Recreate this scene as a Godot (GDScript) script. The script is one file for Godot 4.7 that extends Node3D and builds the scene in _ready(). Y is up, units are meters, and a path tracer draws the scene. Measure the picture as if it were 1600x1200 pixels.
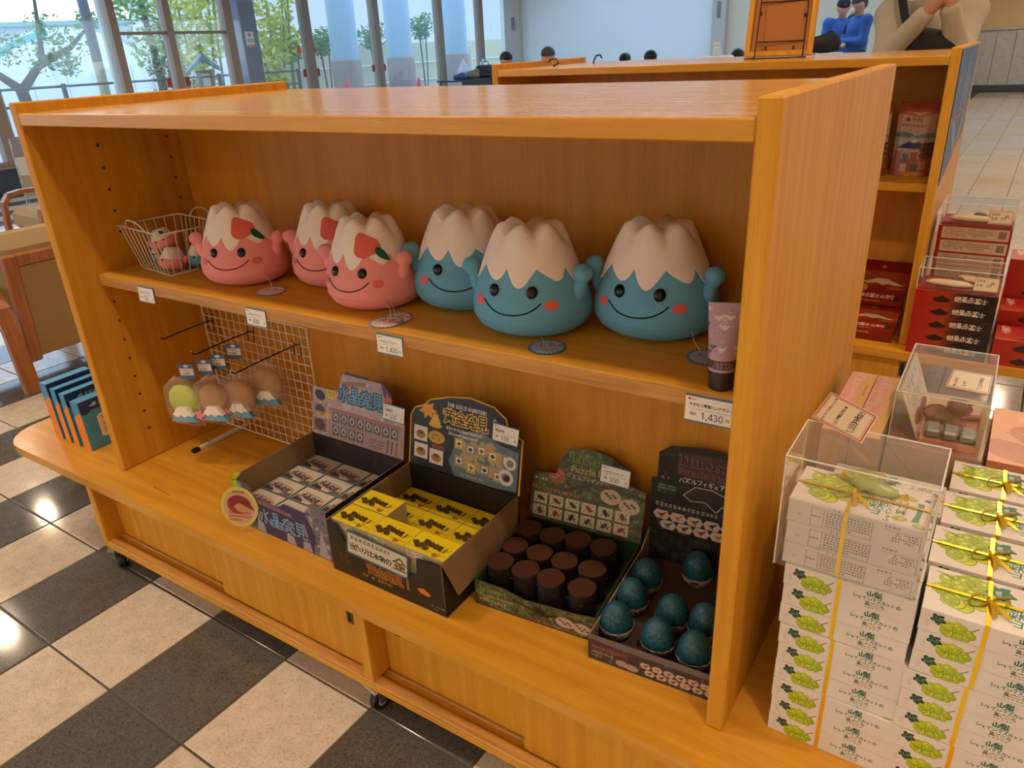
extends Node3D
# Souvenir corner of a hall: a wooden double-sided display cabinet with toys, gift boxes beside it, a glazed wall with a garden behind.

const CAM := Vector3(2.0758, 1.4426, 0.9565)
const CAM_YPR := Vector3(0.59798, -0.42411, -0.05097)
const FOCAL := 1163.69
const YB := 0.335          # top of the cabinets' counter board
const CEIL := 3.0

var rng := RandomNumberGenerator.new()
var mats := {}
var used := {}
var cambasis: Basis


# ---------------------------------------------------------------- mesh building
class MB:
	var v := PackedVector3Array()
	var n := PackedVector3Array()
	var uv := PackedVector2Array()
	var xf := Transform3D()

	func tri(a: Vector3, b: Vector3, c: Vector3, ua := Vector2.ZERO, ub := Vector2.ZERO, uc := Vector2.ZERO) -> void:
		a = xf * a; b = xf * b; c = xf * c
		var nn := (b - a).cross(c - a).normalized()
		v.append(a); v.append(c); v.append(b)
		n.append(nn); n.append(nn); n.append(nn)
		uv.append(ua); uv.append(uc); uv.append(ub)

	func quad(a: Vector3, b: Vector3, c: Vector3, d: Vector3, r := Rect2(0, 0, 1, 1)) -> void:
		# a bottom left, b bottom right, c top right, d top left, seen from outside
		var u0 := r.position
		var u1 := r.end
		tri(a, b, c, Vector2(u0.x, u1.y), u1, Vector2(u1.x, u0.y))
		tri(a, c, d, Vector2(u0.x, u1.y), Vector2(u1.x, u0.y), u0)

	func stri(p: Array, q: Array, t: Array = []) -> void:
		# smooth triangle: three points and three normals, counter-clockwise from outside
		for i in [0, 2, 1]:
			v.append(xf * (p[i] as Vector3))
			n.append((xf.basis * (q[i] as Vector3)).normalized())
			uv.append(t[i] if t.size() else Vector2.ZERO)

	func squad(p: Array, q: Array, t: Array = []) -> void:
		stri([p[0], p[1], p[2]], [q[0], q[1], q[2]], [t[0], t[1], t[2]] if t.size() else [])
		stri([p[0], p[2], p[3]], [q[0], q[2], q[3]], [t[0], t[2], t[3]] if t.size() else [])

	func box(lo: Vector3, hi: Vector3, faces: Array = []) -> void:
		# faces: uv rectangles for front(+z) back(-z) left(-x) right(+x) top(+y) bottom(-y)
		var f := func(i): return faces[i] if faces.size() > i and faces[i] is Rect2 else Rect2(0, 0, 1, 1)
		var a := lo
		var b := hi
		quad(Vector3(a.x, a.y, b.z), Vector3(b.x, a.y, b.z), Vector3(b.x, b.y, b.z), Vector3(a.x, b.y, b.z), f.call(0))
		quad(Vector3(b.x, a.y, a.z), Vector3(a.x, a.y, a.z), Vector3(a.x, b.y, a.z), Vector3(b.x, b.y, a.z), f.call(1))
		quad(Vector3(a.x, a.y, a.z), Vector3(a.x, a.y, b.z), Vector3(a.x, b.y, b.z), Vector3(a.x, b.y, a.z), f.call(2))
		quad(Vector3(b.x, a.y, b.z), Vector3(b.x, a.y, a.z), Vector3(b.x, b.y, a.z), Vector3(b.x, b.y, b.z), f.call(3))
		quad(Vector3(a.x, b.y, b.z), Vector3(b.x, b.y, b.z), Vector3(b.x, b.y, a.z), Vector3(a.x, b.y, a.z), f.call(4))
		quad(Vector3(a.x, a.y, a.z), Vector3(b.x, a.y, a.z), Vector3(b.x, a.y, b.z), Vector3(a.x, a.y, b.z), f.call(5))

	func bbox(lo: Vector3, hi: Vector3, c := 0.002) -> void:
		# box with chamfered edges
		var P := func(sx, sy, sz, ax): # corner (signs), inset on every axis but ax
			var q := Vector3(hi.x if sx > 0 else lo.x, hi.y if sy > 0 else lo.y, hi.z if sz > 0 else lo.z)
			var s := Vector3(sx, sy, sz)
			for k in 3:
				if k != ax:
					q[k] -= s[k] * c
			return q
		for s in [-1, 1]:
			var F := [[P.call(s, -1, -1, 0), P.call(s, 1, -1, 0), P.call(s, 1, 1, 0), P.call(s, -1, 1, 0)], [P.call(-1, s, -1, 1), P.call(-1, s, 1, 1), P.call(1, s, 1, 1), P.call(1, s, -1, 1)], [P.call(-1, -1, s, 2), P.call(1, -1, s, 2), P.call(1, 1, s, 2), P.call(-1, 1, s, 2)]]
			for f in F:
				if s > 0: quad(f[0], f[1], f[2], f[3])
				else: quad(f[3], f[2], f[1], f[0])
		for s in [-1, 1]:
			for t in [-1, 1]:
				turned([P.call(-1, s, t, 1), P.call(1, s, t, 1), P.call(1, s, t, 2), P.call(-1, s, t, 2)], Vector3(0, s, t))
				turned([P.call(s, -1, t, 0), P.call(s, 1, t, 0), P.call(s, 1, t, 2), P.call(s, -1, t, 2)], Vector3(s, 0, t))
				turned([P.call(s, t, -1, 0), P.call(s, t, 1, 0), P.call(s, t, 1, 1), P.call(s, t, -1, 1)], Vector3(s, t, 0))
				for w in [-1, 1]:
					turned([P.call(s, t, w, 0), P.call(s, t, w, 1), P.call(s, t, w, 2)], Vector3(s, t, w))

	func turned(p: Array, out: Vector3) -> void:
		if (p[1] - p[0]).cross(p[2] - p[0]).dot(out) < 0: p.reverse()
		tri(p[0], p[1], p[2])
		if p.size() > 3: tri(p[0], p[2], p[3])

	func tube(path: Array, r, sides := 6, closed := false) -> void:
		var m := path.size()
		var up := Vector3.UP
		var rings := []
		for i in m:
			var d: Vector3
			if closed: d = (path[(i + 1) % m] - path[(i + m - 1) % m]).normalized()
			else: d = (path[mini(i + 1, m - 1)] - path[maxi(i - 1, 0)]).normalized()
			if i == 0 and absf(d.dot(up)) > 0.9: up = Vector3.RIGHT
			var s := d.cross(up).normalized()
			if s.length() < 0.5: s = d.cross(Vector3(0.3, 0.2, 1)).normalized()
			up = s.cross(d).normalized()
			var rr: float = r[i] if r is Array else r
			var ring := []
			for k in sides:
				var a := TAU * k / sides
				var o := s * cos(a) + up * sin(a)
				ring.append([path[i] + o * rr, o])
			rings.append(ring)
		for i in (m if closed else m - 1):
			var A: Array = rings[i]
			var B: Array = rings[(i + 1) % m]
			for k in sides:
				var k2 := (k + 1) % sides
				var ua := Vector2(float(k) / sides, float(i) / m)
				var ub := Vector2(float(k + 1) / sides, float(i) / m)
				squad([A[k2][0], A[k][0], B[k][0], B[k2][0]], [A[k2][1], A[k][1], B[k][1], B[k2][1]], [ub, ua, ua + Vector2(0, 1.0 / m), ub + Vector2(0, 1.0 / m)])
		if not closed:
			for e in [0, m - 1]:
				for k in range(1, sides - 1):
					var q := [rings[e][0][0], rings[e][k][0], rings[e][k + 1][0]]
					if e != 0: q = [q[0], q[2], q[1]]
					tri(q[0], q[1], q[2])

	func lathe(prof: Array, sides := 16, smooth := true, sx := 1.0, sz := 1.0) -> void:
		# prof: Vector2(radius, y) from bottom to top
		var m := prof.size()
		var nor := []
		for i in m:
			var d: Vector2 = prof[mini(i + 1, m - 1)] - prof[maxi(i - 1, 0)]
			nor.append(Vector2(d.y, -d.x).normalized())
		for i in m - 1:
			for k in sides:
				var a := TAU * k / sides
				var b := TAU * (k + 1) / sides
				var A: Vector2 = prof[i]
				var B: Vector2 = prof[i + 1]
				var pa := Vector3(sin(a) * A.x * sx, A.y, cos(a) * A.x * sz)
				var pb := Vector3(sin(b) * A.x * sx, A.y, cos(b) * A.x * sz)
				var pc := Vector3(sin(b) * B.x * sx, B.y, cos(b) * B.x * sz)
				var pd := Vector3(sin(a) * B.x * sx, B.y, cos(a) * B.x * sz)
				var ua := float(k) / sides
				var ub := float(k + 1) / sides
				var va := 1.0 - float(i) / (m - 1)
				var vb := 1.0 - float(i + 1) / (m - 1)
				if smooth:
					var na := Vector3(sin(a) * nor[i].x / sx, nor[i].y, cos(a) * nor[i].x / sz)
					var nb := Vector3(sin(b) * nor[i].x / sx, nor[i].y, cos(b) * nor[i].x / sz)
					var nc := Vector3(sin(b) * nor[i + 1].x / sx, nor[i + 1].y, cos(b) * nor[i + 1].x / sz)
					var nd := Vector3(sin(a) * nor[i + 1].x / sx, nor[i + 1].y, cos(a) * nor[i + 1].x / sz)
					if A.x > 1e-6: stri([pa, pb, pc], [na, nb, nc], [Vector2(ua, va), Vector2(ub, va), Vector2(ub, vb)])
					if B.x > 1e-6: stri([pa, pc, pd], [na, nc, nd], [Vector2(ua, va), Vector2(ub, vb), Vector2(ua, vb)])
				else:
					if A.x > 1e-6: tri(pa, pb, pc, Vector2(ua, va), Vector2(ub, va), Vector2(ub, vb))
					if B.x > 1e-6: tri(pa, pc, pd, Vector2(ua, va), Vector2(ub, vb), Vector2(ua, vb))

	func card(poly: PackedVector2Array, z0: float, z1: float, back := Rect2(0, 0, 0.01, 0.01)) -> void:
		# an outline in the xy plane given thickness z0..z1; the front (z1) carries uv over the outline's bounds
		var r := Rect2(poly[0], Vector2.ZERO)
		for p in poly: r = r.expand(p)
		if Geometry2D.is_polygon_clockwise(poly) == false: pass
		var area := 0.0
		for i in poly.size():
			var q := poly[(i + 1) % poly.size()]
			area += poly[i].x * q.y - q.x * poly[i].y
		if area < 0: poly.reverse()
		var ix := Geometry2D.triangulate_polygon(poly)
		for i in range(0, ix.size(), 3):
			var t := [poly[ix[i]], poly[ix[i + 1]], poly[ix[i + 2]]]
			if (t[1] - t[0]).cross(t[2] - t[0]) < 0: t = [t[0], t[2], t[1]]
			var u := []
			for p in t: u.append(Vector2((p.x - r.position.x) / r.size.x, 1.0 - (p.y - r.position.y) / r.size.y))
			tri(Vector3(t[0].x, t[0].y, z1), Vector3(t[1].x, t[1].y, z1), Vector3(t[2].x, t[2].y, z1), u[0], u[1], u[2])
			var bk := back.get_center()
			tri(Vector3(t[0].x, t[0].y, z0), Vector3(t[2].x, t[2].y, z0), Vector3(t[1].x, t[1].y, z0), bk, bk, bk)
		for i in poly.size():
			var a := poly[i]
			var b := poly[(i + 1) % poly.size()]
			quad(Vector3(a.x, a.y, z0), Vector3(b.x, b.y, z0), Vector3(b.x, b.y, z1), Vector3(a.x, a.y, z1), back)

	func mesh() -> ArrayMesh:
		var m := ArrayMesh.new()
		if v.is_empty(): return m
		var arr := []
		arr.resize(Mesh.ARRAY_MAX)
		arr[Mesh.ARRAY_VERTEX] = v
		arr[Mesh.ARRAY_NORMAL] = n
		arr[Mesh.ARRAY_TEX_UV] = uv
		m.add_surface_from_arrays(Mesh.PRIMITIVE_TRIANGLES, arr)
		return m


# ---------------------------------------------------------------- nodes
func numbered(called: String) -> String:
	if not used.has(called):
		used[called] = 0
		return called
	used[called] += 1
	return "%s_%03d" % [called, used[called]]


func tag(o: Node3D, label: String, category: String, group := "", kind := "") -> Node3D:
	if label: o.set_meta("label", label)
	if category: o.set_meta("category", category)
	if group: o.set_meta("group", group)
	if kind: o.set_meta("kind", kind)
	return o


func thing(called: String, label: String, category: String, at := Vector3.ZERO, turn := 0.0, group := "") -> Node3D:
	var o := Node3D.new()
	o.name = numbered(called)
	add_child(o)
	o.position = at
	o.rotation.y = turn
	return tag(o, label, category, group)


func part(parent: Node3D, called: String, m, mt: Material, xf := Transform3D()) -> MeshInstance3D:
	var o := MeshInstance3D.new()
	o.name = called
	o.mesh = m.mesh() if m is MB else m
	o.material_override = mt
	o.transform = xf
	parent.add_child(o, true)
	return o


func single(called: String, label: String, category: String, m, mt: Material, at := Vector3.ZERO, turn := 0.0, group := "") -> MeshInstance3D:
	var o := MeshInstance3D.new()
	o.name = numbered(called)
	o.mesh = m.mesh() if m is MB else m
	o.material_override = mt
	o.position = at
	o.rotation.y = turn
	add_child(o)
	tag(o, label, category, group)
	return o


func struct(called: String, m, mt: Material, label := "", at := Vector3.ZERO) -> MeshInstance3D:
	var o := MeshInstance3D.new()
	o.name = numbered(called)
	o.mesh = m.mesh() if m is MB else m
	o.material_override = mt
	o.position = at
	add_child(o)
	o.set_meta("kind", "structure")
	if label: o.set_meta("label", label)
	return o


func copy(o: Node3D, label := "", group := "") -> Node3D:
	var base := String(o.name)
	if base.length() > 4 and base[base.length() - 4] == "_" and base.right(3).is_valid_int(): base = base.left(base.length() - 4)
	var c: Node3D = o.duplicate()
	c.name = numbered(base)
	add_child(c)
	if label: c.set_meta("label", label)
	if group: c.set_meta("group", group)
	return c


func boxm(lo: Vector3, hi: Vector3, c := 0.002) -> MB:
	var m := MB.new()
	if c > 0: m.bbox(lo, hi, c)
	else: m.box(lo, hi)
	return m


func cbox(center: Vector3, size: Vector3, c := 0.002) -> MB:
	return boxm(center - size / 2, center + size / 2, c)


# ---------------------------------------------------------------- materials
func lin(r: float, g: float, b: float) -> Color:
	return Color(r, g, b).linear_to_srgb()


func mat(key: String, col := Color.WHITE, rough := 0.6, opt := {}) -> StandardMaterial3D:
	if mats.has(key): return mats[key]
	var m := StandardMaterial3D.new()
	m.resource_name = key
	m.albedo_color = col
	m.roughness = rough
	for k in opt: m.set(k, opt[k])
	mats[key] = m
	return m


func glass(key: String, col: Color, alpha: float) -> StandardMaterial3D:
	return mat(key, Color(col, alpha), 0.03, {"transparency": BaseMaterial3D.TRANSPARENCY_ALPHA})


func printed(key: String, im: Image, rough := 0.5) -> StandardMaterial3D:
	if mats.has(key): return mats[key]
	return mat(key, Color.WHITE, rough, {"albedo_texture": ImageTexture.create_from_image(im), "texture_repeat": false})


func noise(freq: float, seed_: int, type := FastNoiseLite.TYPE_SIMPLEX_SMOOTH, oct := 3) -> FastNoiseLite:
	var f := FastNoiseLite.new()
	f.seed = seed_
	f.frequency = freq
	f.noise_type = type
	f.fractal_octaves = oct
	return f


func bump(freq: float, seed_: int, size := 256, type := FastNoiseLite.TYPE_SIMPLEX_SMOOTH) -> ImageTexture:
	var im := noise(freq, seed_, type).get_seamless_image(size, size)
	return ImageTexture.create_from_image(im)


func wood_image(dark: Color, mid: Color, pale: Color, seed_: int) -> Image:
	# grain runs along v: fine streaks, slow waves and short pores
	var w := 512
	var h := 512
	var a := noise(0.03, seed_, FastNoiseLite.TYPE_SIMPLEX_SMOOTH, 4).get_seamless_image(w, 64)
	a.resize(w, h, Image.INTERPOLATE_CUBIC)
	var b := noise(0.012, seed_ + 1).get_seamless_image(w, 128)
	b.resize(w, h, Image.INTERPOLATE_CUBIC)
	var c := noise(0.22, seed_ + 2, FastNoiseLite.TYPE_SIMPLEX, 2).get_seamless_image(w, 48)
	c.resize(w, h, Image.INTERPOLATE_CUBIC)
	var da := a.get_data()
	var db := b.get_data()
	var dc := c.get_data()
	var out := PackedByteArray()
	out.resize(w * h * 3)
	for i in w * h:
		var t := 0.5 + (da[i] / 255.0 - 0.5) * 0.55 + (db[i] / 255.0 - 0.5) * 0.6
		t = clampf(t, 0.0, 1.0)
		var col := dark.lerp(mid, t * 2.0) if t < 0.5 else mid.lerp(pale, t * 2.0 - 1.0)
		var pore := clampf((0.2 - dc[i] / 255.0) * 4.0, 0.0, 0.3)
		col = col.lerp(dark * 0.75, pore)
		out[i * 3] = int(clampf(col.r, 0, 1) * 255)
		out[i * 3 + 1] = int(clampf(col.g, 0, 1) * 255)
		out[i * 3 + 2] = int(clampf(col.b, 0, 1) * 255)
	return Image.create_from_data(w, h, false, Image.FORMAT_RGB8, out)


func speckle(base: Color, spot: Color, pale: Color, seed_: int, amount := 0.3) -> Image:
	var w := 256
	var f := noise(0.5, seed_, FastNoiseLite.TYPE_VALUE, 2).get_seamless_image(w, w).get_data()
	var g := noise(0.02, seed_ + 5).get_seamless_image(w, w).get_data()
	var out := PackedByteArray()
	out.resize(w * w * 3)
	for i in w * w:
		var x := f[i] / 255.0
		var col := base.lerp(pale, clampf((x - 0.55) * 2.5, 0, 1) * amount)
		col = col.lerp(spot, clampf((0.36 - x) * 5.0, 0, 1) * amount * 1.6)
		var k := 0.95 + 0.1 * g[i] / 255.0
		out[i * 3] = int(clampf(col.r * k, 0, 1) * 255)
		out[i * 3 + 1] = int(clampf(col.g * k, 0, 1) * 255)
		out[i * 3 + 2] = int(clampf(col.b * k, 0, 1) * 255)
	return Image.create_from_data(w, w, false, Image.FORMAT_RGB8, out)


# ---------------------------------------------------------------- flat print
const GLYPH := {
	"山": "5158 2428 2888 8488", "梨": "1140 0252 2025 2204 2244 6163 808474 0696 5459 5619 5699",
	"シ": "1132 0435 188593", "ヤ": "2585 8567 4159", "イ": "8114 5359", "ン": "1233 189583", "マ": "118155 4568", "ス": "2171 7129 5589",
	"カ": "137369 6958 4119", "ツ": "1224 4254 827539", "ト": "3139 3475", "の": "524828153272958869", "菓": "0191 3032 6062 2373 2326 7376 2676 5359 0797 5719 5799",
	"ご": "2262 162879 7182 8091", "こ": "2272 162879", "ろ": "21711654858849", "水": "505948 133318 8154 5498",
	"晶": "3060 3034 6064 3464 3262 0545 0509 4549 0949 0747 5595 5559 9599 5999 5797", "発": "214105 1223 5095 8172 9283 2575 1787 453819 65699998",
	"見": "2070 2026 7076 2272 2474 2676 463819 66699998", "黄": "0191 3032 6062 0393 2575 2527 7577 2777 2676 5357 3819 6889", "金": "5004 5094 2474 1686 5459 0999 2738 8767",
	"本": "0393 5059 5308 5398 3777", "物": "1204 1343 3039 0746 6144 5393 9389 8978 6447 7458", "税": "1040 0343 2129 2306 2345 5162 9182 5393 5356 9396 5696 6659 76799998",
	"込": "1122 0424 2427 0999 0927 6147 5196", "円": "1119 1181 818978 5155 1585", "葡": "0191 3032 6062 2304 2383 8389 8978 3474 3438 7478 3676 5338",
	"萄": "0191 3032 6062 2304 2383 8389 8978 4435 3666 5458 3538 3868 6568", "絶": "2103 0333 3105 0545 2529 1708 3748 6143 6191 9183 5393 5359 9396 5696 7376 5999 9998",
	"景": "2070 2023 7073 2373 2272 0595 5355 2676 2678 7678 2878 5859 3719 8799", "赤": "2171 5054 0494 3438 3819 6469 6958 1618 8698",
	"富": "5051 1191 1112 9192 2373 3464 3436 6466 3666 1797 1719 9799 1999 5759 1898", "士": "0494 5159 2878", "紅": "2103 0333 3105 0545 2529 1708 3748 5292 7279 4999",
	"当": "5053 1123 9183 1484 8489 1686 1989", "た": "0242 3019 5484 5798", "り": "2126 2634 71756749", "は": "111719 3383 606848386889",
	"パ": "3319 5389 8081919080", "ズ": "1262 6219 4579 7182 8191", "ル": "313619 6169 6995", "フ": "118165 6529", "ギ": "1353 1676 4159 7182 8191", "ユ": "2373 7368 1888",
	"ア": "118155 434729", "ハ": "3319 5389", "ド": "3139 3475 6172 7182", "ク": "4114 3282 827539", "リ": "2126 717639", "ー": "1585", "ム": "4118 1878 6489",
	"や": "0572 7284 8466 3159 5162", "ま": "1282 1585 5158 5838 5889", "な": "0343 3017 6182 6469 6948 4858 5889", "し": "31374878 7896", "サ": "0393 3136 616749",
	"ザ": "0393 3136 616749 7081 8091", "エ": "2181 5158 0898", "日": "2171 2129 7179 2979 2575", "い": "12162738 7277", "！": "5056 5859", "ふ": "4051 5246 4668 1617 8687", "じ": "31374878 7896 5264 6173", "ち": "1282 4135 3565 6586 8649", "ん": "5119 1945 4557 5789", "コ": "2282 8288 2888",
}
const SMALL := {"ャ": "ヤ", "ッ": "ツ", "ュ": "ユ", "ィ": "イ", "ゃ": "や"}


class Cv:
	var im: Image
	var t := Transform2D()
	static var faces := {}

	func _init(w: int, h: int, c: Color) -> void:
		im = Image.create(w * 2, h * 2, false, Image.FORMAT_RGB8)
		im.fill(c)
		t = Transform2D(0, Vector2(2, 2), 0, Vector2.ZERO)

	func place(x := 0.0, y := 0.0, a := 0.0, s := Vector2.ONE) -> void:
		t = Transform2D(0, Vector2(2, 2), 0, Vector2.ZERO) * Transform2D(a, s, 0, Vector2(x, y))

	func poly(p: PackedVector2Array, c: Color) -> void:
		var q := t * p
		var lo := 1e9
		var hi := -1e9
		for a in q:
			lo = minf(lo, a.y); hi = maxf(hi, a.y)
		var m := q.size()
		for y in range(maxi(0, ceili(lo - 0.5)), mini(im.get_height() - 1, floori(hi - 0.5)) + 1):
			var yc := y + 0.5
			var xs := PackedFloat32Array()
			for i in m:
				var a := q[i]
				var b := q[(i + 1) % m]
				if (a.y <= yc) != (b.y <= yc): xs.append(a.x + (b.x - a.x) * (yc - a.y) / (b.y - a.y))
			xs.sort()
			for i in range(0, xs.size() - 1, 2):
				var x0 := roundi(xs[i])
				var x1 := roundi(xs[i + 1])
				if x1 > x0: im.fill_rect(Rect2i(x0, y, x1 - x0, 1), c)

	func rect(x: float, y: float, w: float, h: float, c: Color) -> void:
		poly(PackedVector2Array([Vector2(x, y), Vector2(x + w, y), Vector2(x + w, y + h), Vector2(x, y + h)]), c)

	func ell(x: float, y: float, rx: float, ry: float, c: Color, a := 0.0, k := 20) -> void:
		var p := PackedVector2Array()
		for i in k:
			p.append(Vector2(x, y) + Vector2(cos(TAU * i / k) * rx, sin(TAU * i / k) * ry).rotated(a))
		poly(p, c)

	func line(pts: Array, w: float, c: Color) -> void:
		for i in pts.size() - 1:
			var a: Vector2 = pts[i]
			var b: Vector2 = pts[i + 1]
			var d := (b - a).normalized() * w / 2
			var s := Vector2(-d.y, d.x)
			poly(PackedVector2Array([a - d + s, b + d + s, b + d - s, a - d - s]), c)

	func frame(x: float, y: float, w: float, h: float, lw: float, c: Color) -> void:
		line([Vector2(x, y), Vector2(x + w, y), Vector2(x + w, y + h), Vector2(x, y + h), Vector2(x, y)], lw, c)

	func jp(s: String, x: float, y: float, size: float, w: float, c: Color, down := false, gap := 1.08) -> void:
		for ch in s:
			var k := size
			var o := Vector2.ZERO
			var base: String = ch
			if SMALL.has(ch):
				base = SMALL[ch]
				k = size * 0.68
				o = Vector2(size * 0.3, 0) if down else Vector2(0, size * 0.3)
			if GLYPH.has(base):
				for st in (GLYPH[base] as String).split(" "):
					var pts := []
					for i in range(0, st.length() - 1, 2):
						pts.append(Vector2(x, y) + o + Vector2(int(st[i]), int(st[i + 1])) / 9.0 * k)
					line(pts, w, c)
			if down: y += size * gap
			else: x += size * gap * (0.85 if SMALL.has(ch) else 1.0)

	func text(s: String, x: float, y: float, h: float, c: Color, face := "Droid Sans", weight := 400, squeeze := 1.0) -> float:
		# y is the baseline, h the size of the capitals; returns the width
		var key := s + face + str(weight)
		if not faces.has(key):
			var tm := TextMesh.new()
			var f := SystemFont.new()
			f.font_names = [face]
			f.font_weight = weight
			tm.font = f
			tm.font_size = 32
			tm.pixel_size = 1.0
			tm.depth = 0.0
			tm.curve_step = 3.0
			tm.text = s
			tm.horizontal_alignment = HORIZONTAL_ALIGNMENT_LEFT
			tm.vertical_alignment = VERTICAL_ALIGNMENT_BOTTOM
			var arr := tm.get_mesh_arrays()
			faces[key] = [arr[Mesh.ARRAY_VERTEX], arr[Mesh.ARRAY_INDEX]]
		var vs: PackedVector3Array = faces[key][0]
		var ix: PackedInt32Array = faces[key][1] if faces[key][1] != null else PackedInt32Array(range(vs.size()))
		var k := h / 23.0
		var low := 1e9
		var wide := 0.0
		for p in vs:
			wide = maxf(wide, p.x)
		for p in vs: low = minf(low, p.y)
		var drop := 7.5
		for i in range(0, ix.size() - 2, 3):
			var q := PackedVector2Array()
			for j in 3:
				var p := vs[ix[i + j]]
				q.append(Vector2(x + p.x * k * squeeze, y - (p.y - drop) * k))
			poly(q, c)
		return wide * k * squeeze

	func greek(x: float, y: float, w: float, h: float, rows: int, c: Color, r: RandomNumberGenerator, fillness := 0.8) -> void:
		# rows of tiny print, too small to read
		var ph := h / rows
		for i in rows:
			var px := x
			var stop := x + w * (1.0 if i < rows - 1 else r.randf_range(0.4, 0.9))
			while px < stop:
				var g := ph * r.randf_range(0.35, 0.7)
				if r.randf() < fillness:
					rect(px, y + i * ph + ph * r.randf_range(0.1, 0.25), minf(g, stop - px), ph * 0.14, c)
					rect(px + g * 0.3, y + i * ph + ph * 0.15, ph * 0.12, ph * 0.55, c)
					rect(px, y + i * ph + ph * r.randf_range(0.45, 0.6), minf(g, stop - px), ph * 0.12, c)
				px += g + ph * 0.18

	func done() -> Image:
		im.resize(im.get_width() / 2, im.get_height() / 2, Image.INTERPOLATE_BILINEAR)
		return im


func _ready() -> void:
	rng.seed = 20240517
	# camera
	cambasis = Basis(Vector3.UP, CAM_YPR.x) * Basis(Vector3.RIGHT, CAM_YPR.y) * Basis(Vector3.BACK, CAM_YPR.z)
	var cam := Camera3D.new()
	cam.name = "camera"
	cam.fov = rad_to_deg(2.0 * atan(600.0 / FOCAL))
	cam.near = 0.02
	cam.far = 300.0
	cam.transform = Transform3D(cambasis, CAM)
	add_child(cam)
	cam.current = true
	# sky and exposure
	var sm := ProceduralSkyMaterial.new()
	sm.sky_top_color = Color(0.66, 0.80, 0.95)
	sm.sky_horizon_color = Color(0.86, 0.95, 1.0)
	sm.ground_horizon_color = Color(0.62, 0.74, 0.82)
	sm.ground_bottom_color = Color(0.4, 0.48, 0.55)
	sm.sky_curve = 0.12
	sm.energy_multiplier = SKY
	var env := Environment.new()
	env.background_mode = Environment.BG_SKY
	env.sky = Sky.new()
	env.sky.sky_material = sm
	env.tonemap_mode = Environment.TONE_MAPPER_LINEAR
	env.tonemap_exposure = 1.0
	env.sdfgi_enabled = true
	env.ssao_enabled = true
	env.ssil_enabled = true
	var we := WorldEnvironment.new()
	we.name = "environment"
	we.environment = env
	add_child(we)
	materials()
	room()
	downlights()
	cabinets()
	plush_shelf()
	basket_and_tags()
	hanging_toys()
	display_boxes()
	grape_gifts()
	sweets_beside()
	red_boxes()
	left_counter()
	lounge()
	people()
	far_table()
	garden()


const SKY := 3.4
const LAMP := 2.0
const LAMP_COLOR := Color(1.0, 0.90, 0.765)


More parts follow.
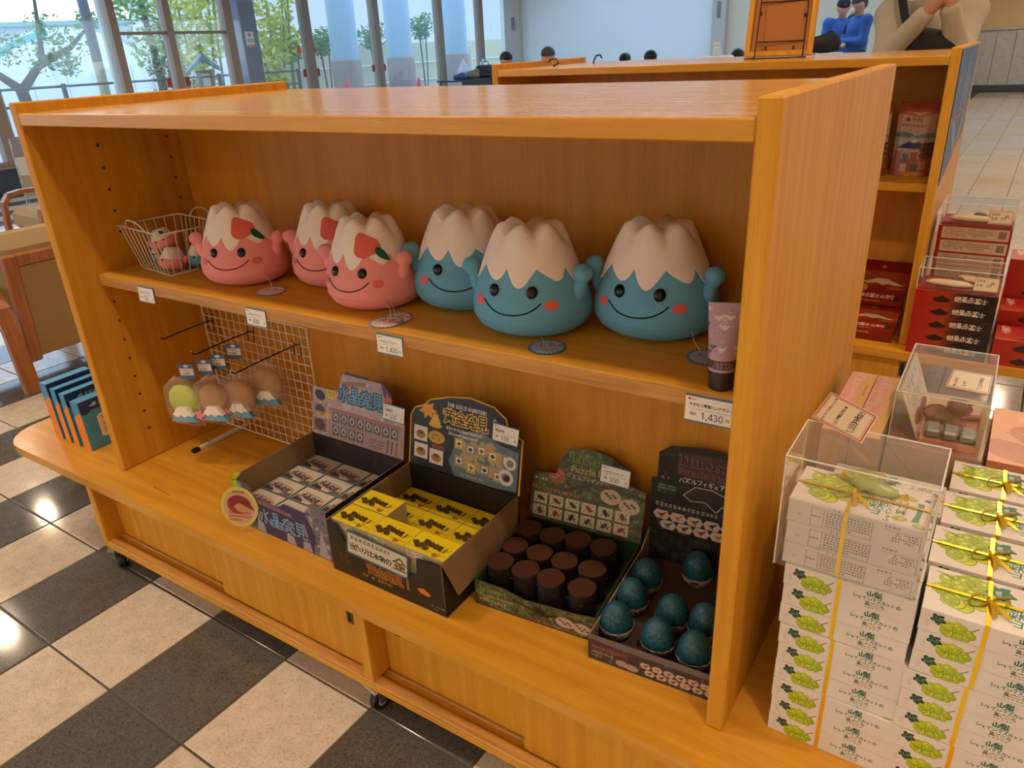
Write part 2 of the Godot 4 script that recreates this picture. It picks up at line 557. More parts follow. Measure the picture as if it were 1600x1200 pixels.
func materials() -> void:
	var wi := wood_image(Color(0.765, 0.52, 0.14), Color(0.815, 0.575, 0.175), Color(0.85, 0.63, 0.235), 11)
	var wt := ImageTexture.create_from_image(wi)
	var wr: Image = wi.duplicate()
	wr.rotate_90(CLOCKWISE)
	var ht := ImageTexture.create_from_image(wr)
	mat("wood_upright", Color.WHITE, 0.48, {"metallic_specular": 0.32, "albedo_texture": wt, "uv1_triplanar": true, "uv1_scale": Vector3(2.6, 0.9, 2.6)})
	mat("wood_level", Color.WHITE, 0.26, {"metallic_specular": 0.4, "albedo_texture": ht, "uv1_triplanar": true, "uv1_scale": Vector3(0.9, 2.6, 2.6), "clearcoat_enabled": true, "clearcoat": 0.25, "clearcoat_roughness": 0.14})
	mat("wood_shelf", Color.WHITE, 0.5, {"metallic_specular": 0.3, "albedo_texture": ht, "uv1_triplanar": true, "uv1_scale": Vector3(0.9, 2.6, 2.6)})
	var bi := wood_image(Color(0.765, 0.505, 0.13), Color(0.81, 0.55, 0.155), Color(0.84, 0.595, 0.20), 31)
	mat("wood_back", Color.WHITE, 0.5, {"albedo_texture": ImageTexture.create_from_image(bi), "uv1_triplanar": true, "uv1_scale": Vector3(2.0, 0.6, 2.0)})
	var ei := wood_image(Color(0.62, 0.42, 0.2), Color(0.75, 0.54, 0.27), Color(0.80, 0.6, 0.33), 51)
	ei.rotate_90(CLOCKWISE)
	mat("wood_edge", Color.WHITE, 0.45, {"albedo_texture": ImageTexture.create_from_image(ei), "uv1_triplanar": true, "uv1_scale": Vector3(1.5, 6, 6)})
	var ci := wood_image(Color(0.52, 0.30, 0.17), Color(0.62, 0.38, 0.22), Color(0.69, 0.45, 0.27), 71)
	mat("wood_chair", Color.WHITE, 0.35, {"albedo_texture": ImageTexture.create_from_image(ci), "uv1_triplanar": true, "uv1_scale": Vector3(4, 1.5, 4)})
	mat("hole", Color(0.05, 0.04, 0.03), 0.7)  # near-black that paints shade into the finger pulls
	mat("brass", Color(0.45, 0.38, 0.3), 0.35, {"metallic": 0.9})
	mat("steel", Color(0.72, 0.72, 0.72), 0.28, {"metallic": 0.95})
	mat("black_metal", Color(0.05, 0.05, 0.055), 0.4)
	mat("rubber", Color(0.03, 0.03, 0.035), 0.6)
	mat("white_plastic", Color(0.86, 0.86, 0.85), 0.35)
	mat("white_wire", Color(0.88, 0.87, 0.84), 0.35)
	mat("paper", Color(0.88, 0.86, 0.84), 0.7)
	mat("kraft", Color(0.52, 0.42, 0.3), 0.8)
	mat("black_card", Color(0.06, 0.055, 0.055), 0.55)
	mat("gold_foil", Color(0.96, 0.82, 0.20), 0.22, {"metallic": 0.8})
	glass("acrylic", Color(0.95, 0.97, 0.97), 0.02)
	mat("acrylic_edge", Color(0.95, 0.96, 0.95, 0.55), 0.1, {"transparency": BaseMaterial3D.TRANSPARENCY_ALPHA})
	glass("window_glass", Color(0.9, 0.97, 1.0), 0.08)
	glass("clear_bag", Color(1, 1, 1), 0.09)
	mat("bronze", Color(0.56, 0.49, 0.43), 0.45, {"metallic": 0.2})
	var fab := bump(0.5, 5, 256)
	for q in [["plush_pink", Color(0.93, 0.59, 0.60)], ["plush_blue", Color(0.40, 0.66, 0.80)], ["plush_snow", Color(0.94, 0.89, 0.87)], ["plush_coral", Color(0.86, 0.40, 0.36)], ["plush_leaf", Color(0.05, 0.36, 0.30)], ["plush_cheek", Color(0.88, 0.42, 0.42)]]:
		mat(q[0], q[1], 0.9, {"rim_enabled": true, "rim": 0.25, "rim_tint": 0.7, "heightmap_enabled": true, "heightmap_texture": fab, "heightmap_scale": 0.05, "uv1_triplanar": true, "uv1_scale": Vector3(6, 6, 6)})
	mat("plush_eye", Color(0.015, 0.015, 0.018), 0.18)
	mat("plush_thread", Color(0.02, 0.02, 0.025), 0.7)
	mat("skin", Color(0.78, 0.58, 0.47), 0.55)
	mat("hair_black", Color(0.035, 0.03, 0.03), 0.5)
	mat("hair_grey", Color(0.25, 0.23, 0.22), 0.6)


# ---------------------------------------------------------------- the room
func sees(p: Vector3) -> Vector3:
	# picture position (pixels of 1600 x 1200) and depth of a point, used only to choose which floor tiles become single pieces
	var q := cambasis.inverse() * (p - CAM)
	if q.z > -0.05: return Vector3(-1, -1, -1)
	return Vector3(800 + FOCAL * q.x / -q.z, 600 - FOCAL * q.y / -q.z, -q.z)


func room() -> void:
	var x0 := -8.8
	var x1 := 6.0
	var z0 := -20.5
	var z1 := 9.0
	# floor: a slab of grout and the tiles on it
	var fl := struct("floor", cbox(Vector3((x0 + x1) / 2, -0.062, (z0 + z1) / 2), Vector3(x1 - x0, 0.12, z1 - z0), 0), mat("grout", Color(0.34, 0.30, 0.26), 0.85), "tiled floor with pale and dark grey stripes of square tiles")
	var pitch := 0.307
	var light := []
	for k in 3:
		light.append(mat("tile_pale_%d" % k, Color(1, 1, 1), 0.2, {"albedo_texture": ImageTexture.create_from_image(speckle([Color(0.80, 0.745, 0.68), Color(0.785, 0.73, 0.66), Color(0.815, 0.76, 0.70)][k], Color(0.45, 0.38, 0.32), Color(0.86, 0.82, 0.77), 100 + k, 0.3)), "uv1_triplanar": true, "uv1_scale": Vector3(3.2, 3.2, 3.2), "roughness": [0.10, 0.09, 0.11][k]}))
	var dark := []
	for k in 2:
		dark.append(mat("tile_grey_%d" % k, Color(1, 1, 1), 0.2, {"albedo_texture": ImageTexture.create_from_image(speckle([Color(0.335, 0.325, 0.315), Color(0.36, 0.345, 0.33)][k], Color(0.16, 0.15, 0.15), Color(0.52, 0.50, 0.47), 200 + k, 0.5)), "uv1_triplanar": true, "uv1_scale": Vector3(3.2, 3.2, 3.2), "roughness": [0.08, 0.095][k]}))
	var tan := mat("tile_tan", Color(0.72, 0.62, 0.46), 0.3)
	var tm := boxm(Vector3(-pitch / 2 + 0.003, -0.008, -pitch / 2 + 0.003), Vector3(pitch / 2 - 0.003, 0.0, pitch / 2 - 0.003), 0.0015).mesh()
	var rot := Basis(Vector3.UP, -0.0156)
	var org := Vector3(0.087 + pitch / 2, 0, 0.063 + pitch / 2)
	var spots := []
	for i in range(-29, 19):
		for j in range(-66, 30):
			var c := org + rot * Vector3(i * pitch, 0, j * pitch)
			if c.x < x0 + 0.2 or c.x > x1 - 0.2 or c.z < z0 + 0.2 or c.z > z1 - 0.2: continue
			var s := sees(c)
			var seen := s.z > 0 and s.x > -60 and s.x < 1660 and s.y > 0 and s.y < 1260
			# hidden under and behind the cabinets
			if c.x > -0.45 and c.x < 2.3 and c.z < -0.1 and c.z > -3.0: seen = false
			if s.x > 260 and s.x < 1440 and s.y < 700: seen = false
			if s.x > 1180 and s.y > 420: seen = false
			spots.append([0 if seen else 1, s.z if s.z > 0 else 99.0, c, i, j])
	spots.sort_custom(func(a, b): return a[0] < b[0] or (a[0] == b[0] and a[1] < b[1]))
	var rest := {}
	for q in spots.size():
		var sp: Array = spots[q]
		var c: Vector3 = sp[2]
		var is_dark: bool = absi(sp[3]) % 2 == 1 and c.x < 1.3
		var m: Material = dark[rng.randi() % 2] if is_dark else light[rng.randi() % 3]
		if not is_dark and c.x > 1.3 and c.z < -4 and (sp[3] * 7 + sp[4] * 3) % 23 == 0: m = tan
		if q < 290 and sp[0] == 0:
			part(fl, "tile", tm, m, Transform3D(rot, c))
		else:
			if not rest.has(m): rest[m] = []
			rest[m].append(Transform3D(rot, c))
	for m in rest:
		var mm := MultiMesh.new()
		mm.transform_format = MultiMesh.TRANSFORM_3D
		mm.mesh = tm
		mm.instance_count = rest[m].size()
		for i in rest[m].size(): mm.set_instance_transform(i, rest[m][i])
		var mi := MultiMeshInstance3D.new()
		mi.name = "tiles_beyond"
		mi.multimesh = mm
		mi.material_override = m
		mi.set_meta("kind", "stuff")
		fl.add_child(mi, true)
	var plaster := mat("plaster", Color(0.90, 0.90, 0.89), 0.8)
	var cream := mat("plaster_cream", Color(0.80, 0.68, 0.49), 0.8)
	# ceiling round an unseen skylight, added to light the back wall
	var cx0 := x0 - 0.2
	var cx1 := x1 + 0.2
	for q in [["ceiling", cx0, cx1, -10.2, z1 + 0.2], ["ceiling_strip", cx0, cx1, z0 - 0.2, -15.2], ["ceiling_strip", cx0, -7.6, -15.2, -10.2], ["ceiling_strip", 0.3, cx1, -15.2, -10.2]]:
		struct(q[0], boxm(Vector3(q[1], CEIL, q[3]), Vector3(q[2], CEIL + 0.12, q[4]), 0), plaster, "plain white ceiling with recessed downlights")
	var added_skylight := Node3D.new()
	added_skylight.name = "window_60"
	add_child(added_skylight)
	added_skylight.set_meta("kind", "structure")
	added_skylight.set_meta("label", "unseen flat glass skylight added to light the back wall")
	part(added_skylight, "pane", boxm(Vector3(-7.6, CEIL + 0.05, -15.2), Vector3(0.3, CEIL + 0.056, -10.2), 0), mats.window_glass)
	for k in 5: part(added_skylight, "mullion", boxm(Vector3(-7.6 + 1.97 * k, CEIL + 0.02, -15.2), Vector3(-7.54 + 1.97 * k, CEIL + 0.11, -10.2), 0), mats.bronze)
	struct("wall_right", boxm(Vector3(x1, 0, -6.5), Vector3(x1 + 0.2, CEIL, z1), 0), cream, "plain cream side wall")
	struct("wall_right_sill", boxm(Vector3(x1, 0, z0), Vector3(x1 + 0.2, 0.5, -6.5), 0), cream, "low cream wall under the added side windows")
	struct("wall_front", boxm(Vector3(x0, 0, z1), Vector3(x0 + 4.2, 0.25, z1 + 0.2), 0), plaster, "low white sill wall under the added front windows")
	struct("wall_front_solid", boxm(Vector3(x0 + 4.2, 0, z1), Vector3(x1 + 0.2, 2.86, z1 + 0.2), 0), plaster, "plain white wall beside the added front windows")
	for q in [[Vector3(x0, 2.86, z1), Vector3(x1 + 0.2, CEIL, z1 + 0.2)], [Vector3(x1, 2.86, z0), Vector3(x1 + 0.2, CEIL, -6.5)]]:
		struct("lintel", boxm(q[0], q[1], 0), plaster, "plain white lintel over the windows")
	struct("ground_front", boxm(Vector3(-30, -0.3, z1 + 0.2), Vector3(40, -0.06, 60), 0), mat("paving_unseen", Color(0.60, 0.60, 0.59), 0.8), "pale paving outside the added front windows")
	struct("ground_side", boxm(Vector3(x1 + 0.2, -0.3, -60), Vector3(50, -0.06, z1 + 0.2), 0), mat("paving_unseen", Color(0.60, 0.60, 0.59), 0.8), "pale paving along the added side windows")
	for k in 2:  # unseen panes behind the camera, added to let in more daylight
		var w := Node3D.new()
		w.name = "window_%d" % (40 + k)
		add_child(w)
		w.set_meta("kind", "structure")
		w.set_meta("label", "unseen tall window added for daylight, in a bronze frame")
		var xa := x0 + 2.1 * k
		part(w, "mullion", boxm(Vector3(xa, 0.25, z1 + 0.03), Vector3(xa + 0.1, 2.86, z1 + 0.16), 0.004), mats.bronze)
		part(w, "pane", boxm(Vector3(xa + 0.1, 0.25, z1 + 0.09), Vector3(xa + 2.1, 2.86, z1 + 0.096), 0), mats.window_glass)
	for k in 7:  # unseen windows added for daylight, after the bright reflection on the floor
		var w := Node3D.new()
		w.name = "window_%d" % (50 + k)
		add_child(w)
		w.set_meta("kind", "structure")
		w.set_meta("label", "unseen side window added for daylight, bronze frame, opposite the garden")
		var za := z0 + 2.0 * k
		part(w, "mullion", boxm(Vector3(x1 + 0.03, 0.5, za), Vector3(x1 + 0.16, 2.86, za + 0.1), 0.004), mats.bronze)
		part(w, "pane", boxm(Vector3(x1 + 0.09, 0.5, za + 0.1), Vector3(x1 + 0.096, 2.86, za + 2.0), 0), mats.window_glass)
	# back wall with two pilasters and a step at its end
	var wb := struct("wall_back", boxm(Vector3(-9.0, 0, -15.8), Vector3(0.75, CEIL, -15.6), 0), plaster, "white back wall with shallow pilasters")
	part(wb, "pilaster", boxm(Vector3(-8.8, 0, -15.6), Vector3(-8.38, CEIL, -15.45), 0.004), mat("pilaster", Color(0.72, 0.68, 0.63), 0.7))
	part(wb, "pilaster", boxm(Vector3(-3.7, 0, -15.6), Vector3(-3.42, CEIL, -15.4), 0.004), mat("pilaster", Color(0.72, 0.68, 0.63), 0.7))
	part(wb, "end_panel", boxm(Vector3(-3.42, 0, -15.6), Vector3(0.75, CEIL, -15.56), 0.004), mat("plaster_warm", Color(0.82, 0.76, 0.66), 0.8))
	for px in [-8.55, -3.56]:
		part(wb, "vent_strip", cbox(Vector3(px, 1.95, -15.435 if px < -5 else -15.385), Vector3(0.06, 0.28, 0.03), 0.004), mat("grey_grille", Color(0.45, 0.45, 0.45), 0.5))
	struct("wall_return", boxm(Vector3(0.55, 0, -20.5), Vector3(0.75, CEIL, -15.8), 0), cream, "short cream wall beside the stone wainscot")
	var wf := struct("wall_far", boxm(Vector3(0.55, 0, z0 - 0.2), Vector3(x1 + 0.2, CEIL, z0), 0), cream, "cream far wall above a stone wainscot")
	var mimg := speckle(Color(0.70, 0.68, 0.65), Color(0.5, 0.47, 0.44), Color(0.82, 0.81, 0.79), 300, 0.35)
	var mt := mat("stone", Color.WHITE, 0.4, {"albedo_texture": ImageTexture.create_from_image(mimg), "uv1_triplanar": true, "uv1_scale": Vector3(1.1, 1.1, 1.1)})
	for k in 14:
		part(wf, "stone_panel", boxm(Vector3(0.76 + k * 0.375, 0.14, z0), Vector3(0.76 + k * 0.375 + 0.368, 1.29, z0 + 0.05), 0.006), mt)
	part(wf, "stone_cap", boxm(Vector3(0.75, 1.29, z0), Vector3(x1, 1.34, z0 + 0.09), 0.006), mt)
	struct("baseboard_far", boxm(Vector3(0.75, 0, z0), Vector3(x1, 0.14, z0 + 0.07), 0.004), mat("dark_base", Color(0.27, 0.28, 0.31), 0.4), "dark grey baseboard under the stone wainscot")
	# glazed wall to the garden
	var wl := struct("wall_left", boxm(Vector3(-9.0, 0, -15.6), Vector3(-8.78, 0.32, z1), 0.004), mat("granite_dark", Color(0.13, 0.14, 0.16), 0.3), "low dark stone sill wall under the tall windows")
	part(wl, "window_sill", boxm(Vector3(-9.02, 0.32, -15.6), Vector3(-8.70, 0.345, z1), 0.004), mats.bronze)
	part(wl, "lintel", boxm(Vector3(-9.0, 2.82, -15.6), Vector3(-8.78, CEIL, z1), 0), plaster)
	var bars := [8.9, 6.9, 4.9, 3.2, 1.4, -0.4, -2.1, -3.85, -5.65, -6.51, -7.58, -9.22, -11.0, -13.0, -14.5, -15.5]
	for i in bars.size() - 1:
		var za: float = bars[i]
		var zb: float = bars[i + 1]
		var w := Node3D.new()
		w.name = "window_%d" % (i + 1)
		add_child(w)
		w.set_meta("kind", "structure")
		w.set_meta("label", "tall fixed window pane in a bronze frame facing the garden")
		var wide := 0.055 if i in [0, 1, 2, 3, 4, 5, 6, 8, 9] else 0.075
		part(w, "mullion", boxm(Vector3(-8.94, 0.345, za - wide), Vector3(-8.78, 2.82, za + wide), 0.006), mats.bronze)
		part(w, "glazing_bead", boxm(Vector3(-8.90, 0.345, za - wide - 0.035), Vector3(-8.83, 2.82, za - wide), 0.003), mat("bead", Color(0.62, 0.60, 0.56), 0.35, {"metallic": 0.5}))
		part(w, "bottom_rail", boxm(Vector3(-8.92, 0.345, zb), Vector3(-8.80, 0.40, za), 0.004), mats.bronze)
		if i in [8, 9]:
			part(w, "transom", boxm(Vector3(-8.90, 1.855, zb), Vector3(-8.82, 1.895, za), 0.004), mats.bronze)
		part(w, "pane", boxm(Vector3(-8.866, 0.40, zb), Vector3(-8.86, 2.82, za), 0), mats.window_glass)
		if i in [10, 11]:
			var st := mat("sticker_orange", Color(0.84, 0.36, 0.18), 0.5)
			if i == 11:
				for s in [za - 0.12, za + 0.30]:
					var tri := MB.new()
					tri.xf = Transform3D(Basis(Vector3.UP, PI / 2), Vector3(-8.776 if s > za else -8.85, 1.52, s))
					tri.card(PackedVector2Array([Vector2(-0.06, 0), Vector2(0.06, 0), Vector2(0.03, 0.1), Vector2(0, 0.16), Vector2(-0.03, 0.1)]), 0, 0.004)
					part(w, "warning_sticker", tri, st)
		if i in [9, 11, 12]:
			for s in [-0.16, 0.16]:
				var h := part(w, "sticker", boxm(Vector3(-8.858, 1.13, za + s - 0.035), Vector3(-8.852, 1.26, za + s + 0.035), 0), mat("sticker_red", Color(0.62, 0.22, 0.12), 0.5))
				h.set_meta("label", "small red-brown door sticker on the glass")


func downlights() -> void:
	var ring := MB.new()
	ring.lathe([Vector2(0.065, -0.001), Vector2(0.085, -0.006), Vector2(0.09, 0.0), Vector2(0.09, 0.004)], 20)
	var rm := ring.mesh()
	var disc := MB.new()
	disc.lathe([Vector2(0.0, 0.0), Vector2(0.065, 0.0), Vector2(0.065, 0.004), Vector2(0.0, 0.004)], 20, false)
	var dm := disc.mesh()
	var glow := mat("lamp_glow", Color(1, 0.93, 0.8), 0.5, {"emission_enabled": true, "emission": Color(1.0, 0.86, 0.62), "emission_energy_multiplier": 6.0})
	var spots := []
	for z in [8.3, 7.2, 6.1, 5.0, 4.0, 0.45, -1.75, -4.2, -6.7]:  # close rows behind the camera are unseen, added to brighten the shelves
		for x in [-6.9, -4.6, -2.2, 0.1, 2.35, 4.6]:
			if z < -1.8 and absf(x - 0.1) < 0.2 and z > -5: continue
			if x < -4 and z in [0.45, -1.75]: continue
			spots.append(Vector3(x, CEIL, z))
	for p in [Vector3(-6.11, CEIL, -1.89), Vector3(-4.54, CEIL, -0.72), Vector3(2.4, CEIL, -9.4), Vector3(4.7, CEIL, -9.4), Vector3(2.4, CEIL, -12.6), Vector3(4.7, CEIL, -12.6), Vector3(2.4, CEIL, -15.8), Vector3(4.7, CEIL, -15.8), Vector3(2.0, CEIL, -18.6), Vector3(4.4, CEIL, -18.6)]: spots.append(p)
	for p in spots:
		var t := thing("downlight", "round recessed ceiling downlight with warm white glow", "lamp", p + Vector3(0, -0.004, 0), 0, "ceiling downlights")
		part(t, "trim_ring", rm, mats.white_plastic)
		part(t, "lamp_lens", dm, glow)
		var l := SpotLight3D.new()
		l.name = "lamp_light"
		l.position = Vector3(0, -0.012, 0)
		l.rotation.x = -PI / 2
		l.spot_angle = 78.0
		l.spot_angle_attenuation = 0.6
		l.spot_range = 40.0
		l.spot_attenuation = 2.0
		l.light_color = LAMP_COLOR
		l.light_energy = LAMP
		l.light_size = 0.06
		l.shadow_enabled = true
		t.add_child(l, true)


# ---------------------------------------------------------------- the cabinets
func rounded(x0: float, x1: float, z0: float, z1: float, r: float, k := 8) -> PackedVector2Array:
	var p := PackedVector2Array()
	for c in [[x1 - r, z1 - r, 0.0], [x0 + r, z1 - r, PI / 2], [x0 + r, z0 + r, PI], [x1 - r, z0 + r, PI * 1.5]]:
		for i in k + 1:
			var a: float = c[2] + PI / 2 * i / k
			p.append(Vector2(c[0] + cos(a) * r, c[1] + sin(a) * r))
	return p


func slab(poly: PackedVector2Array, y0: float, y1: float) -> MB:
	# outline in x, z (counter-clockwise seen with z up the page), thickness y0..y1
	var m := MB.new()
	m.xf = Transform3D(Basis(Vector3.RIGHT, -PI / 2), Vector3.ZERO)
	var q := PackedVector2Array()
	for p in poly: q.append(Vector2(p.x, -p.y))
	m.card(q, y0, y1)
	return m


func cabinet(label: String, at: Vector3) -> Node3D:
	var up: Material = mats.wood_upright
	var lv: Material = mats.wood_level
	var sh: Material = mats.wood_shelf
	var ed: Material = mats.wood_edge
	var c := thing("display_cabinet", label, "display cabinet", at)
	for s in 2:
		var x := -0.03 if s == 0 else 1.8
		var sp := part(c, "side_panel", boxm(Vector3(x, YB, -0.86), Vector3(x + 0.03, 1.376, 0), 0.003), up)
		# rows of shelf-pin sockets in the inner face
		var hx := 0.0 if s == 0 else 1.8
		var d := 1.0 if s == 0 else -1.0
		var ring := MB.new()
		ring.xf = Transform3D(Basis(Vector3.BACK, -PI / 2 * d), Vector3.ZERO)
		ring.lathe([Vector2(0.0045, 0.0), Vector2(0.0045, 0.0012), Vector2(0.0028, 0.0012), Vector2(0.0028, 0.0004), Vector2(0.0, 0.0004)], 10)
		var rm := ring.mesh()
		for z in [-0.178, -0.384]:
			for y in [1.255, 1.197, 1.139, 1.081, 1.023]:
				part(sp, "pin_socket", rm, mats.brass, Transform3D(Basis(), Vector3(hx, y, z)))
		for k in 8:
			part(sp, "pin_socket", rm, mats.brass, Transform3D(Basis(), Vector3(hx, 0.838 - 0.0577 * k, -0.107)))
	part(c, "top_board", boxm(Vector3(0, 1.322, -0.858), Vector3(1.8, 1.351, -0.002), 0.002), lv)
	part(c, "back_panel", boxm(Vector3(0, YB, -0.437), Vector3(1.8, 1.322, -0.425), 0), mats.wood_back)
	part(c, "counter_board", slab(rounded(-0.6, 2.4, -0.9455, 0.0855, 0.13), YB - 0.029, YB), lv)
	# base with sliding doors
	for x in [-0.095, 1.867]:
		part(c, "base_side", boxm(Vector3(x, 0.08, -0.93), Vector3(x + 0.028, 0.306, 0.08), 0.002), up)
	part(c, "base_divider", boxm(Vector3(1.0176, 0.106, -0.9), Vector3(1.0456, 0.306, 0.08), 0.002), up)
	part(c, "base_floor", boxm(Vector3(-0.067, 0.08, -0.93), Vector3(1.867, 0.098, 0.08), 0.002), sh)
	for z in [[0.052, 0.08], [0.026, 0.034], [-0.93, -0.002]]:
		part(c, "door_track", boxm(Vector3(-0.067, 0.098, z[0]), Vector3(1.867, 0.106, z[1]), 0.0015), ed)
	part(c, "base_back", boxm(Vector3(-0.067, 0.098, -0.92), Vector3(1.867, 0.306, -0.905), 0), up)
	for dr in [[-0.067, 0.50, 0.012, -0.045], [0.46, 1.0176, 0.036, 0.965], [1.0456, 1.47, 0.012, 1.085], [1.44, 1.867, 0.036, 1.83]]:
		var door := part(c, "sliding_door", boxm(Vector3(dr[0] + 0.001, 0.100, dr[2]), Vector3(dr[1] - 0.001, 0.302, dr[2] + 0.013), 0.0015), up)
		var pm := MB.new()
		pm.bbox(Vector3(dr[3] - 0.011, 0.225, dr[2] + 0.013), Vector3(dr[3] + 0.011, 0.285, dr[2] + 0.0145), 0.0006)
		var pull := part(door, "finger_pull", pm, mats.brass)
		pull.set_meta("label", "recessed metal finger pull")
		part(door, "pull_shade", boxm(Vector3(dr[3] - 0.005, 0.232, dr[2] + 0.0143), Vector3(dr[3] + 0.005, 0.278, dr[2] + 0.0149), 0), mats.hole)  # dark slip stands in for shade; the plate has no hollow
	var wheel := MB.new()
	wheel.xf = Transform3D(Basis(Vector3.BACK, PI / 2), Vector3.ZERO)
	wheel.lathe([Vector2(0.008, -0.011), Vector2(0.023, -0.011), Vector2(0.025, -0.008), Vector2(0.025, 0.008), Vector2(0.023, 0.011), Vector2(0.008, 0.011)], 20)
	var hub := MB.new()
	hub.xf = Transform3D(Basis(Vector3.BACK, PI / 2), Vector3.ZERO)
	hub.lathe([Vector2(0, -0.0125), Vector2(0.011, -0.0125), Vector2(0.012, 0), Vector2(0.011, 0.0125), Vector2(0, 0.0125)], 14)
	var fork := MB.new()
	fork.bbox(Vector3(-0.02, 0.045, -0.018), Vector3(0.02, 0.049, 0.022), 0.001)
	fork.bbox(Vector3(-0.018, 0.002, -0.012), Vector3(-0.0155, 0.047, 0.012), 0.001)
	fork.bbox(Vector3(0.0155, 0.002, -0.012), Vector3(0.018, 0.047, 0.012), 0.001)
	fork.bbox(Vector3(-0.03, 0.049, -0.028), Vector3(0.03, 0.055, 0.028), 0.001)
	for q in [[-0.058, 0.055, 0.9], [1.03, 0.055, -0.2], [1.83, 0.055, 0.4], [-0.058, -0.88, 0.2], [1.03, -0.88, 1.2], [1.83, -0.88, 0.1]]:
		var k := Node3D.new()
		k.name = "caster"
		c.add_child(k, true)
		k.position = Vector3(q[0], 0.0255, q[1])
		k.rotation.y = q[2]
		part(k, "fork", fork, mats.steel)
		part(k, "wheel", wheel, mats.rubber)
		part(k, "hub", hub, mats.white_plastic)
	return c


func shelf_y(x: float) -> float:
	return 0.9232 + 0.0077 * x


func cabinets() -> void:
	var c := cabinet("wooden display cabinet holding pink and blue plush toys", Vector3.ZERO)
	var t := Transform3D(Basis(Vector3.BACK, 0.0077), Vector3(0, 0.9232, 0))
	part(c, "middle_shelf", boxm(Vector3(0.001, -0.0305, -0.424), Vector3(1.7985, 0, -0.085), 0.002), mats.wood_shelf, t)
	part(c, "shelf_edge", boxm(Vector3(0.002, -0.0300, -0.085), Vector3(1.7975, -0.0008, -0.0835), 0.0005), mats.wood_edge, t)
	part(c, "rear_shelf", boxm(Vector3(0.001, 0.893, -0.775), Vector3(1.799, 0.923, -0.438), 0.002), mats.wood_shelf)
	var d := cabinet("wooden display cabinet with red gift boxes and snack pouches", Vector3(0.022, 0, -2.066))
	part(d, "middle_shelf", boxm(Vector3(0.001, 0.893, -0.424), Vector3(1.799, 0.923, -0.085), 0.002), mats.wood_shelf)
	part(d, "rear_shelf", boxm(Vector3(0.001, 0.893, -0.775), Vector3(1.799, 0.923, -0.438), 0.002), mats.wood_shelf)


# ---------------------------------------------------------------- plush mountains
const PA := 0.116
const PB := 0.100
const PH := 0.185


func prof(v: float) -> float:
	var k := [[0.0, 0.62], [0.025, 0.76], [0.08, 0.90], [0.17, 0.985], [0.28, 1.0], [0.42, 0.945], [0.56, 0.85], [0.7, 0.765], [0.82, 0.68], [0.92, 0.60], [1.0, 0.505]]
	for i in k.size() - 1:
		if v <= k[i + 1][0]:
			var t: float = (v - k[i][0]) / (k[i + 1][0] - k[i][0])
			return lerpf(k[i][1], k[i + 1][1], t)
	return 0.505


func peaks(th: float) -> float:
	return 0.095 * pow(0.5 + 0.5 * cos(6.0 * th), 0.8) - 0.035


func skin_point(th: float, v: float, off := 0.0) -> Vector3:
	# front of the toy faces +z (th = 0)
	var r := prof(minf(v, 1.0))
	var y := v * PH
	if v > 0.8: y += peaks(th) * PH * (v - 0.8) / 0.2
	var wob := 1.0 + 0.012 * sin(3.0 * th + 7.0 * v) + (0.008 * (peaks(th) / 0.05) if v > 0.75 else 0.0) * (v - 0.75) / 0.25
	var p := Vector3(sin(th) * PA * r * wob, y, cos(th) * PB * r * wob)
	if off != 0.0: p += skin_normal(th, v) * off
	return p


func skin_normal(th: float, v: float) -> Vector3:
	var a := skin_point(th + 0.02, v) - skin_point(th - 0.02, v)
	var b := skin_point(th, minf(v + 0.01, 1.0)) - skin_point(th, maxf(v - 0.01, 0.0))
	return a.cross(b).normalized()


func snow_edge(th: float) -> float:
	var s := absf(sin(5.0 * th + 0.75))
	return 0.715 - (0.145 + 0.06 * cos(5.0 * th + 0.2)) * pow(s, 0.9)


func sheet(th0: float, th1: float, nth: int, lo: Callable, nv: int, off: float, hi := 1.0) -> MB:
	# a piece of cloth lying on the toy's surface, from lo(th) up to the rim of the top
	var m := MB.new()
	for i in nth:
		var a := lerpf(th0, th1, float(i) / nth)
		var b := lerpf(th0, th1, float(i + 1) / nth)
		for j in nv:
			var p := []
			var q := []
			for c in [[a, j], [b, j], [b, j + 1], [a, j + 1]]:
				var v := lerpf(lo.call(c[0]), hi, float(c[1]) / nv)
				p.append(skin_point(c[0], v, off))
				q.append(skin_normal(c[0], v))
			m.squad(p, q)
	return m


func crown(m: MB, off: float, nth: int) -> void:
	for i in nth:
		var a := TAU * i / nth
		var b := TAU * (i + 1) / nth
		var P := func(th, k):
			var e := skin_point(th, 1.0, off)
			var s: float = [1.0, 0.86, 0.62, 0.32, 0.0][k]
			var bump_y: float = [0.0, 0.0062, 0.0085, 0.0065, 0.004][k]
			return Vector3(e.x * s, lerpf(PH * 0.985, e.y, pow(s, 0.7)) + bump_y, e.z * s)
		var N := func(th, k):
			var s: float = [1.0, 0.86, 0.62, 0.32, 0.0][k]
			var o := skin_normal(th, 1.0)
			return (o * [1.0, 0.75, 0.25, 0.0, 0.0][k] + Vector3.UP * [0.25, 0.7, 1.0, 1.0, 1.0][k] + Vector3(sin(th), 0, cos(th)).rotated(Vector3.UP, PI / 2) * 0.35 * sin(6.0 * th) * s).normalized()
		for k in 4:
			m.squad([P.call(a, k), P.call(b, k), P.call(b, k + 1), P.call(a, k + 1)], [N.call(a, k), N.call(b, k), N.call(b, k + 1), N.call(a, k + 1)])


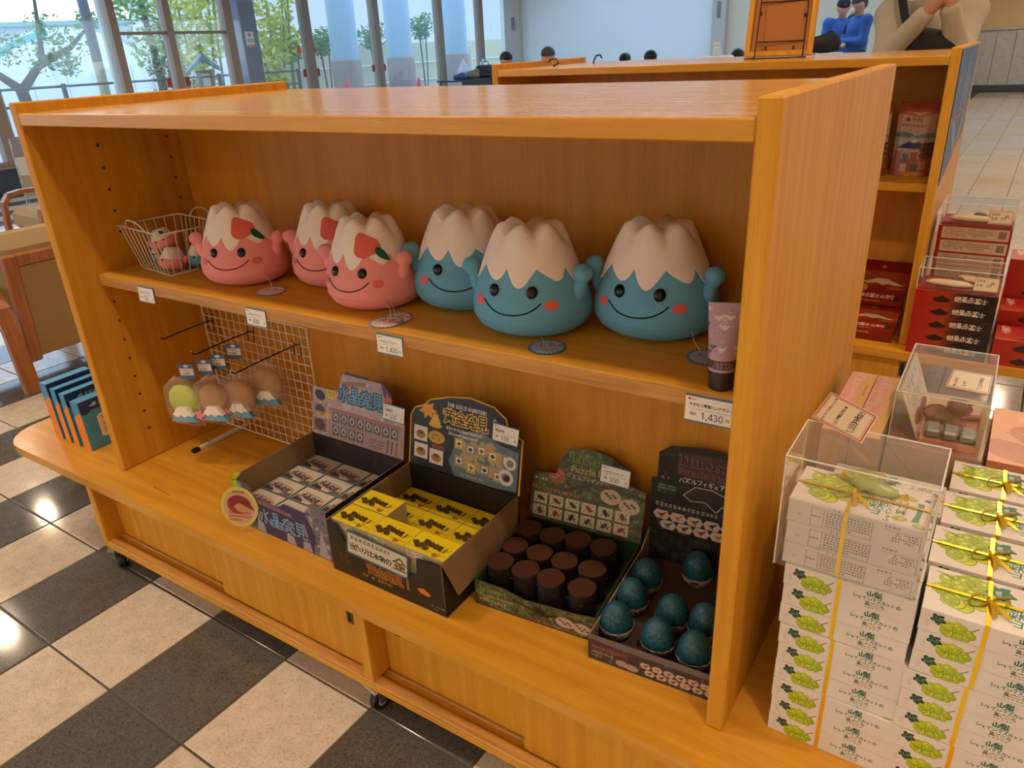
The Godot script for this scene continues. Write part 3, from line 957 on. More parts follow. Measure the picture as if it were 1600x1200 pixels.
func patch(pts: Array, off: float) -> MB:
	# flat cloth shape: outline in (th, v), fan from its middle, laid on the surface
	var m := MB.new()
	var c := Vector2.ZERO
	for p in pts: c += p
	c /= pts.size()
	for i in pts.size():
		var a: Vector2 = pts[i]
		var b: Vector2 = pts[(i + 1) % pts.size()]
		var am := (a + c) / 2
		var bm := (b + c) / 2
		var S := func(x): return skin_point(x.x, x.y, off)
		var N := func(x): return skin_normal(x.x, x.y)
		m.stri([S.call(c), S.call(am), S.call(bm)], [N.call(c), N.call(am), N.call(bm)])
		m.squad([S.call(am), S.call(a), S.call(b), S.call(bm)], [N.call(am), N.call(a), N.call(b), N.call(bm)])
		var sa := skin_point(a.x, a.y, -0.001)
		var sb := skin_point(b.x, b.y, -0.001)
		m.tri(S.call(a), sa, sb)
		m.tri(S.call(a), sb, S.call(b))
	return m


func make_plush(pink: bool, label: String, group: String) -> Node3D:
	var t := thing("plush_mountain", label, "plush toy", Vector3.ZERO, 0.0, group)
	var cloth: Material = mats.plush_pink if pink else mats.plush_blue
	var body := sheet(0, TAU, 56, func(_th): return 0.0, 22, 0.0, 0.94)
	for i in 28:
		var a := TAU * i / 28
		var b := TAU * (i + 1) / 28
		body.tri(Vector3.ZERO, skin_point(b, 0), skin_point(a, 0))
	part(t, "body", body, cloth)
	var cap := sheet(0, TAU, 160, snow_edge, 8, 0.0016)
	crown(cap, 0.0016, 160)
	for i in 160:
		var a := TAU * i / 160
		var b := TAU * (i + 1) / 160
		cap.quad(skin_point(a, snow_edge(a), -0.001), skin_point(b, snow_edge(b), -0.001), skin_point(b, snow_edge(b), 0.0016), skin_point(a, snow_edge(a), 0.0016))
	part(t, "snow_cap", cap, mats.plush_snow)
	var seam := []
	for i in 48:
		seam.append(skin_point(TAU * i / 48, 0.175 + 0.004 * sin(9.0 * i), 0.0002))
	var sm := MB.new()
	sm.tube(seam, 0.0009, 5, true)
	part(t, "seam", sm, cloth)
	for s in [-1, 1]:
		var e := MB.new()
		var n := skin_normal(0.36 * s, 0.50)
		var bs := Basis(Quaternion(Vector3.UP, n))
		e.xf = Transform3D(bs, skin_point(0.36 * s, 0.50, -0.0015))
		e.lathe([Vector2(0.0115, 0), Vector2(0.0112, 0.003), Vector2(0.0092, 0.0058), Vector2(0.0055, 0.0076), Vector2(0, 0.0083)], 16, true, 0.92, 1.05)
		part(t, "eye", e, mats.plush_eye)
		var ck := []
		for i in 16: ck.append(Vector2(0.68 * s + cos(TAU * i / 16) * 0.125, 0.375 + sin(TAU * i / 16) * 0.048))
		part(t, "cheek", patch(ck, 0.0008), mats.plush_cheek if not pink else mat("plush_blush", Color(0.86, 0.43, 0.44), 0.9))
		# raised arm: round paw over a tapering sleeve
		var arm := MB.new()
		arm.lathe([Vector2(0.002, -0.052), Vector2(0.010, -0.046), Vector2(0.0165, -0.030), Vector2(0.0175, -0.016), Vector2(0.0145, -0.004), Vector2(0.0125, 0.002), Vector2(0.0150, 0.005), Vector2(0.0195, 0.014), Vector2(0.0205, 0.022), Vector2(0.0175, 0.031), Vector2(0.0100, 0.037), Vector2(0, 0.039)], 18)
		var ab := skin_point(1.42 * s, 0.52, 0.004)
		part(t, "arm", arm, cloth, Transform3D((Basis(Vector3.BACK, -0.30 * s) * Basis(Vector3.RIGHT, 0.1)).scaled(Vector3.ONE * 0.86), ab + Vector3(0.002 * s, 0.004, 0.010)))
	var mouth := []
	for i in 25:
		var k := -1.0 + 2.0 * i / 24
		mouth.append(skin_point(0.52 * k - 0.02, 0.285 + 0.115 * k * k * (0.6 + 0.4 * absf(k)), 0.0005))
	var mm := MB.new()
	mm.tube(mouth, 0.0013, 6)
	part(t, "mouth", mm, mats.plush_thread)
	if pink:
		var fl := []
		for i in 28:
			var a := TAU * i / 28
			var r := 1.0 + 0.13 * cos(3.0 * a + 0.4)
			fl.append(Vector2(0.50 + cos(a) * 0.36 * r, 0.805 + sin(a) * 0.135 * r))
		part(t, "felt_petal", patch(fl, 0.003), mats.plush_coral)
		var lf := []
		for i in 20:
			var a := TAU * i / 20
			var w := 0.5 + 0.5 * cos(a)
			var q := Vector2(cos(a) * 0.175, sin(a) * 0.105 * (0.45 + 0.55 * w)).rotated(2.45)
			lf.append(Vector2(0.90 + q.x * 1.15, 0.70 + q.y * 0.62))
		part(t, "felt_leaf", patch(lf, 0.0042), mats.plush_leaf)
	return t


func hang_tag_image(face: Color, rim: Color, ink: Color) -> Image:
	var c := Cv.new(160, 160, rim)
	c.ell(80, 80, 80, 80, rim)
	c.ell(80, 80, 70, 70, face)
	for i in 24:
		c.ell(80 + cos(TAU * i / 24) * 74, 80 + sin(TAU * i / 24) * 74, 4, 4, face)
	c.jp("ふじ山", 34, 40, 40, 7, ink)
	c.greek(36, 92, 88, 40, 3, ink, rng)
	return c.done()


func plush_shelf() -> void:
	var pk := make_plush(true, "pink plush mountain with a leaf, next to the wire basket", "pink mountain plush toys")
	var bl := make_plush(false, "blue plush mountain with white snow cap, beside the pink toys", "blue mountain plush toys")
	var tagm := MB.new()
	tagm.xf = Transform3D(Basis(Vector3.RIGHT, -PI / 2), Vector3.ZERO)
	var disc := PackedVector2Array()
	for i in 24: disc.append(Vector2(cos(TAU * i / 24) * 0.036, sin(TAU * i / 24) * 0.036))
	tagm.card(disc, 0, 0.0012)
	var tm := tagm.mesh()
	var tp := printed("hang_tag_pink", hang_tag_image(Color(0.86, 0.80, 0.80), Color(0.35, 0.45, 0.62), Color(0.75, 0.3, 0.3)))
	var tb := printed("hang_tag_blue", hang_tag_image(Color(0.55, 0.68, 0.78), Color(0.16, 0.33, 0.5), Color(0.78, 0.25, 0.22)))
	# x, z of the body's middle, turn, label, tag offset
	var set_ := [
		[pk, 0.462, -0.228, 26.0, "", Vector2(0.15, 0.055)],
		[pk, 0.700, -0.315, 14.0, "pink plush mountain tucked behind another pink plush toy", Vector2.ZERO],
		[pk, 0.912, -0.222, 6.0, "pink plush mountain with a leaf, between pink and blue toys", Vector2(0.125, 0.075)],
		[bl, 1.110, -0.310, 21.0, "", Vector2.ZERO],
		[bl, 1.322, -0.235, 9.0, "blue plush mountain standing between two other blue plush toys", Vector2(0.09, 0.095)],
		[bl, 1.548, -0.318, 3.0, "blue plush mountain standing beside the hand cream tubes", Vector2(0.14, 0.10)],
	]
	var taken := {}
	for s in set_:
		var o: Node3D = s[0]
		if taken.has(o):
			o = copy(o, s[4])
		else:
			taken[o] = true
		o.position = Vector3(s[1], shelf_y(s[1]) + 0.0005, s[2])
		o.rotation.y = deg_to_rad(s[3])
		o.scale = Vector3.ONE * (1.04 if s[0] == bl else 0.97)
		if s[5] != Vector2.ZERO:
			var inv := o.transform.affine_inverse()
			var at := Vector3(s[1] + s[5].x, shelf_y(s[1] + s[5].x) + 0.001, s[2] + s[5].y)
			var g := part(o, "paper_tag", tm, tp if s[0] == pk else tb, inv * Transform3D(Basis(Vector3.UP, 0.5), at))
			g.set_meta("label", "round printed paper tag on a string")
			var st := MB.new()
			st.tube([at + Vector3(-0.02, 0.0015, -0.02), at + Vector3(-0.035, 0.012, -0.03), Vector3(s[1] + s[5].x * 0.65, at.y + 0.03, s[2] + s[5].y * 0.55)], 0.0006, 4)
			part(o, "tag_string", st, mats.paper, inv)


# ---------------------------------------------------------------- small goods on the middle shelf
func price_tag_image(name_: String, price: String, size := Vector2i(200, 124)) -> Image:
	var c := Cv.new(size.x, size.y, Color(0.90, 0.88, 0.86))
	c.rect(0, 0, size.x, 7, Color(0.25, 0.42, 0.60))
	c.rect(0, size.y - 6, size.x, 6, Color(0.25, 0.42, 0.60))
	c.ell(17, 19, 6, 6, Color(0.8, 0.2, 0.18))
	c.rect(26, 17, 16, 4, Color(0.75, 0.35, 0.3))
	c.jp(name_, 16, 36, 14 if name_.length() > 9 else 17, 2.0, Color(0.1, 0.1, 0.1))
	c.rect(18, 62, size.x - 36, 1.5, Color(0.45, 0.45, 0.45))
	c.jp("税込", 22, 80, 12, 1.4, Color(0.1, 0.1, 0.1))
	c.text(price, 66, 106, 30, Color(0.08, 0.08, 0.08), "Droid Sans", 400, 0.92)
	c.jp("円", size.x - 30, 84, 15, 1.6, Color(0.1, 0.1, 0.1))
	return c.done()


func tag_mesh(w: float, h: float) -> ArrayMesh:
	var m := MB.new()
	m.card(PackedVector2Array([Vector2(-w / 2, -h / 2), Vector2(w / 2, -h / 2), Vector2(w / 2, h / 2), Vector2(-w / 2, h / 2)]), -0.0012, 0.0012)
	return m.mesh()


func basket_and_tags() -> void:
	var tm := tag_mesh(0.068, 0.042)
	var tags := [["ふじちゃんマスコット", "552", 0.223, "price tag reading 552 below the wire basket"], ["ふじちゃんマスコット", "880", 0.661, "price tag reading 880 below the pink toy with a leaf"], ["ふじちゃんマスコット", "1,430", 1.074, "price tag reading 1,430 on the shelf edge below pink toys"], ["やまなし葡萄ハンドクリーム", "1,430", 1.742, "price tag reading 1,430 below the hand cream tubes"]]
	for i in 4:
		var q: Array = tags[i]
		var o := single("price_tag", q[3], "price tag", tm if i < 3 else tag_mesh(0.078, 0.046), printed("price_" + str(i), price_tag_image(q[0], q[1]), 0.35), Vector3(q[2], shelf_y(q[2]) - 0.030, -0.0805), 0, "price tags on the shelf edge")
		o.rotation.x = -0.06
		o.rotation.z = 0.0077
	# wire basket
	var b := thing("wire_basket", "white wire basket holding small mountain mascots", "basket", Vector3(0.150, shelf_y(0.15) + 0.002, -0.235), deg_to_rad(-8))
	var lo := [Vector3(-0.090, 0, 0.066), Vector3(0.090, 0, 0.066), Vector3(0.090, 0, -0.066), Vector3(-0.090, 0, -0.066)]
	var hi := [Vector3(-0.122, 0.118, 0.088), Vector3(0.122, 0.118, 0.088), Vector3(0.122, 0.118, -0.088), Vector3(-0.122, 0.118, -0.088)]
	var rim := MB.new()
	rim.tube(hi, 0.0022, 6, true)
	part(b, "rim", rim, mats.white_wire)
	var base := MB.new()
	base.tube(lo, 0.0018, 6, true)
	for k in 7:
		var x := -0.09 + 0.18 * (k + 0.5) / 7
		base.tube([Vector3(x, 0, 0.066), Vector3(x, 0, -0.066)], 0.0013, 5)
	part(b, "base", base, mats.white_wire)
	for e in 4:
		var n := 9 if e % 2 == 0 else 6
		for k in n:
			var f := (k + 0.5) / n
			var w := MB.new()
			w.tube([lo[e].lerp(lo[(e + 1) % 4], f), hi[e].lerp(hi[(e + 1) % 4], f)], 0.0014, 5)
			part(b, "wire", w, mats.white_wire)
	for s in [-1, 1]:
		var h := MB.new()
		var pts := []
		for i in 9:
			var a := PI * i / 8
			pts.append(Vector3(cos(a) * 0.055, 0.118 + sin(a) * 0.028, 0.09 * s + 0.01 * s * sin(a)))
		h.tube(pts, 0.002, 6)
		part(b, "handle", h, mats.white_wire)
	# small mascots in it
	var mini := make_mini("pink", "small pink mascot with a leaf leaning in the wire basket")
	mini.position = Vector3(0.135, shelf_y(0.13) + 0.050, -0.225)
	mini.rotation = Vector3(-0.15, 0.7, 0.3)
	var m2 := make_mini("pink_low", "small pink and white mascot at the front of the wire basket")
	m2.position = Vector3(0.185, shelf_y(0.18) + 0.006, -0.195)
	m2.rotation = Vector3(-0.2, 0.5, -0.1)
	var m3 := make_mini("blue", "small blue mascot at the end of the wire basket")
	m3.position = Vector3(0.085, shelf_y(0.08) + 0.006, -0.24)
	m3.rotation = Vector3(-0.1, 0.4, 0.1)
	var m4 := make_mini("blue", "small blue mascot in clear wrap at the back of the basket")
	m4.position = Vector3(0.225, shelf_y(0.22) + 0.006, -0.255)
	m4.rotation = Vector3(-0.1, 0.8, -0.1)
	# hand cream tubes
	var im := Cv.new(256, 384, Color(0.70, 0.585, 0.66))
	for i in 70:
		var p := Vector2(rng.randf_range(8, 248), rng.randf_range(20, 290))
		if i % 4 == 0:
			var ink: Color = [Color(0.28, 0.2, 0.34), Color(0.9, 0.86, 0.9)][i / 4 % 2]
			for r in 4:
				for k in 4 - r: im.ell(p.x + (k - (3 - r) / 2.0) * 7, p.y + r * 6, 3.4, 3.4, ink, 0, 8)
		else:
			im.ell(p.x, p.y, 2.5, 2.5, [Color(0.3, 0.2, 0.35), Color(0.9, 0.88, 0.9), Color(0.55, 0.2, 0.4)][i % 3], 0, 8)
	im.rect(0, 318, 256, 50, Color(0.27, 0.19, 0.25))
	im.text("HAND", 104, 341, 13, Color(0.8, 0.72, 0.76), "Droid Serif")
	im.text("CREAM", 98, 361, 13, Color(0.8, 0.72, 0.76), "Droid Serif")
	im.jp("やまなし", 116, 60, 20, 2.2, Color(0.86, 0.78, 0.82), true)
	var tubem := printed("cream_tube", im.done(), 0.3)
	var bodym := MB.new()
	var N := 24
	for j in 12:
		for k in N:
			var P := func(kk, jj):
				var t := float(jj) / 12.0
				var a: float = TAU * kk / N + PI
				var rx := lerpf(0.0205, 0.0265, t)
				var rz := lerpf(0.0195, 0.0012, pow(t, 1.25))
				return Vector3(sin(a) * rx, 0.032 + 0.108 * t, cos(a) * rz)
			var p := [P.call(k, j), P.call(k + 1, j), P.call(k + 1, j + 1), P.call(k, j + 1)]
			var nn: Vector3 = (p[1] - p[0]).cross(p[3] - p[0]).normalized()
			var nm: Vector3 = ((P.call(k + 2, j) - P.call(k, j)) as Vector3).cross(p[3] - p[0]).normalized()
			var n0: Vector3 = ((P.call(k + 1, j) - P.call(k - 1, j)) as Vector3).cross(p[3] - p[0]).normalized()
			var u := func(kk, jj): return Vector2(fposmod(float(kk) / N + 0.25, 1.0) if kk < N else 0.25 + float(kk - N) / N, 1.0 - float(jj) / 12)
			bodym.squad(p, [n0, nm, nm, n0], [Vector2(float(k) / N, 1.0 - j / 12.0), Vector2(float(k + 1) / N, 1.0 - j / 12.0), Vector2(float(k + 1) / N, 1.0 - (j + 1) / 12.0), Vector2(float(k) / N, 1.0 - (j + 1) / 12.0)])
			if nn == Vector3.ZERO: pass
	var capm := MB.new()
	capm.lathe([Vector2(0, 0), Vector2(0.0175, 0), Vector2(0.019, 0.002), Vector2(0.0195, 0.031), Vector2(0.018, 0.033), Vector2(0, 0.033)], 24)
	var tube := thing("hand_cream_tube", "lilac hand cream tube with dark cap at the shelf end", "tube", Vector3(1.747, shelf_y(1.75), -0.112), 0.32, "hand cream tubes")
	part(tube, "tube_body", bodym, tubem)
	part(tube, "cap", capm, mat("plum_cap", Color(0.16, 0.11, 0.13), 0.4))
	var t2 := copy(tube, "lilac hand cream tube half hidden behind another tube")
	t2.position = Vector3(1.772, shelf_y(1.77), -0.195)
	t2.rotation.y = 0.8


func make_mini(kind: String, label: String) -> Node3D:
	# palm-sized mascot with the same snow cap
	var t := thing("mountain_mascot", label, "mascot toy", Vector3.ZERO, 0, "small mascots in the wire basket")
	var blue := kind == "blue"
	var m := MB.new()
	m.lathe([Vector2(0, 0), Vector2(0.026, 0.001), Vector2(0.035, 0.010), Vector2(0.036, 0.02), Vector2(0.030, 0.036), Vector2(0.026, 0.042)], 20)
	part(t, "body", m, mats.plush_blue if blue else mats.plush_pink)
	var c := MB.new()
	c.lathe([Vector2(0.0325, 0.030), Vector2(0.0285, 0.040), Vector2(0.022, 0.054), Vector2(0.016, 0.060), Vector2(0, 0.059)], 20)
	part(t, "snow_cap", c, mats.plush_snow)
	for s in [-1, 1]:
		var e := MB.new()
		e.lathe([Vector2(0, -0.003), Vector2(0.003, 0), Vector2(0, 0.003)], 8)
		part(t, "eye", e, mats.plush_eye, Transform3D(Basis(), Vector3(0.011 * s, 0.026, 0.0325)))
		var a := MB.new()
		a.lathe([Vector2(0, -0.012), Vector2(0.006, -0.006), Vector2(0.0065, 0.002), Vector2(0.0075, 0.008), Vector2(0, 0.014)], 10)
		part(t, "arm", a, mats.plush_blue if blue else mats.plush_pink, Transform3D(Basis(Vector3.BACK, -0.5 * s), Vector3(0.037 * s, 0.028, 0)))
	if kind == "pink":
		var l := MB.new()
		l.lathe([Vector2(0, -0.009), Vector2(0.006, 0), Vector2(0, 0.009)], 8, true, 1.0, 0.3)
		part(t, "felt_leaf", l, mats.plush_leaf, Transform3D(Basis(Vector3.BACK, 0.8), Vector3(0.012, 0.046, 0.0265)))
	return t


# ---------------------------------------------------------------- hanging toys on the grid panel
func hanging_toys() -> void:
	var g := thing("wire_grid_panel", "white wire grid panel standing inside the lower compartment", "grid panel", Vector3(0.03, YB, -0.352))
	var w := 0.468
	var h := 0.41
	for i in 17:
		var m := MB.new()
		var x := w * i / 16
		var r := 0.0022 if i in [0, 16] else 0.0013
		m.tube([Vector3(x, 0.012, 0), Vector3(x, 0.012 + h, 0)], r, 6)
		part(g, "upright_wire", m, mats.white_wire)
	for i in 15:
		var m := MB.new()
		var y := 0.012 + h * i / 14
		var r := 0.0022 if i in [0, 14] else 0.0013
		m.tube([Vector3(0, y, 0.0026), Vector3(w, y, 0.0026)], r, 6)
		part(g, "cross_wire", m, mats.white_wire)
	for x in [0.06, 0.40]:
		var leg := part(g, "foot_bar", boxm(Vector3(x - 0.007, 0.0, -0.03), Vector3(x + 0.007, 0.011, 0.165), 0.002), mats.white_plastic)
		part(leg, "end_cap", boxm(Vector3(x - 0.0078, -0.0003, 0.155), Vector3(x + 0.0078, 0.012, 0.180), 0.002), mats.rubber)
	var hooks := [[0.062, 0.712, 0.17], [0.252, 0.708, 0.20], [0.452, 0.70, 0.225]]
	for i in 3:
		var q: Array = hooks[i]
		var t := thing("display_hook", ["dark wire display hook near the cabinet side", "dark wire display hook carrying the wrapped toys", "empty dark wire display hook beside the crystal box"][i], "hook", Vector3(q[0], q[1], -0.349), 0, "hooks on the wire grid")
		var a := MB.new()
		a.tube([Vector3(0, 0, 0), Vector3(0, -0.002, q[2] * 0.6), Vector3(0, -0.006, q[2] - 0.012), Vector3(0, -0.002, q[2] - 0.004), Vector3(0, 0.006, q[2])], 0.0021, 6)
		part(t, "prong", a, mats.black_metal)
		var b := MB.new()
		b.tube([Vector3(-0.014, 0.022, -0.004), Vector3(-0.014, -0.032, 0.002), Vector3(0.014, -0.032, 0.002), Vector3(0.014, 0.022, -0.004)], 0.0018, 6)
		b.tube([Vector3(-0.014, 0.0, 0.0), Vector3(0.014, 0.0, 0.0)], 0.0018, 6)
		part(t, "clip", b, mats.black_metal)
		var tip := MB.new()
		tip.lathe([Vector2(0, -0.003), Vector2(0.003, 0), Vector2(0, 0.003)], 8)
		part(t, "tip", tip, mats.white_plastic, Transform3D(Basis(), Vector3(0, 0.006, q[2])))
	# wrapped soft buns
	var hc := Cv.new(128, 128, Color(0.25, 0.40, 0.62))
	hc.rect(6, 36, 116, 60, Color(0.85, 0.83, 0.80))
	hc.ell(64, 16, 22, 12, Color(0.8, 0.85, 0.9))
	hc.greek(12, 42, 104, 22, 1, Color(0.72, 0.4, 0.15), rng, 1.0)
	hc.text("1280", 18, 92, 22, Color(0.72, 0.35, 0.15), "Droid Sans", 700)
	hc.rect(0, 100, 128, 28, Color(0.22, 0.42, 0.66))
	var hm := printed("header_card", hc.done(), 0.4)
	var cardm := MB.new()
	cardm.card(PackedVector2Array([Vector2(-0.0225, -0.045), Vector2(0.0225, -0.045), Vector2(0.0225, 0), Vector2(-0.0225, 0)]), -0.0006, 0.0006)
	var cm := cardm.mesh()
	var bunb := bump(0.12, 8)
	var bun := mat("bun", Color(0.74, 0.52, 0.30), 0.6, {"heightmap_enabled": true, "heightmap_texture": bunb, "heightmap_scale": 0.3, "uv1_triplanar": true, "uv1_scale": Vector3(8, 8, 8)})
	var melon := mat("melon_bun", Color(0.72, 0.78, 0.22), 0.6, {"heightmap_enabled": true, "heightmap_texture": bunb, "heightmap_scale": 0.3, "uv1_triplanar": true, "uv1_scale": Vector3(8, 8, 8)})
	var spots := [
		[Vector3(0.158, 0.545, -0.150), melon, "lime green soft bun toy in a clear bag", Vector3(0.205, 0.655, -0.15)],
		[Vector3(0.250, 0.553, -0.188), bun, "brown soft bun toy in a clear bag beside the green one", Vector3(0.240, 0.662, -0.185)],
		[Vector3(0.305, 0.556, -0.235), bun, "brown soft bun toy with pink flower in a clear bag", Vector3(0.265, 0.672, -0.215)],
		[Vector3(0.345, 0.575, -0.305), bun, "brown soft bun toy at the back near the wire grid", Vector3(0.280, 0.690, -0.262)],
	]
	for i in 4:
		var s: Array = spots[i]
		var t := thing("wrapped_bun_toy", s[2], "soft toy", s[0], 0.35, "wrapped bun toys on a hook")
		t.scale = Vector3.ONE * 1.22
		var m := MB.new()
		m.lathe([Vector2(0, -0.040), Vector2(0.022, -0.036), Vector2(0.036, -0.020), Vector2(0.040, 0.0), Vector2(0.036, 0.020), Vector2(0.022, 0.035), Vector2(0, 0.040)], 22, true, 1.0, 0.55)
		part(t, "bun", m, s[1])
		var mt := MB.new()
		mt.card(PackedVector2Array([Vector2(-0.034, -0.014), Vector2(0.034, -0.014), Vector2(0.018, 0.010), Vector2(-0.018, 0.010)]), 0, 0.012)
		part(t, "mountain", mt, mats.plush_blue, Transform3D(Basis(), Vector3(0.008, -0.030, 0.016)))
		var sn := MB.new()
		sn.card(PackedVector2Array([Vector2(-0.026, 0.004), Vector2(-0.014, -0.002), Vector2(-0.004, 0.004), Vector2(0.006, -0.002), Vector2(0.016, 0.004), Vector2(0.026, 0.001), Vector2(0.012, 0.022), Vector2(-0.012, 0.022)]), 0, 0.0145)
		part(t, "snow", sn, mats.plush_snow, Transform3D(Basis(), Vector3(0.008, -0.030, 0.016)))
		if i in [1, 2]:
			var fl := MB.new()
			var pts := PackedVector2Array()
			for k in 30:
				var a := TAU * k / 30
				pts.append(Vector2(cos(a), sin(a)) * (0.010 + 0.0028 * cos(5 * a)))
			fl.card(pts, 0, 0.004)
			part(t, "felt_flower", fl, mat("plush_flower", Color(0.88, 0.5, 0.52), 0.9), Transform3D(Basis(), Vector3(-0.026, -0.030, 0.03)))
		# crumpled clear bag
		var bag := MB.new()
		var R := []
		for j in 9:
			var y: float = [0.062, 0.052, 0.036, 0.016, -0.006, -0.028, -0.046, -0.058, -0.064][j]
			var wd: float = [0.010, 0.026, 0.044, 0.050, 0.051, 0.050, 0.046, 0.040, 0.042][j]
			var ring := []
			for k in 18:
				var a := TAU * k / 18
				var jit := 1.0 + rng.randf_range(-0.07, 0.07)
				ring.append(Vector3(sin(a) * wd * jit, y + rng.randf_range(-0.004, 0.004), cos(a) * (0.03 if j > 1 and j < 7 else 0.008) * jit))
			R.append(ring)
		for j in 8:
			for k in 18:
				var k2 := (k + 1) % 18
				bag.quad(R[j + 1][k], R[j + 1][k2], R[j][k2], R[j][k])
		part(t, "clear_bag", bag, mats.clear_bag)
		var inv := t.transform.affine_inverse()
		var card := part(t, "header_card", cm, hm, inv * Transform3D(Basis(Vector3.UP, 0.45), s[3] + Vector3(0, 0.012, 0)))
		card.set_meta("label", "blue printed header card with hang hole")
		var cord := MB.new()
		cord.tube([s[3] + Vector3(0, -0.033, 0), s[0] + Vector3(0.002, 0.045, 0)], 0.0009, 4)
		part(t, "cord", cord, mat("cord_green", Color(0.5, 0.58, 0.2), 0.6), inv)


# ---------------------------------------------------------------- open display cartons
func open_carton(t: Node3D, w: float, d: float, hf: float, hs: float, hb: float, inside: Material, outside: Material, front: Material, notch: PackedVector2Array) -> void:
	# local: x 0..w, z 0 (front) .. -d
	var k := 0.003
	part(t, "carton_floor", boxm(Vector3(0, 0, -d), Vector3(w, 0.002, 0), 0), inside)
	for x in [0.0, w - k]:
		var m := MB.new()
		m.xf = Transform3D(Basis(Vector3.UP, PI / 2), Vector3(x, 0, 0))
		m.card(PackedVector2Array([Vector2(0, 0), Vector2(d, 0), Vector2(d, hb), Vector2(d * 0.85, hs), Vector2(0, minf(hs, hf if hf < hs else hs))]), 0, k)
		part(t, "carton_side", m, inside)
		var o := MB.new()
		var ox := -0.0004 if x == 0.0 else w
		o.xf = Transform3D(Basis(Vector3.UP, PI / 2), Vector3(ox, 0, 0))
		o.card(PackedVector2Array([Vector2(0, 0), Vector2(d, 0), Vector2(d, hb), Vector2(d * 0.85, hs), Vector2(0, minf(hs, hf if hf < hs else hs))]), 0, 0.0004)
		part(t, "carton_side_print", o, outside)
	part(t, "carton_back", boxm(Vector3(k, 0, -d), Vector3(w - k, hb, -d + k), 0), outside)
	var f := MB.new()
	f.card(notch, -k, 0.0)
	part(t, "carton_front", f, front)


func tilt_card(t: Node3D, poly: PackedVector2Array, m: Material, at: Vector3, lean: float, name_ := "header_board") -> MeshInstance3D:
	var b := MB.new()
	b.card(poly, -0.002, 0.0)
	return part(t, name_, b, m, Transform3D(Basis(Vector3.RIGHT, -lean), at))


func pset(a: Array) -> PackedVector2Array:
	var p := PackedVector2Array()
	for i in range(0, a.size(), 2): p.append(Vector2(a[i], a[i + 1]))
	return p


func outlined(c: Cv, s: String, x: float, y: float, size: float, ink: Color, rim: Color, w: float) -> void:
	c.jp(s, x, y, size, w * 2.1, rim)
	c.jp(s, x, y, size, w, ink)


func header_tag(label: String, at: Vector3, turn: float, name_: String, i: int) -> void:
	var o := single("carton_price_tag", label, "price tag", tag_mesh(0.068, 0.044), printed("tag550_%d" % i, price_tag_image(name_, "550"), 0.35), at, turn, "price tags clipped to the header boards")
	o.rotation.x = -0.2
	o.rotation.z = -0.05


func bug(c: Cv, x: float, y: float, s: float, ink: Color, kind: int) -> void:
	c.ell(x, y, s * 0.5, s * 0.24, ink, 0.35 + kind * 0.2)
	c.ell(x + s * 0.45, y + s * 0.16, s * 0.16, s * 0.12, ink)
	for k in 3:
		for q in [-1, 1]:
			c.line([Vector2(x + (k - 1) * s * 0.25, y), Vector2(x + (k - 1) * s * 0.45, y + q * s * 0.38), Vector2(x + (k - 1) * s * 0.6, y + q * s * 0.5)], s * 0.07, ink)
	if kind % 3 == 1: c.line([Vector2(x + s * 0.5, y + s * 0.1), Vector2(x + s * 0.85, y - s * 0.3)], s * 0.06, ink)


func dino(c: Cv, x: float, y: float, s: float, ink: Color) -> void:
	c.ell(x, y, s * 0.36, s * 0.2, ink, -0.2)
	c.poly(pset([x - s * 0.2, y - s * 0.05, x - s * 0.85, y - s * 0.2, x - s * 0.2, y + s * 0.12]), ink)
	c.poly(pset([x + s * 0.15, y - s * 0.12, x + s * 0.45, y - s * 0.45, x + s * 0.75, y - s * 0.36, x + s * 0.5, y - s * 0.2, x + s * 0.35, y + s * 0.08]), ink)
	c.line([Vector2(x - s * 0.08, y + s * 0.1), Vector2(x - s * 0.18, y + s * 0.45)], s * 0.12, ink)
	c.line([Vector2(x + s * 0.14, y + s * 0.1), Vector2(x + s * 0.12, y + s * 0.45)], s * 0.12, ink)


func mottled(w: int, h: int, cols: Array, count: int, lo: float, hi: float) -> Cv:
	var c := Cv.new(w, h, cols[0])
	for i in count:
		c.ell(rng.randf() * w, rng.randf() * h, rng.randf_range(lo, hi), rng.randf_range(lo, hi) * 0.6, cols[1 + i % (cols.size() - 1)], rng.randf() * 3, 9)
	return c


func small_carton(name_: String, label: String, group: String, im: Image, size: Vector3, side: Rect2, top: Rect2, end: Rect2) -> Node3D:
	var m := MB.new()
	m.box(Vector3(-size.x / 2, 0, -size.z / 2), Vector3(size.x / 2, size.y, size.z / 2), [side, side, end, end, top, end])
	var t := thing(name_, label, "toy box", Vector3.ZERO, 0, group)
	part(t, "carton", m, printed(name_ + "_print", im, 0.45))
	var flap := part(t, "lid_flap", boxm(Vector3(-size.x / 2 + 0.004, size.y, size.z / 2 - 0.0125), Vector3(size.x / 2 - 0.004, size.y + 0.0006, size.z / 2 - 0.012), 0), mat("fold_line", Color(0.35, 0.32, 0.2), 0.7))
	flap.set_meta("label", "fold line of the tuck lid")
	return t


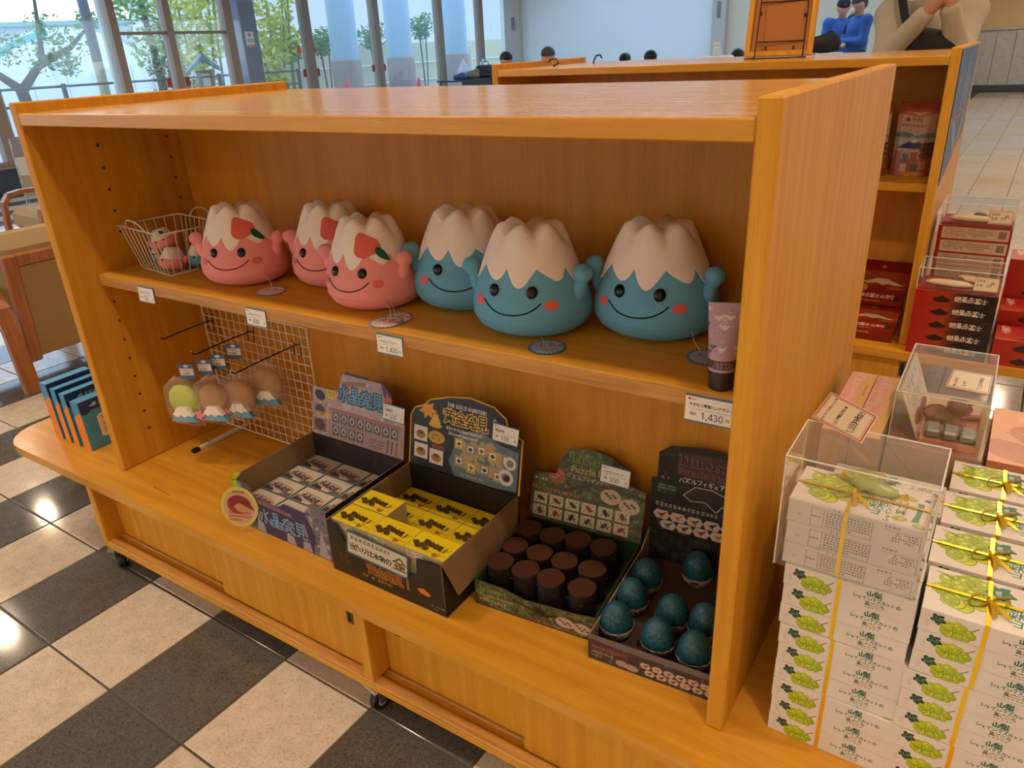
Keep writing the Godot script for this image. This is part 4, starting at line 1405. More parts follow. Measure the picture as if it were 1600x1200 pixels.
func display_boxes() -> void:
	# ---- crystal carton
	var t := thing("crystal_display_carton", "purple and grey display carton holding white crystal boxes", "display carton", Vector3(0.541, YB + 0.0005, 0.0))
	var hc := mottled(512, 296, [Color(0.66, 0.60, 0.61), Color(0.71, 0.66, 0.67), Color(0.60, 0.54, 0.57), Color(0.75, 0.71, 0.71)], 260, 4, 16)
	hc.rect(96, 172, 416, 124, Color(0.64, 0.52, 0.50))
	hc.rect(0, 0, 512, 10, Color(0.2, 0.17, 0.3))
	hc.poly(pset([0, 80, 80, 90, 130, 60, 160, 0, 0, 0]), Color(0.24, 0.21, 0.33))
	hc.poly(pset([512, 130, 470, 120, 400, 60, 380, 0, 512, 0]), Color(0.28, 0.25, 0.38))
	for i in 3:
		hc.rect(6, 96 + 64 * i, 78, 58, [Color(0.66, 0.60, 0.55), Color(0.6, 0.52, 0.5), Color(0.5, 0.36, 0.34)][i])
		hc.ell(45, 124 + 64 * i, 30, 22, [Color(0.16, 0.12, 0.12), Color(0.24, 0.19, 0.18), Color(0.3, 0.17, 0.17)][i], 0.3)
	hc.text("WOW!", 24, 216, 22, Color(0.93, 0.72, 0.1), "Droid Sans", 700)
	hc.ell(112, 110, 30, 22, Color(0.82, 0.68, 0.3))
	hc.greek(92, 98, 40, 22, 2, Color(0.35, 0.2, 0.1), rng)
	hc.poly(pset([166, 44, 300, 22, 306, 40, 172, 62]), Color(0.60, 0.42, 0.42))
	outlined(hc, "水晶発見", 150, 62, 58, Color(0.36, 0.62, 0.78), Color(0.14, 0.12, 0.24), 8)
	hc.poly(pset([412, 40, 430, 60, 452, 56, 440, 76, 456, 96, 430, 92, 414, 104, 410, 84, 394, 72, 412, 66]), Color(0.8, 0.4, 0.3))
	hc.greek(150, 134, 220, 26, 2, Color(0.75, 0.72, 0.74), rng)
	hc.rect(98, 164, 400, 14, Color(0.62, 0.42, 0.42))
	for i in 13:
		var x := 120 + (i % 8) * 46
		var y := 180 + (i / 8) * 56
		if i >= 12: continue
		hc.rect(x, y, 38, 44, Color(0.36, 0.33, 0.36))
		hc.ell(x + 19, y + 20, 13, 16, Color(0.72, 0.70, 0.72))
		hc.poly(pset([x + 19, y + 8, x + 27, y + 28, x + 11, y + 28]), Color(0.2, 0.18, 0.22))
	hc.greek(330, 246, 80, 40, 3, Color(0.3, 0.26, 0.3), rng)
	for k in 3: hc.line([Vector2(430 + 22 * k, 236), Vector2(424 + 24 * k, 286)], 6, [Color(0.3, 0.22, 0.18), Color(0.25, 0.22, 0.3), Color(0.35, 0.3, 0.3)][k])
	var hp := printed("crystal_header", hc.done(), 0.45)
	var fc := mottled(384, 158, [Color(0.42, 0.40, 0.45), Color(0.55, 0.52, 0.56), Color(0.32, 0.30, 0.37), Color(0.66, 0.63, 0.66)], 200, 4, 14)
	fc.poly(pset([70, 20, 120, 0, 300, 30, 330, 90, 310, 158, 80, 158, 66, 90]), Color(0.2, 0.18, 0.34))
	for k in 5: fc.poly(pset([8 + 66 * k + (0 if k < 2 else 60), 158, 30 + 66 * k + (0 if k < 2 else 60), 60, 48 + 66 * k + (0 if k < 2 else 60), 158]), Color(0.60, 0.58, 0.64))
	outlined(fc, "水晶発見", 96, 74, 46, Color(0.42, 0.58, 0.74), Color(0.10, 0.08, 0.18), 6)
	fc.poly(pset([100, 46, 240, 52, 240, 64, 100, 60]), Color(0.5, 0.36, 0.38))
	var fp := printed("crystal_front", fc.done(), 0.5)
	var dk := mottled(256, 128, [Color(0.16, 0.14, 0.18), Color(0.2, 0.18, 0.22), Color(0.13, 0.11, 0.15)], 60, 6, 24)
	var dp := printed("crystal_dark", dk.done(), 0.55)
	open_carton(t, 0.339, 0.278, 0.14, 0.14, 0.14, mats.kraft, dp, fp, pset([0, 0, 0.339, 0, 0.339, 0.14, 0.285, 0.142, 0.262, 0.115, 0.19, 0.118, 0.165, 0.100, 0.085, 0.098, 0.055, 0.132, 0.0, 0.14]))
	tilt_card(t, pset([0, 0, 0.339, 0, 0.339, 0.135, 0.298, 0.135, 0.290, 0.165, 0.262, 0.190, 0.212, 0.190, 0.205, 0.196, 0.125, 0.196, 0.112, 0.182, 0.100, 0.142, 0.075, 0.135, 0, 0.137]), hp, Vector3(0, 0.14, -0.279), 0.21)
	part(t, "inner_back", boxm(Vector3(0.003, 0.002, -0.2755), Vector3(0.336, 0.14, -0.2745), 0), dp)
	header_tag("price tag reading 550 on the crystal header board", Vector3(0.852, 0.5985, -0.294), 0.05, "水晶発見", 0)
	# its small boxes
	var ci := Cv.new(128, 176, Color(0.20, 0.42, 0.50))
	ci.rect(3, 3, 122, 74, Color(0.80, 0.76, 0.70))
	for k in 5: ci.poly(pset([4 + k * 8, 76, 10 + k * 8, 40 + 5 * k, 20 + k * 8, 76]), Color(0.30, 0.26, 0.26))
	for k in 4: ci.poly(pset([124 - k * 9, 76, 118 - k * 9, 48 + 5 * k, 108 - k * 9, 76]), Color(0.42, 0.36, 0.36))
	ci.place(20, 30, 0.16)
	outlined(ci, "水晶発見", 0, 0, 20, Color(0.25, 0.22, 0.3), Color(0.58, 0.48, 0.46), 2.6)
	ci.line([Vector2(6, -4), Vector2(82, -8)], 3, Color(0.62, 0.4, 0.38))
	ci.place()
	ci.ell(108, 44, 6, 6, Color(0.75, 0.5, 0.35))
	ci.rect(0, 80, 128, 96, Color(0.62, 0.58, 0.56))
	ci.rect(4, 86, 120, 40, Color(0.42, 0.38, 0.44))
	var cs := small_carton("crystal_toy_box", "small white and teal crystal box lying in the purple carton", "crystal boxes in the purple carton", ci.done(), Vector3(0.108, 0.068, 0.0655), Rect2(0, 0.47, 1, 0.26), Rect2(0, 0, 1, 0.45), Rect2(0, 0.75, 1, 0.25))
	for r in 4:
		for c in 3:
			var o: Node3D = cs if r + c == 0 else copy(cs)
			o.set_meta("label", "white crystal box, %s column from the wire grid side, %s" % [["first", "second", "third"][c], ["row against the header board", "second row from the header board", "third row from the header board", "row along the carton's front"][r]])
			o.position = Vector3(0.541 + 0.005 + 0.0555 + c * 0.1105 - 0.0015, YB + 0.003, -0.274 + 0.0335 + r * 0.0672)
	# round wobbler clipped to it
	var wc := Cv.new(192, 192, Color(0.80, 0.76, 0.36))
	wc.ell(96, 96, 90, 90, Color(0.80, 0.77, 0.42))
	wc.ell(96, 96, 82, 82, Color(0.78, 0.62, 0.52))
	wc.ell(96, 84, 62, 46, Color(0.56, 0.24, 0.19))
	wc.ell(112, 92, 46, 32, Color(0.74, 0.55, 0.42), 0.4)
	wc.poly(pset([40, 60, 90, 40, 150, 70, 176, 110, 140, 96, 96, 74, 60, 96]), Color(0.5, 0.17, 0.14))
	wc.greek(40, 116, 112, 52, 3, Color(0.55, 0.1, 0.12), rng, 1.0)
	wc.rect(66, 18, 64, 10, Color(0.6, 0.4, 0.42))
	var wb := thing("promo_wobbler", "round printed promo disc on a green strip by the carton", "promo disc", Vector3(0.585, 0.412, 0.024), 0.55)
	var disc := PackedVector2Array()
	for i in 28: disc.append(Vector2(cos(TAU * i / 28) * 0.047, sin(TAU * i / 28) * 0.060))
	var dm := MB.new()
	dm.card(disc, -0.001, 0.001)
	part(wb, "disc", dm, printed("wobbler", wc.done(), 0.3), Transform3D(Basis(Vector3.BACK, -0.12), Vector3.ZERO))
	var sm := MB.new()
	sm.bbox(Vector3(-0.007, 0.050, -0.002), Vector3(0.007, 0.082, 0.0), 0.0005)
	sm.bbox(Vector3(-0.007, 0.079, -0.034), Vector3(0.007, 0.082, 0.0), 0.0005)
	part(wb, "clip_strip", sm, mat("lime_strip", Color(0.62, 0.70, 0.16), 0.3))
	# ---- gold carton
	t = thing("gold_display_carton", "black display carton with yellow boxes and gold lettering", "display carton", Vector3(0.898, YB + 0.0005, 0.015))
	var g := Cv.new(512, 300, Color(0.09, 0.08, 0.08))
	g.rect(0, 0, 512, 300, Color(0.10, 0.09, 0.09))
	g.poly(pset([220, 300, 190, 250, 240, 130, 330, 110, 420, 140, 500, 150, 500, 290, 400, 300]), Color(0.36, 0.42, 0.45))
	for i in 40: g.ell(250 + rng.randf() * 190, 150 + rng.randf() * 110, rng.randf_range(8, 26), rng.randf_range(6, 16), Color(0.66, 0.58, 0.42), rng.randf(), 9)
	g.poly(pset([60, 66, 74, 40, 84, 62, 110, 50, 104, 72, 128, 82, 102, 90, 106, 112, 84, 100, 68, 116, 62, 96, 36, 92, 54, 80, 40, 60]), Color(0.85, 0.58, 0.12))
	for k in 4: g.ell(120, 96 + k * 12, 14 + k * 6, 9, Color(0.85, 0.68, 0.16))
	g.text("THE GOLD HUNTER!", 172, 50, 15, Color(0.9, 0.88, 0.85), "Droid Sans", 700, 0.92)
	outlined(g, "黄金発見！", 160, 60, 47, Color(0.20, 0.15, 0.03), Color(0.93, 0.74, 0.2), 6)
	g.text("Who is the best hunter!?", 172, 134, 12, Color(0.9, 0.88, 0.85), "Droid Sans", 700, 0.86)
	g.text("Discover your own!!", 184, 152, 12, Color(0.9, 0.88, 0.85), "Droid Sans", 700, 0.86)
	for q in [[18, 148], [22, 214], [98, 222]]:
		g.rect(q[0], q[1], 66, 56, Color(0.85, 0.80, 0.74))
		g.ell(q[0] + 33, q[1] + 32, 24, 16, Color(0.62, 0.45, 0.14))
		g.ell(q[0] + 33, q[1] + 24, 14, 8, Color(0.4, 0.28, 0.08))
	g.ell(128, 176, 40, 24, Color(0.78, 0.6, 0.16))
	g.greek(104, 164, 50, 26, 2, Color(0.2, 0.12, 0.03), rng)
	g.text("WOW!!", 108, 218, 14, Color(0.8, 0.3, 0.2), "Droid Sans", 700)
	for i in 9:
		var x: float = [214, 268, 318, 368, 430, 218, 276, 336, 396][i]
		var y: float = [156, 166, 160, 168, 170, 220, 232, 226, 236][i]
		g.rect(x, y, 42, 40, [Color(0.72, 0.62, 0.2), Color(0.55, 0.5, 0.42), Color(0.62, 0.54, 0.44)][i % 3])
		g.rect(x + 8, y + 8, 26, 22, Color(0.86, 0.84, 0.8))
		g.ell(x + 21, y + 20, 9, 7, [Color(0.45, 0.36, 0.1), Color(0.2, 0.14, 0.1)][i % 2])
	for q in [[466, 196, 26], [452, 250, 32]]:
		g.ell(q[0], q[1], q[2], q[2] * 0.92, Color(0.80, 0.77, 0.75))
		g.ell(q[0], q[1], q[2] * 0.6, q[2] * 0.5, Color(0.5, 0.46, 0.46))
	g.ell(456, 252, 14, 12, Color(0.25, 0.1, 0.14))
	g.greek(250, 282, 240, 12, 1, Color(0.75, 0.72, 0.7), rng)
	var gh := printed("gold_header", g.done(), 0.42)
	var gf := Cv.new(384, 160, Color(0.09, 0.08, 0.075))
	outlined(gf, "黄金発見！", 130, 92, 28, Color(0.4, 0.2, 0.05), Color(0.72, 0.46, 0.14), 3.4)
	gf.text("THE GOLD HUNTER!", 136, 84, 8, Color(0.62, 0.4, 0.25), "Droid Sans", 700)
	gf.greek(110, 128, 170, 14, 1, Color(0.76, 0.62, 0.35), rng)
	gf.greek(12, 140, 120, 8, 1, Color(0.35, 0.25, 0.18), rng)
	gf.poly(pset([296, 104, 318, 96, 340, 108, 330, 118, 308, 114]), Color(0.8, 0.45, 0.14))
	gf.line([Vector2(300, 122), Vector2(322, 108)], 2, Color(0.5, 0.4, 0.3))
	gf.greek(338, 134, 40, 20, 2, Color(0.7, 0.6, 0.5), rng)
	gf.line([Vector2(36, 90), Vector2(38, 120)], 2.5, Color(0.5, 0.34, 0.16))
	gf.line([Vector2(56, 92), Vector2(58, 122)], 2.5, Color(0.5, 0.34, 0.16))
	var gfp := printed("gold_front", gf.done(), 0.4)
	open_carton(t, 0.337, 0.296, 0.14, 0.14, 0.14, mats.kraft, mats.black_card, gfp, pset([0, 0, 0.337, 0, 0.337, 0.135, 0.268, 0.13, 0.264, 0.088, 0.232, 0.074, 0.214, 0.10, 0.165, 0.097, 0.095, 0.082, 0.05, 0.098, 0.034, 0.136, 0, 0.138]))
	part(t, "inner_back", boxm(Vector3(0.003, 0.002, -0.2935), Vector3(0.334, 0.14, -0.2925), 0), mats.black_card)
	# the loose flap of the near side, folded outwards
	var fm := MB.new()
	fm.card(pset([0, 0, 0.29, 0, 0.27, -0.075, 0.03, -0.095]), -0.001, 0.001)
	part(t, "open_flap", fm, mats.kraft, Transform3D(Basis(Vector3.BACK, 0.12) * Basis(Vector3.UP, PI / 2), Vector3(0.3385, 0.139, 0.0)))
	var gold_edge := mat("gold_rim", Color(0.85, 0.68, 0.14), 0.4)
	var hp2 := pset([0, 0, 0.337, 0, 0.337, 0.137, 0.296, 0.150, 0.288, 0.178, 0.250, 0.200, 0.180, 0.208, 0.120, 0.198, 0.060, 0.180, 0.040, 0.160, 0.012, 0.150, 0, 0.128])
	tilt_card(t, hp2, gh, Vector3(0, 0.14, -0.297), 0.21)
	var rimp := []
	for p in hp2: rimp.append(Vector3(p.x, p.y, 0))
	rimp = rimp.slice(1) + [rimp[0]]
	var rm := MB.new()
	rm.tube(rimp, 0.0028, 4)
	part(t, "gold_border", rm, gold_edge, Transform3D(Basis(Vector3.RIGHT, -0.21), Vector3(0, 0.14, -0.2975)))
	header_tag("price tag reading 550 on the gold header board", Vector3(1.200, 0.6255, -0.293), 0.05, "黄金発見", 1)
	# hanging paper banner on its front
	var bc := Cv.new(256, 96, Color(0.25, 0.36, 0.48))
	bc.rect(8, 8, 240, 80, Color(0.74, 0.71, 0.62))
	bc.greek(20, 14, 180, 22, 1, Color(0.2, 0.15, 0.1), rng, 1.0)
	bc.jp("当たりは本物の", 16, 46, 24, 3.4, Color(0.15, 0.1, 0.06), false, 1.02)
	bc.jp("金", 196, 26, 46, 6, Color(0.3, 0.22, 0.05))
	var bm := MB.new()
	bm.card(pset([0, 0, 0.182, 0, 0.186, 0.056, 0.004, 0.062]), -0.001, 0.001)
	part(t, "paper_banner", bm, printed("gold_banner", bc.done(), 0.6), Transform3D(Basis(Vector3.BACK, -0.035) * Basis(Vector3.RIGHT, -0.08), Vector3(0.058, 0.072, 0.0035)))
	var yi := Cv.new(128, 200, Color(0.86, 0.76, 0.12))
	yi.rect(0, 0, 128, 80, Color(0.88, 0.78, 0.10))
	for k in 6: yi.ell(14 + k * 8, 46 + (k % 3) * 6, 10, 8, Color(0.30, 0.24, 0.06), 0, 9)
	yi.place(34, 26, 0.14)
	outlined(yi, "黄金発見！", 0, 0, 15, Color(0.18, 0.13, 0.02), Color(0.50, 0.38, 0.06), 2.6)
	yi.place()
	yi.greek(36, 54, 50, 10, 1, Color(0.3, 0.22, 0.05), rng)
	yi.line([Vector2(96, 60), Vector2(122, 34)], 2, Color(0.42, 0.33, 0.06))
	yi.poly(pset([82, 70, 88, 60, 96, 68, 104, 62, 102, 74, 90, 78]), Color(0.62, 0.42, 0.1))
	yi.rect(0, 84, 128, 112, Color(0.66, 0.60, 0.46))
	yi.rect(8, 92, 52, 26, Color(0.78, 0.74, 0.66))
	yi.greek(12, 96, 44, 18, 2, Color(0.2, 0.16, 0.1), rng)
	yi.ell(88, 150, 26, 20, Color(0.72, 0.62, 0.28))
	yi.greek(12, 130, 60, 50, 5, Color(0.4, 0.34, 0.22), rng)
	var yb := small_carton("gold_toy_box", "small yellow box with black print in the black carton", "yellow boxes in the black carton", yi.done(), Vector3(0.108, 0.068, 0.0665), Rect2(0, 0.42, 1, 0.56), Rect2(0, 0, 1, 0.4), Rect2(0.55, 0.45, 0.4, 0.5))
	var first := true
	for l in 2:
		for r in 4:
			for c in 3:
				if l == 1 and not (r == 3 or (r == 2 and c == 0)): continue
				var o: Node3D = yb if first else copy(yb)
				first = false
				o.set_meta("label", "yellow box, %s layer, %s column from the crystal carton, %s" % [["lower", "upper"][l], ["first", "second", "third"][c], ["row against the header board", "second row from the header", "third row from the header", "row along the front"][r]])
				o.position = Vector3(0.898 + 0.005 + 0.055 + c * 0.1095, YB + 0.003 + 0.0687 * l, 0.015 - 0.289 + 0.036 + r * 0.0695)
	# ---- insect carton
	var yaw := deg_to_rad(5.0)
	t = thing("insect_display_carton", "green forest-print display carton holding brown log capsules", "display carton", Vector3(1.2615, YB + 0.0005, -0.056), yaw)
	var greens := [Color(0.28, 0.31, 0.20), Color(0.36, 0.40, 0.25), Color(0.20, 0.23, 0.14), Color(0.44, 0.45, 0.30), Color(0.30, 0.27, 0.19)]
	var ic := mottled(448, 320, greens, 420, 4, 20)
	ic.line([Vector2(120, 190), Vector2(260, 130), Vector2(448, 150)], 14, Color(0.25, 0.2, 0.13))
	ic.text("Insect", 150, 70, 40, Color(0.08, 0.1, 0.05), "Droid Serif", 700)
	ic.text("Insect", 148, 67, 40, Color(0.38, 0.50, 0.24), "Droid Serif", 700)
	ic.text("Puzzle Figure", 150, 102, 22, Color(0.72, 0.64, 0.40), "Droid Serif", 700)
	ic.jp("パズルフィギュア", 140, 112, 18, 4.4, Color(0.08, 0.08, 0.06))
	ic.jp("パズルフィギュア", 140, 112, 18, 2.0, Color(0.85, 0.82, 0.74))
	ic.ell(100, 130, 34, 32, Color(0.62, 0.33, 0.24))
	ic.greek(78, 112, 44, 36, 3, Color(0.8, 0.66, 0.5), rng)
	ic.greek(10, 150, 60, 18, 1, Color(0.85, 0.82, 0.74), rng)
	for q in [[318, 168], [392, 190]]:
		ic.ell(q[0], q[1], 40, 30, Color(0.72, 0.62, 0.52))
		for k in 5: bug(ic, q[0] - 18 + 9 * k, q[1] - 10 + (k * 7) % 20, 11, Color(0.1, 0.09, 0.07), k)
	ic.greek(14, 186, 290, 22, 1, Color(0.72, 0.36, 0.22), rng, 1.0)
	for i in 12:
		var x := 40 + (i % 6) * 66
		var y := 236 + (i / 6) * 52
		ic.rect(x - 28, y - 22, 56, 44, Color(0.74, 0.70, 0.62))
		bug(ic, x, y, 30, [Color(0.1, 0.1, 0.1), Color(0.25, 0.2, 0.1), Color(0.18, 0.2, 0.12), Color(0.5, 0.18, 0.1)][i % 4 if i < 11 else 3], i)
	var ihp := printed("insect_header", ic.done(), 0.5)
	var ifc := mottled(448, 108, greens, 260, 4, 16)
	ifc.line([Vector2(150, 40), Vector2(260, 60), Vector2(360, 50)], 9, Color(0.16, 0.12, 0.08))
	bug(ifc, 250, 52, 56, Color(0.1, 0.08, 0.06), 1)
	ifc.text("Insect", 16, 44, 26, Color(0.40, 0.52, 0.24), "Droid Serif", 700)
	ifc.text("Puzzle Figure", 16, 64, 14, Color(0.70, 0.62, 0.38), "Droid Serif", 700)
	ifc.jp("パズルフィギュア", 16, 70, 13, 1.8, Color(0.85, 0.82, 0.74))
	for q in [[340, 66], [400, 70]]:
		ifc.ell(q[0], q[1], 34, 22, Color(0.72, 0.62, 0.54))
		for k in 5: bug(ifc, q[0] - 18 + 9 * k, q[1] - 8 + (k * 7) % 16, 9, Color(0.1, 0.09, 0.07), k)
	ifc.greek(210, 92, 220, 14, 1, Color(0.72, 0.36, 0.22), rng, 1.0)
	var ifp := printed("insect_front", ifc.done(), 0.5)
	var gin := mat("green_card", Color(0.10, 0.24, 0.13), 0.6)
	open_carton(t, 0.282, 0.264, 0.064, 0.064, 0.066, gin, printed("insect_side", mottled(256, 64, greens, 140, 4, 14).done(), 0.5), ifp, pset([0, 0, 0.282, 0, 0.282, 0.062, 0.24, 0.056, 0.12, 0.050, 0.07, 0.062, 0, 0.064]))
	tilt_card(t, pset([0, 0, 0.282, 0, 0.282, 0.118, 0.242, 0.128, 0.232, 0.162, 0.195, 0.184, 0.14, 0.192, 0.085, 0.182, 0.068, 0.152, 0.06, 0.118, 0, 0.110]), ihp, Vector3(0, 0.066, -0.265), 0.28)
	part(t, "inner_back", boxm(Vector3(0.003, 0.002, -0.2612), Vector3(0.279, 0.066, -0.2605), 0), gin)
	header_tag("price tag reading 550 on the insect header board", Vector3(1.452, 0.556, -0.352), yaw, "パズルフィギュア", 2)
	var logs := [[1.284, -0.246], [1.346, -0.248], [1.404, -0.262], [1.466, -0.266], [1.287, -0.181], [1.349, -0.185], [1.411, -0.188], [1.476, -0.192], [1.290, -0.117], [1.353, -0.121], [1.414, -0.123], [1.486, -0.128]]
	var bark := mat("bark", Color(0.11, 0.07, 0.06), 0.55, {"heightmap_enabled": true, "heightmap_texture": bump(0.12, 17), "heightmap_scale": 0.25, "uv1_triplanar": true, "uv1_scale": Vector3(14, 5, 14)})
	var ri := Cv.new(128, 128, Color(0.27, 0.16, 0.125))
	for k in 9: ri.ell(64, 64, 62 - k * 7, 62 - k * 7, Color(0.285, 0.17, 0.13) if k % 2 else Color(0.255, 0.15, 0.115), 0, 28)
	ri.line([Vector2(4, 64), Vector2(124, 66)], 1.0, Color(0.2, 0.12, 0.1))
	var ring := printed("log_rings", ri.done(), 0.38)
	var lg := thing("log_capsule", "dark brown log-shaped capsule in the insect carton", "capsule toy", Vector3.ZERO, 0, "log capsules in the insect carton")
	var lm := MB.new()
	var lp := []
	for j in 7: lp.append(Vector2(0.0285 + 0.0006 * (j % 2), 0.0122 * j))
	lm.lathe([Vector2(0, 0)] + lp, 20)
	part(lg, "trunk", lm, bark)
	var tp := MB.new()
	tp.xf = Transform3D(Basis(Vector3.RIGHT, -PI / 2), Vector3(0, 0.0735, 0))
	var dp2 := PackedVector2Array()
	for i in 24: dp2.append(Vector2(cos(TAU * i / 24), sin(TAU * i / 24)) * (0.0298 + 0.0006 * sin(5.0 * i)))
	tp.card(dp2, -0.002, 0.0015)
	part(lg, "cut_top", tp, ring)
	for s in [0.6, 2.6]:
		var nb := MB.new()
		nb.tube([Vector3(0, 0, 0.026), Vector3(0, 0.004, 0.034)], [0.005, 0.003], 7)
		part(lg, "twig_stub", nb, bark, Transform3D(Basis(Vector3.UP, s), Vector3(0, 0.05, 0)))
	for i in 12:
		var o: Node3D = lg if i == 0 else copy(lg)
		o.set_meta("label", "brown log capsule, %s of four from the black carton, %s" % [["first", "second", "third", "fourth"][i % 4], ["row against the header board", "middle row", "row along the carton's front"][i / 4]])
		o.position = Vector3(logs[i][0], YB + 0.0095 + (0.006 if i < 4 else 0.0), logs[i][1])
		o.rotation.y = i * 1.7
	part(t, "capsule_tray", boxm(Vector3(0.006, 0.002, -0.256), Vector3(0.276, 0.0085, -0.008), 0), mat("tray_dark", Color(0.16, 0.12, 0.10), 0.7))
	# ---- dinosaur carton
	yaw = deg_to_rad(4.0)
	t = thing("dinosaur_display_carton", "black dinosaur-print display carton holding blue cracked eggs", "display carton", Vector3(1.548, YB + 0.0005, -0.038), yaw)
	var stone := [Color(0.13, 0.12, 0.12), Color(0.18, 0.17, 0.16), Color(0.09, 0.085, 0.085), Color(0.23, 0.22, 0.21)]
	var dc := mottled(400, 360, stone, 300, 4, 18)
	dc.rect(0, 0, 400, 4, Color(0.3, 0.3, 0.3))
	dc.poly(pset([92, 34, 400, 20, 400, 142, 92, 118]), Color(0.30, 0.20, 0.19))
	dc.text("Dinosaur", 96, 82, 38, Color(0.62, 0.48, 0.5), "Droid Serif", 700)
	dc.text("Dinosaur", 98, 80, 38, Color(0.25, 0.13, 0.27), "Droid Serif", 700)
	dc.text("Puzzle Figure", 96, 116, 24, Color(0.50, 0.30, 0.27), "Droid Serif", 700)
	dc.jp("パズルフィギュア", 100, 126, 20, 2.8, Color(0.85, 0.83, 0.8))
	dc.greek(16, 136, 70, 16, 1, Color(0.7, 0.68, 0.64), rng)
	dc.ell(58, 186, 44, 30, Color(0.07, 0.10, 0.09))
	dc.ell(58, 186, 40, 26, Color(0.16, 0.20, 0.18))
	dc.greek(26, 170, 64, 34, 3, Color(0.7, 0.72, 0.66), rng)
	dc.line([Vector2(120, 196), Vector2(160, 156), Vector2(220, 154), Vector2(290, 176), Vector2(400, 178)], 3.5, Color(0.75, 0.74, 0.72))
	dc.line([Vector2(120, 196), Vector2(150, 214), Vector2(200, 206), Vector2(240, 238), Vector2(260, 210), Vector2(330, 232)], 3.5, Color(0.75, 0.74, 0.72))
	dc.poly(pset([126, 196, 164, 162, 220, 160, 300, 182, 400, 184, 400, 220, 320, 224, 260, 204, 200, 200, 150, 208]), Color(0.2, 0.17, 0.16))
	dc.greek(20, 242, 360, 24, 1, Color(0.74, 0.70, 0.55), rng, 1.0)
	for i in 12:
		var x := 44 + (i % 6) * 62 + (i / 6) * 26
		var y := 294 + (i / 6) * 38
		dc.poly(pset([x - 32, y, x - 20, y - 18, x + 20, y - 18, x + 32, y, x + 20, y + 18, x - 20, y + 18]), Color(0.76, 0.68, 0.60))
		dino(dc, x, y, 26, [Color(0.5, 0.12, 0.1), Color(0.7, 0.4, 0.12), Color(0.3, 0.32, 0.12), Color(0.14, 0.12, 0.18)][i % 4])
	var dhp := printed("dinosaur_header", dc.done(), 0.5)
	var df := mottled(448, 106, [Color(0.24, 0.20, 0.20), Color(0.30, 0.26, 0.25), Color(0.17, 0.15, 0.15), Color(0.38, 0.34, 0.34)], 160, 3, 12)
	df.rect(0, 0, 448, 22, Color(0.42, 0.38, 0.38))
	df.poly(pset([8, 14, 150, 30, 150, 62, 8, 52]), Color(0.36, 0.20, 0.24))
	df.text("Dinosaur", 12, 36, 18, Color(0.20, 0.10, 0.2), "Droid Serif", 700)
	df.text("Puzzle Figure", 12, 52, 12, Color(0.55, 0.40, 0.36), "Droid Serif", 700)
	df.jp("パズルフィギュア", 12, 62, 10, 1.5, Color(0.82, 0.8, 0.76))
	df.greek(12, 78, 60, 12, 1, Color(0.75, 0.7, 0.66), rng)
	for q in [[128, 82], [164, 86]]: df.ell(q[0], q[1], 24, 14, Color(0.66, 0.56, 0.5))
	for i in 12:
		var x := 214 + (i % 6) * 42 + (i / 6) * 16
		var y := 56 + (i / 6) * 26
		df.poly(pset([x - 20, y, x - 12, y - 12, x + 12, y - 12, x + 20, y, x + 12, y + 12, x - 12, y + 12]), Color(0.74, 0.64, 0.57))
		dino(df, x, y, 17, [Color(0.5, 0.12, 0.1), Color(0.7, 0.45, 0.12), Color(0.3, 0.34, 0.12), Color(0.16, 0.12, 0.14)][i % 4])
	var dfp := printed("dinosaur_front", df.done(), 0.5)
	var dside := printed("dinosaur_side", mottled(256, 64, stone, 120, 4, 14).done(), 0.5)
	open_carton(t, 0.245, 0.345, 0.060, 0.062, 0.090, mat("cream_card", Color(0.55, 0.48, 0.39), 0.7), dside, dfp, pset([0, 0, 0.245, 0, 0.245, 0.060, 0, 0.060]))
	part(t, "inner_back", boxm(Vector3(0.003, 0.002, -0.3425), Vector3(0.242, 0.09, -0.3415), 0), dside)
	tilt_card(t, pset([0, 0, 0.245, 0, 0.245, 0.132, 0.232, 0.134, 0.232, 0.196, 0.205, 0.215, 0.12, 0.226, 0.04, 0.216, 0.014, 0.196, 0.012, 0.134, 0, 0.130]), dhp, Vector3(0, 0.09, -0.346), 0.05)
	header_tag("price tag half hidden on the dinosaur header board", Vector3(1.735, 0.588, -0.391), yaw, "パズルフィギュア", 3)
	part(t, "egg_tray", boxm(Vector3(0.006, 0.002, -0.338), Vector3(0.239, 0.016, -0.006), 0), mat("tray_grey", Color(0.30, 0.24, 0.22), 0.7))
	var ei := Cv.new(256, 128, Color(0.09, 0.31, 0.38))
	for q in 7:
		var cx := 30 + q * 36
		for k in 6:
			var a := TAU * k / 6 + q
			var p := Vector2(cx, 40 + 10 * (q % 2))
			var pts := [p + Vector2(cos(a), sin(a)) * 8]
			for s in 3: pts.append(pts[-1] + Vector2(cos(a + 0.5 * sin(k + s)), sin(a + 0.4 * cos(q + s))) * 6)
			ei.line(pts, 1.8, Color(0.03, 0.09, 0.12))
			ei.line([p + Vector2(cos(a), sin(a)) * 8, p + Vector2(cos(a + 1.05), sin(a + 1.05)) * 8], 1.8, Color(0.03, 0.09, 0.12))
	var eggm := printed("cracked_egg", ei.done(), 0.45)
	var wi := mottled(256, 48, [Color(0.66, 0.60, 0.58), Color(0.3, 0.22, 0.22), Color(0.8, 0.76, 0.72), Color(0.5, 0.2, 0.2), Color(0.08, 0.08, 0.08)], 90, 3, 9)
	var wrapm := printed("egg_wrap", wi.done(), 0.5)
	var eg := thing("dinosaur_egg", "blue cracked toy egg standing in the dinosaur carton", "toy egg", Vector3.ZERO, 0, "toy eggs in the dinosaur carton")
	var em := MB.new()
	var ep := []
